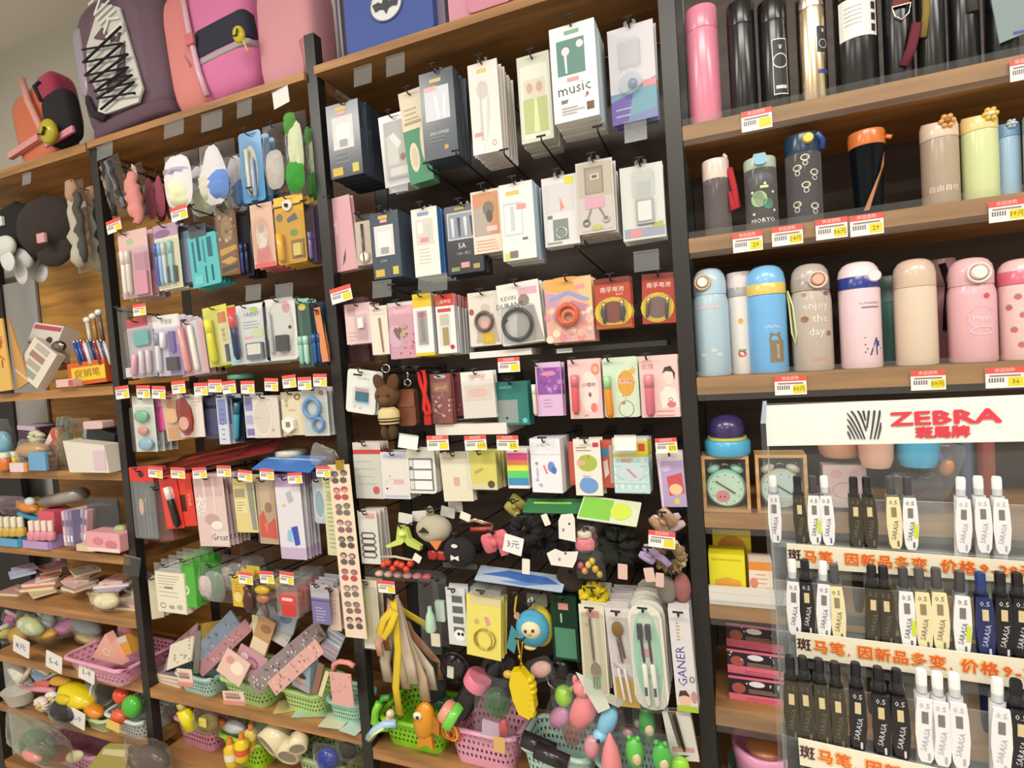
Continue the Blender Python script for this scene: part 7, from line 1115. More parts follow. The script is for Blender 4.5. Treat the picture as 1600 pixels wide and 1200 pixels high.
bagthing('mauve_backpack', 'tall mauve backpack with white lettering and black lacing', 172, 90, 0, 0, 0, [('body', soft(150, 240, 90, '6f5a68:f')), ('front_panel', soft(104, 200, 40, '776070:f', 4, -4, -26)), ('lettering', nike), ('laces', laces), ('painted_side_sheen', soft(18, 120, 30, 'a9a0b0:g', -58, 20, -30)), ('base_pocket', soft(136, 30, 70, '66505e:f', 8, -108, -14)), ('side_strap', line([(-66, -30, -10), (-52, -44, -50), (-40, -50, -80), (-20, -50, -96)], 6, '2a2228:f', flat=.3))], dy=.06, tilt=-4)  # the pale side body is a highlight modelled as shape and colour
bagthing('pink_backpack', 'bubblegum pink backpack with a navy and grey band', 325, 62, 0, 0, 0, [('body', soft(106, 220, 90, 'dd7fb0:f', 8)), ('side', soft(64, 216, 80, 'e08c8a:f', -54, -2, -4)), ('navy_band', soft(88, 48, 93, '2e3244:f', 16, -12, 0, 12)), ('grey_band', soft(87, 10, 92.5, 'b4aeb4:f', 16, -41.5, 0, 12)), ('piping', line([(-36, -44, 100), (-30, -48, 20), (-24, -48, -60), (-20, -44, -98)], 4, 'e8c0d4:g')), ('badge', slab(-34, -14, -20, 4, 4, 'd97a84:f', -50)), ('side_pocket', line([(-70, -34, 60), (-56, -40, 10), (-40, -42, -40)], 3, 'c97f80:f'))], dy=.05, tilt=-5)
bagthing('pale_pink_backpack', 'pale pink backpack leaning beside the tall post', 440, 44, 0, 0, 0, [('body', soft(96, 190, 70, 'd99aa6:f', 2, 0, 0, 5)), ('base', lambda m: m.box(-46, -34, -94, 40, -10, -80, '9a7a84:f')), ('strap', line([(40, -40, -30), (46, -42, -60), (44, -40, -84)], 6, 'c98490:f', flat=.3))], dy=.05)
loose('smiley_charm', 'yellow smiley ball charm hanging between the pink backpacks', 'charm', 373, 54, -.01, [('ball', blob(9, 6, 14, 'd3c42c:g')), ('smile', line([(-4, -7, -4), (1, -7, -6), (5, -7, 2)], 1.2, '3a3414:g')), ('cord', line([(4, 0, -12), (6, 0, -34)], 1.4, 'd9cc6c:f'))], tilt=-14)
bagthing('orange_backpack', 'glossy orange and crimson child backpack with pink trim', 30, 178, 0, 0, 0, [('body', soft(66, 130, 40, 'dc7c5c:g', -6, -8, -14)), ('crimson_side', soft(32, 104, 36, 'b03a5c:g', 24, 14, -14)), ('pink_trim', line([(0, -36, 66), (8, -40, 20), (18, -40, -30), (24, -36, -62)], 4, 'e8a8a0:g')), ('pink_bar', lambda m: m.box(-44, -40, -46, 10, -34, -36, 'e8a4a0:g'))], dy=.06, tilt=-10)
loose('black_mini_backpack', 'small black backpack with a pink hem behind the mauve one', 'backpack', 98, 186, .03, [('body', soft(44, 86, 22, '201c24:f')), ('hem', lambda m: m.box(-18, -15, -44, 30, -12, -34, 'e090a4:f')), ('loop', line([(-16, -10, 34), (-20, -12, 60), (-12, -10, 64)], 2.5, '2a262c:f'))], tilt=-8)
loose('smiley_ball', 'yellow smiley ball beside the orange backpack', 'charm', 76, 206, .0, [('ball', blob(12, 8, 20, 'bcb02c:g')), ('smile', line([(-5, -9, -6), (2, -9, -8), (6, -9, 2)], 1.5, '2a2810:g'))])
def bat(m):
    y = -46; m.ell(0, 0, 27, 27, y, 'e4e6ea', 28); m.ring(0, 0, 27, 27, 2, y - .5, '5a6280', 28); m.ring(0, 0, 25, 25, 1.4, y - .6, 'e4e6ea', 28)
    m.poly([(-22, 4), (-12, 6), (-6, 2), (-4, 8), (0, 6), (4, 8), (6, 2), (12, 6), (22, 4), (18, -8), (10, -6), (4, -8), (0, -16), (-4, -8), (-10, -6), (-18, -8)], y - 1, '3a3e46')
bagthing('blue_school_bag', 'blue school bag with a round white bat emblem', 602, 10, 0, 0, 0, [('body', lambda m: m.rbox(-72, -66, 72, 150, -44, 36, 14, '4f62a8:f')), ('emblem', bat), ('side_edge', lambda m: m.box(-92, -36, -66, -73, 30, 150, '5a5468:f')), ('piping', line([(-82, -40, -70), (-83, -40, 0), (-84, -40, 150)], 2, 'a89c9c:f')), ('right_edge', lambda m: m.rbox(72.5, -60, 84, 150, -30, 30, 4, '8d8498:f'))], dy=.06)
bagthing('rose_school_bag', 'rose pink bag on the top board by the haze of the lamps'.replace('by the haze of the lamps', 'next to the blue school bag'), 742, -22, 0, 0, 0, [('body', lambda m: m.rbox(-50, -44, 60, 120, -40, 36, 10, 'd99cae:f')), ('pocket', lambda m: m.rbox(-14, -40, 58, 50, -48, -40.5, 8, 'd592a6:f'))], dy=.06)
# ------------------------------------------------------------------ far left bay: caps
def cap(label, cx, cy, r, c, dy, logo=None, brim='left'):
    parts = [('crown', lambda m: m.ball((0, 0, 0), (r, r * .5, r * 1.05), c)), ('brim', lambda m: m.ball((r * .25, -r * .1, -r * .95), (r * .62, r * .16, r * .55), c)), ('button', blob(r * .1, r * .1, r * .1, c, 0, 0, r * 1.05))]
    if logo: parts.append(('label', lambda m: (m.rbox(logo[0] - 6, logo[1] - 7, logo[0] + 6, logo[1] + 7, -r * .5 - 3, -r * .5, 1, logo[2]))))
    loose('baseball_cap', label, 'cap', cx, cy, dy, parts)
cap('big brown black cap hanging front-most in the far bay', 76, 354, 44, '2a201c:f', -.01, (20, -28, 'c99a9c'))
cap('black cap with a white label behind the brown one', 30, 360, 40, '1b1a1c:f', .06, (2, 8, 'e0e0dc'))
for i, (x, y, c) in enumerate(((14, 398, 'd9dcd8:f'), (38, 418, 'cfd0cc:f'), (62, 420, 'd6d6dc:f'))):
    loose('baseball_cap', ('mint white', 'cream white', 'pale lilac white')[i] + ' cap with its brim drooping below the black caps', 'cap', x, y, .03 + .03 * i, [('crown', blob(15, 7, 17, c, -4, 0, 14)), ('brim', lambda m, c=c: m.ball((0, -2, -10), (11, 2.5, 17), c, mx=Matrix.Rotation(-.2, 3, 'Y')))], tilt=(0, 25, -40)[i])
hang('scarf_bag', 'patterned silk scarf hanging in a clear bag by the post', 'scarf', 115, 284, 138, 424, None, [], [('tw', 'scarf_knot', [(.4, .0), (.45, .08), (.4, .16), (.5, .24)], [.25, .34, .3, .24], 'b08d74:f'), ('tw', 'scarf_tail', [(.4 + .05 * math.sin(i * 2.1), .2 + .085 * i) for i in range(10)], [.26, .3, .34, .34, .36, .36, .36, .38, .36, .2], 'b4ac9c:f'), ('tw', 'scarf_fold', [(.72 + .04 * math.sin(i * 1.9), .15 + .085 * i) for i in range(10)], [.2, .22, .24, .24, .26, .26, .26, .26, .24, .14], '4a4844:f'), ('bag', .03)], n=2, gap=.06, dy=.0, tilt=-2)
flap(42, 280, 14, 18, 'on the board above the caps', y=-.02)
# first left board: magazines, pens
def onleft(i, px, py): return PZ(px, py, SL[i])
loose('yellow_sign', 'leaning yellow folded card sign with red characters', 'sign', 6, 556, -.02, [('panel', lambda m: (m.ext([(-20, -56), (10, -54), (6, 58), (-16, 56)], -2, 0, 'e0b45c'), m.text('特', -6, 20, 22, -2.4, 'b8482c'), m.text('价', -6, -10, 22, -2.4, 'b8482c'))), ('side', lambda m: m.ext([(10, -54), (28, -44), (7, 58), (6, 58)], 4, 6, 'c99a5c'))])
loose('stacked_magazine', 'pile of white magazines with a red banner', 'magazine', 72, 532, .05, [('magazine', lambda m: (m.box(-22, -4, -28, 24, 16, 26, 'd6d0ca'), m.rect(-20, 16, 22, 23, -4.3, 'b84a5c'), m.ell(10, 0, 5, 6, -4.4, '3a3634'), m.rect(-20, -10, 4, -6, -4.4, '8d8884')))], tilt=10, pitch=-18)
loose('sticker_album', 'slanted album sheet with small photo squares', 'album', 60, 582, -.01, [('album', lambda m: [m.box(-18, -3, -30, 20, 8, 32, 'd9cfc2')] + [m.rect(-12 + 2 * (i % 2), -24 + 14 * i, 10, -14 + 14 * i, -3.4, ('8d9a90', 'a8a090', '9c7a6c', 'b0a8a0')[i % 4]) for i in range(4)])], tilt=32, pitch=-14)
loose('dark_bag_lump', 'dark crumpled plastic bag behind the album', 'bag', 82, 560, .09, [('bag', film(54, 40, 24, '8d847c:t', 95)), ('contents', blob(22, 8, 14, '3a322c:g'))])
loose('silver_clasp', 'small round silver clasp on the dark bag', 'clasp', 92, 541, .02, [('clasp', blob(10, 6, 9, '8d8880:m'))])
loose('marker_box', 'orange carton with a yellow label full of pens', 'box', 143, 580, -.005, [('carton', lambda m: (m.box(-30, -4, -20, 30, 40, 16, 'cf5a24'), m.rect(-24, -14, 30, 8, -4.4, 'e8c42c'), m.text('促销笔', 2, -3, 14, -4.8, 'a8702c')))], tilt=-2)
for i in range(10):
    c = ('2c4a94', '3a62b0', 'b03a40', 'e0dcd4', '6a7ca0', '2a3050', '8d3a44', 'c9b8a0', '44549c', 'd2cdc4')[i]
    loose('ballpoint_pen', ('deep blue', 'mid blue', 'dark red', 'white', 'slate', 'ink blue', 'maroon', 'sand', 'violet blue', 'pearl')[i] + ' ballpoint pen standing in the orange carton', 'pen', 121 + 5.2 * i, 552 - 1.2 * (i % 3), .01 + .008 * (i % 3), [('barrel', lambda m, c=c: m.tube([(-3, 0, 16), (4, 0, -18)], 2.1, c + ':g', 8)), ('tip_cap', lambda m, c=c: m.tube([(-4, 0, 20), (-3, 0, 16)], 1.5, 'd6d2cc:m', 8))])
for i in range(3):
    loose('crystal_pen', ('clear', 'amber', 'smoke')[i] + ' crystal topped pen standing behind the orange carton', 'pen', 138 + 9 * i, 520 - 6 * i, .05, [('barrel', lambda m, i=i: m.tube([(0, 0, 16), (3, 0, -26)], 2.2, ('cfc9bc:g', 'a8743c:g', '6a6460:g')[i], 8)), ('crystal', blob(4, 4, 5, 'e6e8e6:g', 0, 0, 20))])
loose('pink_ink_pad', 'small pink and cream box before the orange carton', 'box', 108, 598, -.01, [('pad', lambda m: (m.box(-18, -2, -6, 10, 20, 6, 'ddb8b0'), m.rect(2, -5, 9, 4, -2.4, 'c94a5c')))])
gm = MB(); pa, pb = P(14, 560, BACK - .04), P(66, 560, BACK - .04)
gm.box(pa.x, BACK - .04, SL[1] + .01, pb.x, BACK - .0305, P(30, 440, BACK - .04).z, 'a9a7a8:k'); part(gm, 'grey_panel')
gm = MB(); pa, pb = P(-80, 560, BACK - .05), P(12, 560, BACK - .05)
gm.box(pa.x, BACK - .05, SL[5], pb.x, BACK - .0305, P(30, 400, BACK - .04).z, '1d1a1a:k'); part(gm, 'dark_panel')
# second left board: jars and bags
for i, (x, c, nm) in enumerate(((6, 'd9783c:g', 'orange'), (20, 'e0c83c:g', 'yellow'), (-8, 'd98c4c:g', 'amber'))):
    loose('paint_jar', nm + ' paint jar with a pale lid', 'jar', x, 722, -.005, [('jar', lambda m, c=c: m.lathe([(7.5, -12), (8, -10), (8, 4), (6.5, 7)], c, 16)), ('lid', lambda m: m.lathe([(7, 7), (7, 14), (6, 15)], 'd6e0c8:g', 16))])
loose('teal_soap', 'sky teal bagged soap at the far end of the board', 'pack', 6, 690, .03, [('soap', blob(9, 8, 20, '7ab0c4:g', 0, 0, -4)), ('wrap', film(26, 70, 20, seed=101))])
loose('coin_bag', 'bag of tan shells with a blue and white label', 'bag', 58, 712, .0, [('bag', film(62, 50, 30, seed=102)), ('shells', blob(22, 12, 12, 'b9946c:g', -6, 0, 8)), ('white_label', slab(-26, -24, -4, -10, 3, 'e6d2d4', -10)), ('blue_label', slab(2, -22, 28, 6, 3, '6aa4d0', -8)), ('orange_edge', slab(-4, -24, 1, -10, 3, 'dd9448', -10))])
loose('red_striped_pack', 'red and white triangular snack pack', 'pack', 88, 686, .02, [('pack', lambda m: (m.ext([(-14, -12), (4, 18), (12, 14), (14, -28), (0, -22)], -6, 4, 'b9643c:g'), m.poly([(-12, -10), (2, 14), (6, 2), (-8, -14)], -6.4, 'e6ddd4'), m.poly([(0, 12), (8, 12), (8, -4), (2, 0)], -6.6, 'd2483c')))])
loose('violet_carton', 'small violet carton with a lilac top', 'box', 52, 680, .06, [('carton', lambda m: (m.box(-18, -4, -22, 16, 30, 14, '4a3040'), m.box(-16, -6, 8, 12, 20, 15, 'c4b0c4')))], tilt=4)
loose('cream_flower', 'cream tissue flower in front of the violet carton', 'flower', 57, 684, .02, [('flower', scrunch(6, 4, 'd6d4b0:f', 5))])
loose('clear_jar_bag', 'clear rolled bag of pale beads with twisted neck', 'bag', 105, 700, .01, [('bag', film(30, 84, 24, 'e6ecdf:c', 103)), ('beads', blob(9, 7, 26, 'b9c8a8:t', 0, 0, -8)), ('neck', slab(-8, 28, 10, 36, 4, 'a8b4bc:t'))])
loose('tan_ribbon_bag', 'tan gauze bag with a yellow tag', 'bag', 124, 676, .05, [('bag', film(44, 44, 28, 'd6c0a0:t', 104)), ('yellow_tag', slab(0, -18, 14, -8, 1, 'd9c840', -8))])
loose('white_paper_pouch', 'white translucent paper pouch with a pink side', 'pouch', 150, 712, -.01, [('pouch', lambda m: (m.ext([(-34, 26), (30, 18), (34, -24), (-28, -24)], -10, 10, 'ddd6ca'), m.rect(12, -20, 30, 10, -10.4, 'd6bcc8')))])
loose('dark_book', 'dark green book with pale spine leaning by the post', 'book', 158, 680, .04, [('book', lambda m: (m.box(-16, -4, -12, 26, 20, 10, '2a3234'), m.box(-22, -5, -12, -16.5, 20, 10, '8d9aa4')))], tilt=14)
loose('pink_tissue_pack', 'pale pink tissue pack behind the dark book', 'pack', 162, 662, .06, [('pack', slab(-14, -6, 16, 6, 14, 'd9b8b4', r=3))])
# third left board: nail polish trays and books
def tray(label, cx, cy, w, c, bot, cap_, dy=-.01, n=4):
    t = loose('display_tray', label, 'tray', cx, cy, dy, [('tray_floor', lambda m: m.box(-w / 2, -6, -14, w / 2, 40, -11, c)), ('tray_front', lambda m: m.box(-w / 2, -8, -14, w / 2, -6.2, -2, c)), ('tray_side', lambda m: m.ext([(w / 2, -14), (w / 2 + 2, -14), (w / 2 + 2, 6), (w / 2, 0)], -6, 40, c))])
    for i in range(n):
        for r in range(2):
            loose('nail_polish', bot[2] + ' nail polish bottle standing in the ' + label.split(' tray')[0] + ' tray', 'bottle', cx - w / 2 + w * (i + .5) / n, cy - 8 + r, dy + .012 + .03 * r, [('bottle', lambda m: m.lathe([(4.5, -3), (5, -1), (5, 8), (2.5, 11)], bot[0], 12)), ('cap', lambda m: m.lathe([(3, 11), (3, 26), (2.5, 27)], cap_, 12))], group='nail polish bottles in the ' + label.split(' tray')[0] + ' tray')
tray('sky blue tray of small varnish bottles', 18, 842, 42, '5aa8d8:g', ('c9a84c:g', 0, 'gold'), 'e3ddc4:g')
tray('lilac tray of rosy varnish bottles', 66, 848, 40, 'b79ad0:g', ('d98a9a:g', 0, 'rose'), 'ecd6c8:g')
loose('pink_box', 'coral pink upright box behind the lilac tray', 'box', 84, 824, .03, [('box', lambda m: m.box(-12, -8, -24, 14, 14, 24, 'dd5f74'))])
loose('yellow_toy_truck', 'yellow and blue toy parts pile above the trays', 'toy', 60, 800, .05, [('yellow_part', lambda m: m.box(-30, -4, -6, 22, 20, 6, 'e0c02c:g')), ('blue_part', lambda m: m.box(-22, -8, -14, 16, 16, -8, '4fa8d8:g')), ('orange_part', blob(14, 8, 8, 'd98a3c:g', -6, -6, 4)), ('white_knob', blob(6, 5, 7, 'd0dadc:g', -4, -6, 14))], tilt=10)
loose('silver_film_roll', 'rolled silver grey film behind the yellow toy', 'roll', 100, 780, .07, [('roll', lambda m: m.tube([(-28, 0, -6), (28, 0, 10)], 10, '9a948c:g', 12))])
loose('mauve_film', 'mauve and grey soft packs at the back of the third board', 'pack', 20, 790, .06, [('pack', film(44, 30, 24, 'c9b4c0:t', 107))])
for i in range(7):
    c = ('d9b8c4', 'a8a0c4', '8d84a8', 'c9a8b0', 'e0c8b0', 'b8b0c8', 'd6a8ac')[i]
    loose('slim_notebook', ('pink dotted', 'lilac', 'violet grey', 'rose', 'peach', 'lavender', 'coral')[i] + ' slim notebook standing in the row', 'notebook', 103 + 5.5 * i, 826, -.005, [('notebook', lambda m, c=c, i=i: (m.box(-2.3, -2, -26, 2.3, 40, 28, c), m.rect(-1.6, -20, 1.6, -10, -2.4, 'efe8e4'), m.rect(-1.6, 4, 1.6, 14, -2.4, '7a6a90')))], tilt=(0, 0, 1, 2, 5, 9, 12)[i])
loose('grey_folder', 'smoky grey folder leaning behind the pink case', 'folder', 165, 808, .03, [('folder', lambda m: m.rbox(-24, -26, 24, 30, -3, 0, 3, '8a9094:t'))])
loose('pink_pencil_case', 'pink printed tin case at the end of the third board', 'case', 172, 846, -.01, [('case', lambda m: (m.rbox(-27, -14, 26, 16, -6, 30, 3, 'e6a4ac'), m.ell(-8, 2, 8, 6, -6.4, 'd98090'), m.ell(12, -2, 9, 6, -6.5, 'cf7a8c'), m.rect(-26, -14, 25, -8, -6.4, 'efd8d0')))])
loose('green_eraser', 'pale green eraser on top of the pink case', 'eraser', 188, 826, .01, [('eraser', blob(8, 6, 6, 'a8bc7c:g'))])
loose('cream_box_stack', 'low cream box beside the pink case', 'box', 138, 852, .0, [('box', lambda m: m.box(-14, -4, -8, 14, 30, 2, 'dcc8a4'))])
# fourth left board: heaps of cards and notebooks
rd = random.Random(11)
NB = ['rose', 'peach', 'cream', 'lilac', 'coral', 'grey', 'blush', 'straw', 'mauve', 'pearl', 'salmon', 'sand', 'ivory', 'pink', 'dusty', 'apricot']
NC = ['d09a94', 'ddb08c', 'e3d6b4', 'b8a0c4', 'd67c6c', 'a8a49c', 'dcb0a8', 'd6c48c', 'a8849c', 'd9d2c8', 'd98a74', 'c9b08c', 'e6dcc4', 'd998a8', 'b0908c', 'dda878']
FN = [('ivory', 'e9e2cc'), ('blush', 'e0b8b0'), ('powder blue', 'b4c8d8'), ('coral', 'd88c80'), ('stone', 'bcb6a8'), ('lavender', 'c0b0d0'), ('buttercream', 'e6d8a4'), ('salmon', 'd89a84'), ('white', 'e6e4de'), ('rose', 'd49aa4')]
HEAP = []
def heap(name, label, cat, x, y, w, d, th, c, yaw, page=None, seed=0):       # lay a flat thing on whatever already lies beneath it
    e = abs(w * math.cos(yaw)) + abs(d * math.sin(yaw)); g = abs(w * math.sin(yaw)) + abs(d * math.cos(yaw))
    x = min(max(x, XZ + .03 + e), XA - .03 - e); z = SL[3] + .0008
    for (hx, hy, he, hg, hz) in HEAP:
        if abs(hx - x) < he + e and abs(hy - y) < hg + g: z = max(z, hz + .0006)
    if z > SL[3] + .085: return
    HEAP.append((x, y, e, g, z + th)); m = MB(); m.box(-w, -d, 0, w, d, th - .0012 if page else th, page or c)
    if page: m.box(-w - .001, -d - .001, th - .0012, w + .001, d + .001, th, c)
    rd = random.Random(seed)
    m.mx = Matrix(((1, 0, 0), (0, 0, -1), (0, -1, 0)))                         # print on the upper face
    for k in range(5): u, v = rd.uniform(-.8, .5) * w, rd.uniform(-.8, .5) * d; m.rect(u, v, u + w * .3, v + d * .25, -th - .0003 - .0001 * k, ('f2ece4', '9a8478', 'c98f88', '8d9cac')[k % 4])
    o = m.build(name); o.location = (x, y, z); o.rotation_euler = (0, 0, yaw); tagob(o, label, cat)
rd = random.Random(5)
for i in range(46):
    px = 2 + (i * 67) % 205; xx = P(px, 930 + .16 * px, D + .05).x; yy = D + .062 + .09 * ((i * 5) % 7) / 6; yaw = math.radians(rd.uniform(-28, 28))
    if i < 16: heap('notebook', NB[i] + ' covered notebook in the heap on the fourth far-left board', 'notebook', xx, yy, rd.uniform(.045, .06), rd.uniform(.032, .04), .011, NC[i], yaw, 'e9dcc0', i)
    else: k = i - 16; heap('paper_goods', FN[k % 10][0] + ' ' + ('sticker pad', 'postcard pack', 'thin exercise book')[k // 10] + ' in the heap on the fourth far-left board', 'stationery', xx, yy, rd.uniform(.04, .06), rd.uniform(.03, .04), (.006, .009, .005)[k // 10], FN[k % 10][1], yaw, 'e6dece' if k // 10 == 2 else None, i)
for i, (px, c, nm) in enumerate(((60, 'b89c60:g', 'gold patterned wrapping pack'), (90, 'd08c84', 'coral card pack'), (124, '5a9cd0:g', 'sky blue sealed pack'), (150, 'b4ac9c', 'stone grey pad'), (20, 'd6caa4:g', 'olive cellophane pack'), (170, 'dcb4a0:g', 'peach cellophane pack'))):
    heap('card_pack', nm + ' lying on top of the fourth board heap', 'pack', P(px, 930 + .16 * px, D + .05).x, D + .07 + .012 * i, .07, .03, .006, c, math.radians((-20, -16, 8, 14, -12, 6)[i]), None, 60 + i)
for i in range(9):
    cn, c = [('lemon', 'e0d050:g'), ('magenta', 'c96aa0:g'), ('mint', '9ccab0:g'), ('tangerine', 'dd8c48:g'), ('sky', '8cb8dc:g'), ('ruby', 'b84850:g'), ('pearl', 'e0dcd4:g'), ('violet', '9078b4:g'), ('blush', 'e0aaa8:g')][i % 9]; fi = i // 9
    x = (14 + 23 * (i % 9)); y = (988 if fi == 0 else 1082) + .2 * x + 6 * (i % 2)
    loose('bagged_trinket', cn + ' trinket in a small clear bag on the ' + ('fifth', 'sixth')[fi] + ' far-left board', 'trinket', x, y, .09 + .02 * (i % 3), [('trinket', blob(7 + i % 3, 6, 7 + (i * 2) % 4, c)), ('bag', film(26, 28, 18, seed=400 + i)), ('header', slab(-9, 8, 9, 14, 1, ('e6ded2', 'd9b4b8', 'c9d0d4')[i % 3]))], tilt=(-20, 12, 30, -8)[i % 4])
# fifth and sixth left boards: baskets and toys
basket('long pink basket of clear packs on the fifth far-left board', 160, 1066, SL[4], 100, 30, 'e3a0bc:g', -3, .6)
for i, (x, y, lb, tx) in enumerate(((34, 1010, 'beside the amber packs', '8元'), (85, 1034, 'on the bare board edge', '5-6'), (136, 1051, 'before the long pink basket', '1-9'), (121, 1122, 'before the yellow duck toy', '2-9'))):
    loose('paper_price_note', 'square white handwritten price note ' + lb, 'price note', x, y, -.03, [('note', note(25, 27, tx, '4a44a8', size=.42))], tilt=12)
for i, (x, y, w, h, bc, ic, nm) in enumerate(((45, 978, 48, 40, 'dfe6c8:c', 'c9ccae:f', 'pale green sponge'), (74, 976, 24, 40, 'eef2f4:c', 'c9d8dc:g', 'silver blue slip'), (100, 984, 50, 34, 'eee6f2:c', 'd08cb8:g', 'magenta candy'), (132, 978, 60, 34, 'f2f0ee:c', '9aa0a8:g', 'grey bead'), (168, 976, 50, 36, 'f6f2e2:c', 'e0dcb8:f', 'cream lace'), (196, 984, 40, 40, 'f4e8ec:c', 'd998ac:f', 'pink puff'), (14, 990, 34, 36, 'f0e8d0:c', 'd29a3c:g', 'amber snack'), (140, 1002, 60, 30, 'f4efe2:c', 'd0bc84:g', 'straw token'), (70, 998, 40, 22, 'f4ecd8:c', 'dca848:g', 'golden tag'))):
    loose('goods_bag', 'clear bag of ' + nm + ' goods on the fifth far-left board', 'bag', x, y, .01 + .02 * (i % 4), [('bag', film(w * .85, h, 18, bc, 120 + i)), ('contents', blob(w * .38, 9, h * .34, ic, 0, 2, -2)), ('insert', slab(-w * .3, -h * .2, w * .2, h * .25, 1, ('e6dcd0', 'd3b8c0', 'c9ccc4')[i % 3], 6))], tilt=(10, 30, -20, 8, -6, 14, -8, 4, -10)[i])
loose('peach_cone_pack', 'triangular peach paper pack in the pink basket', 'pack', 172, 1014, -.0, [('pack', lambda m: (m.ext([(-26, -16), (0, 26), (22, -18)], -4, 6, 'e6ab9c'), m.ring(0, -2, 6, 6, 1.5, -4.4, 'efd8cc')))])
loose('amber_carton', 'small amber carton with a white face in the pink basket', 'box', 196, 1014, .0, [('carton', lambda m: (m.box(-8, -4, -16, 12, 10, 14, 'd69a3c'), m.rect(-8, 4, 12, 14, -4.4, 'cfc4bc')))], tilt=-20)
basket('grey white basket of plastic fruit on the sixth far-left board', 207, 1152, SL[5], 64, 30, 'd0d8d8:g', -3, .8)
basket('olive green basket edge under the yellow duck', 152, 1142, SL[5], 40, 20, 'b9c890:g', -3, .9)
loose('yellow_duck', 'large yellow duck toy with an orange beak', 'toy', 122, 1096, -.02, [('body', lambda m: m.ball((0, 0, 0), (27, 16, 14), 'e3cc1c:g', mx=Matrix.Rotation(.45, 3, 'Y'))), ('beak', lambda m: m.ball((28, -2, -16), (14, 9, 8), 'dc8a2c:g', mx=Matrix.Rotation(.5, 3, 'Y'))), ('wing', blob(12, 6, 8, 'd6bc14:g', -4, -13, 2)), ('tuft', blob(14, 10, 6, 'c9963c:f', -26, 0, 18))])
for i, (x, y, c, nm) in enumerate(((192, 1096, 'e0503c:g', 'red'), (188, 1119, 'e0603c:g', 'orange red'), (216, 1106, '4fb43c:g', 'shiny green'))):
    loose('plastic_fruit', nm + ' plastic fruit in the grey white basket', 'toy', x, y, .0 - .005 * i, [('fruit', blob(11 + 2 * (i == 2), 10, 12 + 5 * (i == 2), c)), ('stalk', line([(0, 0, 12), (2, 0, 18)], 1.2, '5a7a34:g'))], tilt=(20, 0, -10)[i])
loose('fruit_price_slip', 'yellow and white slip on the grey white basket', 'price note', 178, 1134, -.035, [('slip', slab(-11, -7, 10, 7, 1, 'e9c868'))], tilt=8)
loose('clear_cylinder', 'clear plastic cup behind the green fruit', 'cup', 160, 1086, .03, [('cup', lambda m: m.lathe([(15, -18), (17, 14), (17, 16)], 'd6dcdc:t', 20)), ('band', lambda m: m.torus((0, 0, 6), 17, 1.2, 'e6eaea:g', 'z'))], tilt=86)
loose('doll_house_toy', 'folded pink and blue paper toy frame', 'toy', 60, 1074, .0, [('left_bar', line([(-30, 0, -14), (-6, 0, 24)], 3, 'dccab0')), ('top_bar', line([(-6, 0, 24), (20, 0, 14)], 3, 'e6dac4')), ('blue_fill', plate([(-14, 2), (-4, 18), (16, 10), (-4, -8)], 2, '86a0c4', 4)), ('coral_fill', plate([(-12, -10), (0, -2), (22, 2), (10, -14)], 2, 'd9786c', 3)), ('pink_bar', line([(-32, -2, -18), (30, -2, -8)], 4, 'e092a4:g'))])
loose('cup_cake_toy', 'white pleated paper cup toy in a clear bag', 'toy', 34, 1104, .0, [('cup', lambda m: m.lathe([(12, -10), (17, 8), (18, 10)], 'd0c8bc:g', 18)), ('bag', film(42, 36, 24, seed=141))])
loose('white_tube_bag', 'white tube in a clear bag at the board end', 'bag', 20, 1060, .02, [('tube', lambda m: m.tube([(-8, 0, 12), (8, 0, -14)], 8, 'e0dccc:g', 12)), ('bag', film(36, 46, 20, seed=142))])
for i, (x, y, c, nm) in enumerate(((66, 1100, 'ead8d0:f', 'peach daisy'), (84, 1100, 'ece8dc:f', 'white daisy'))):
    loose('daisy_clip', nm + ' clip on the mint tray', 'hair clip', x, y, -.02, [('petals', scrunch(6, 4, c, 3 + i)), ('centre', blob(3, 3, 3, 'e0c040:g', 0, -3, 0))])
loose('mint_tray', 'mint plastic tray under the daisy clips', 'tray', 88, 1112, -.01, [('tray', lambda m: m.ext([(-26, 6), (20, 2), (16, -10), (-22, -8)], -6, 30, '9fccb8:g'))])
loose('grey_film_heap', 'big heap of clear crinkled bags spilling at the low corner', 'bag', 60, 1160, -.075, [('bag', film(110, 70, 36, 'eef0e6:c', 151)), ('green_bottle', blob(26, 14, 22, '8db09c:t', 0, 0, -6)), ('coral_insert', blob(14, 8, 8, 'd98a84:g', 6, -10, -8))], tilt=10)
loose('dark_film_heap', 'dark crinkled bag of black toys beside the heap', 'bag', 104, 1158, -.05, [('bag', film(48, 44, 24, 'e6e2e6:c', 152)), ('black_toy', blob(22, 12, 18, '2a262c:g', 0, 2, 6))])
basket('lilac pink basket at the low far-left corner', 122, 1206, SL[6], 90, 40, 'd9a0c4:g', -4, .7)
loose('olive_tote', 'folded olive printed bag leaning at the low corner', 'bag', 176, 1186, -.05, [('tote', lambda m: (m.ext([(-40, -30), (-8, 14), (30, 22), (22, -34)], -4, 4, 'a89c4c'), m.poly([(-6, 12), (28, 20), (26, 8), (-12, 2)], -4.4, 'd2cc9c'), m.tube([(22, -4, -34), (31, -4, 22)], 2, 'c99a5c', 6)))])
loose('round_tub', 'pale cream round tub at the bottom corner', 'lid', 118, 1194, -.06, [('lid', blob(16, 5, 9, 'd9d0ac:g'))], tilt=-20)
loose('red_cloth', 'dull red cloth lump in the lilac pink basket', 'cloth', 92, 1188, -.03, [('cloth', blob(20, 10, 10, 'a84434:f'))])
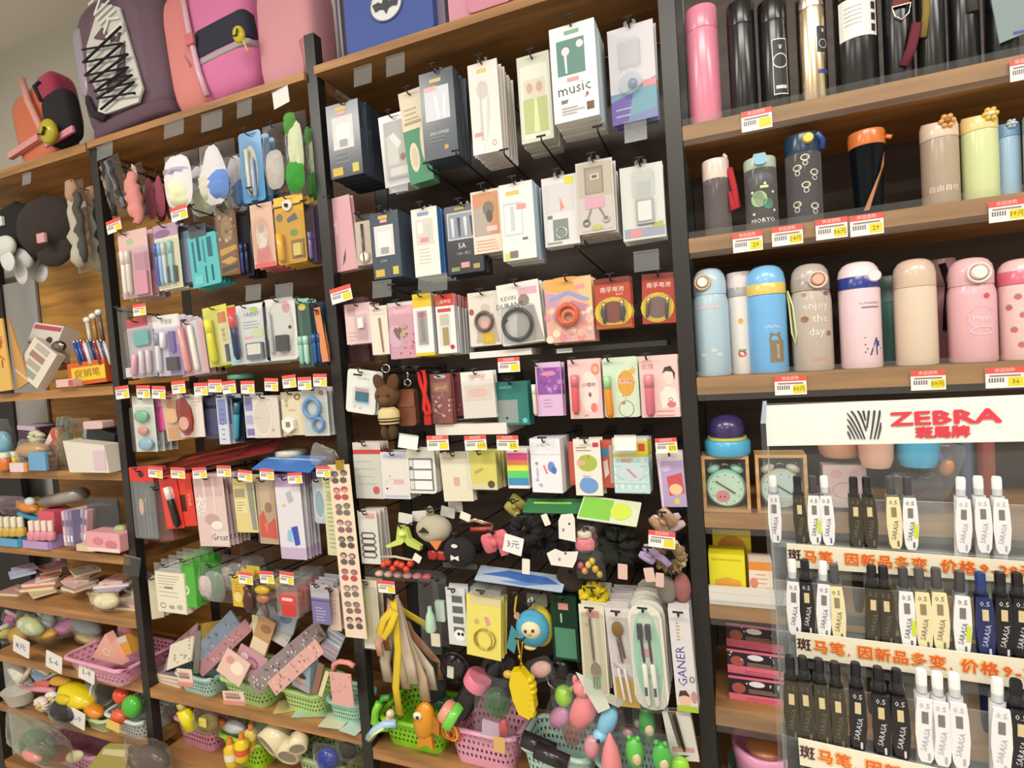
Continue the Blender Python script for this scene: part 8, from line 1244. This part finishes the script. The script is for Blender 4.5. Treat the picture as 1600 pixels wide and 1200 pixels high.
# ------------------------------------------------------------------ settle loose goods on boards and clear of each other
bpy.context.view_layer.update()
def aabb(o):
    lo = Vector((9, 9, 9)); hi = -lo
    for q in [o] + list(o.children_recursive):
        if q.type != 'MESH': continue
        for c in q.bound_box:
            w = q.matrix_world @ Vector(c); lo = Vector(map(min, lo, w)); hi = Vector(map(max, hi, w))
    return lo, hi
BOARDS = [aabb(q) for q in unit.children if q.name.startswith('shelf_board')]
POSTS = [aabb(q) for q in unit.children if q.name.startswith('post')]
def shift(o, bb, d):
    o.location = Vector(o.location) + d; bb[0] += d; bb[1] += d
BB = {o: list(aabb(o)) for o in LOOSE}
def clamp_all():
    for o, bb in BB.items():
        for lo, hi in BOARDS:
            if bb[1].x > lo.x and bb[0].x < hi.x and bb[1].y > lo.y and bb[0].y < hi.y and bb[0].z < hi.z < bb[1].z and hi.z - bb[0].z < .9 * (bb[1].z - bb[0].z): shift(o, bb, Vector((0, 0, hi.z - bb[0].z + .0008)))
        for lo, hi in BOARDS:
            if bb[1].x > lo.x and bb[0].x < hi.x and bb[1].y > lo.y and bb[0].y < hi.y and bb[0].z < lo.z < bb[1].z:
                f = (lo.z - .001 - bb[0].z) / (bb[1].z - bb[0].z)
                if f > .45:
                    z = bb[0].z; o.scale = Vector(o.scale) * f; bpy.context.view_layer.update(); bb[0], bb[1] = aabb(o); shift(o, bb, Vector((0, 0, z - bb[0].z)))
        if bb[1].y > BACK - .034: shift(o, bb, Vector((0, BACK - .034 - bb[1].y, 0)))
        for x in (XZ, XA, XB, XC):
            if bb[1].y > D - .001 and bb[0].y < D + .29 and bb[0].z < TOPZ[x]:
                l, r = bb[1].x - (x - PW / 2), (x + PW / 2) - bb[0].x
                if l > -.001 and r > -.001 and min(l, r) < .075: shift(o, bb, Vector((-l - .001 if l < r else r + .001, 0, 0)))
clamp_all()
MOVED = {}
for _ in range(3):
    L_ = list(BB.items())
    for i, (a, ba) in enumerate(L_):
        for b, b2 in L_[i + 1:]:
            ov = [min(ba[1][k], b2[1][k]) - max(ba[0][k], b2[0][k]) for k in range(3)]
            if min(ov) <= .002 or ov[0] * ov[1] * ov[2] < 2e-5: continue
            far, fb, near, nb = (b, b2, a, ba) if b2[0].y + b2[1].y >= ba[0].y + ba[1].y else (a, ba, b, b2)
            st = min(ov[1] * .6, .012)
            if MOVED.get(far, 0) > .02: continue
            MOVED[far] = MOVED.get(far, 0) + st
            if fb[1].y + st < BACK - .04: p = Vector(far.location); d = (p - EYE) * (st / p.y); d.z = max(0, d.z); shift(far, fb, d)
            elif nb[0].y - st > D - .07: p = Vector(near.location); shift(near, nb, (p - EYE) * (-st / p.y))
clamp_all()
for _h in HOOKS: make_hook(*_h)
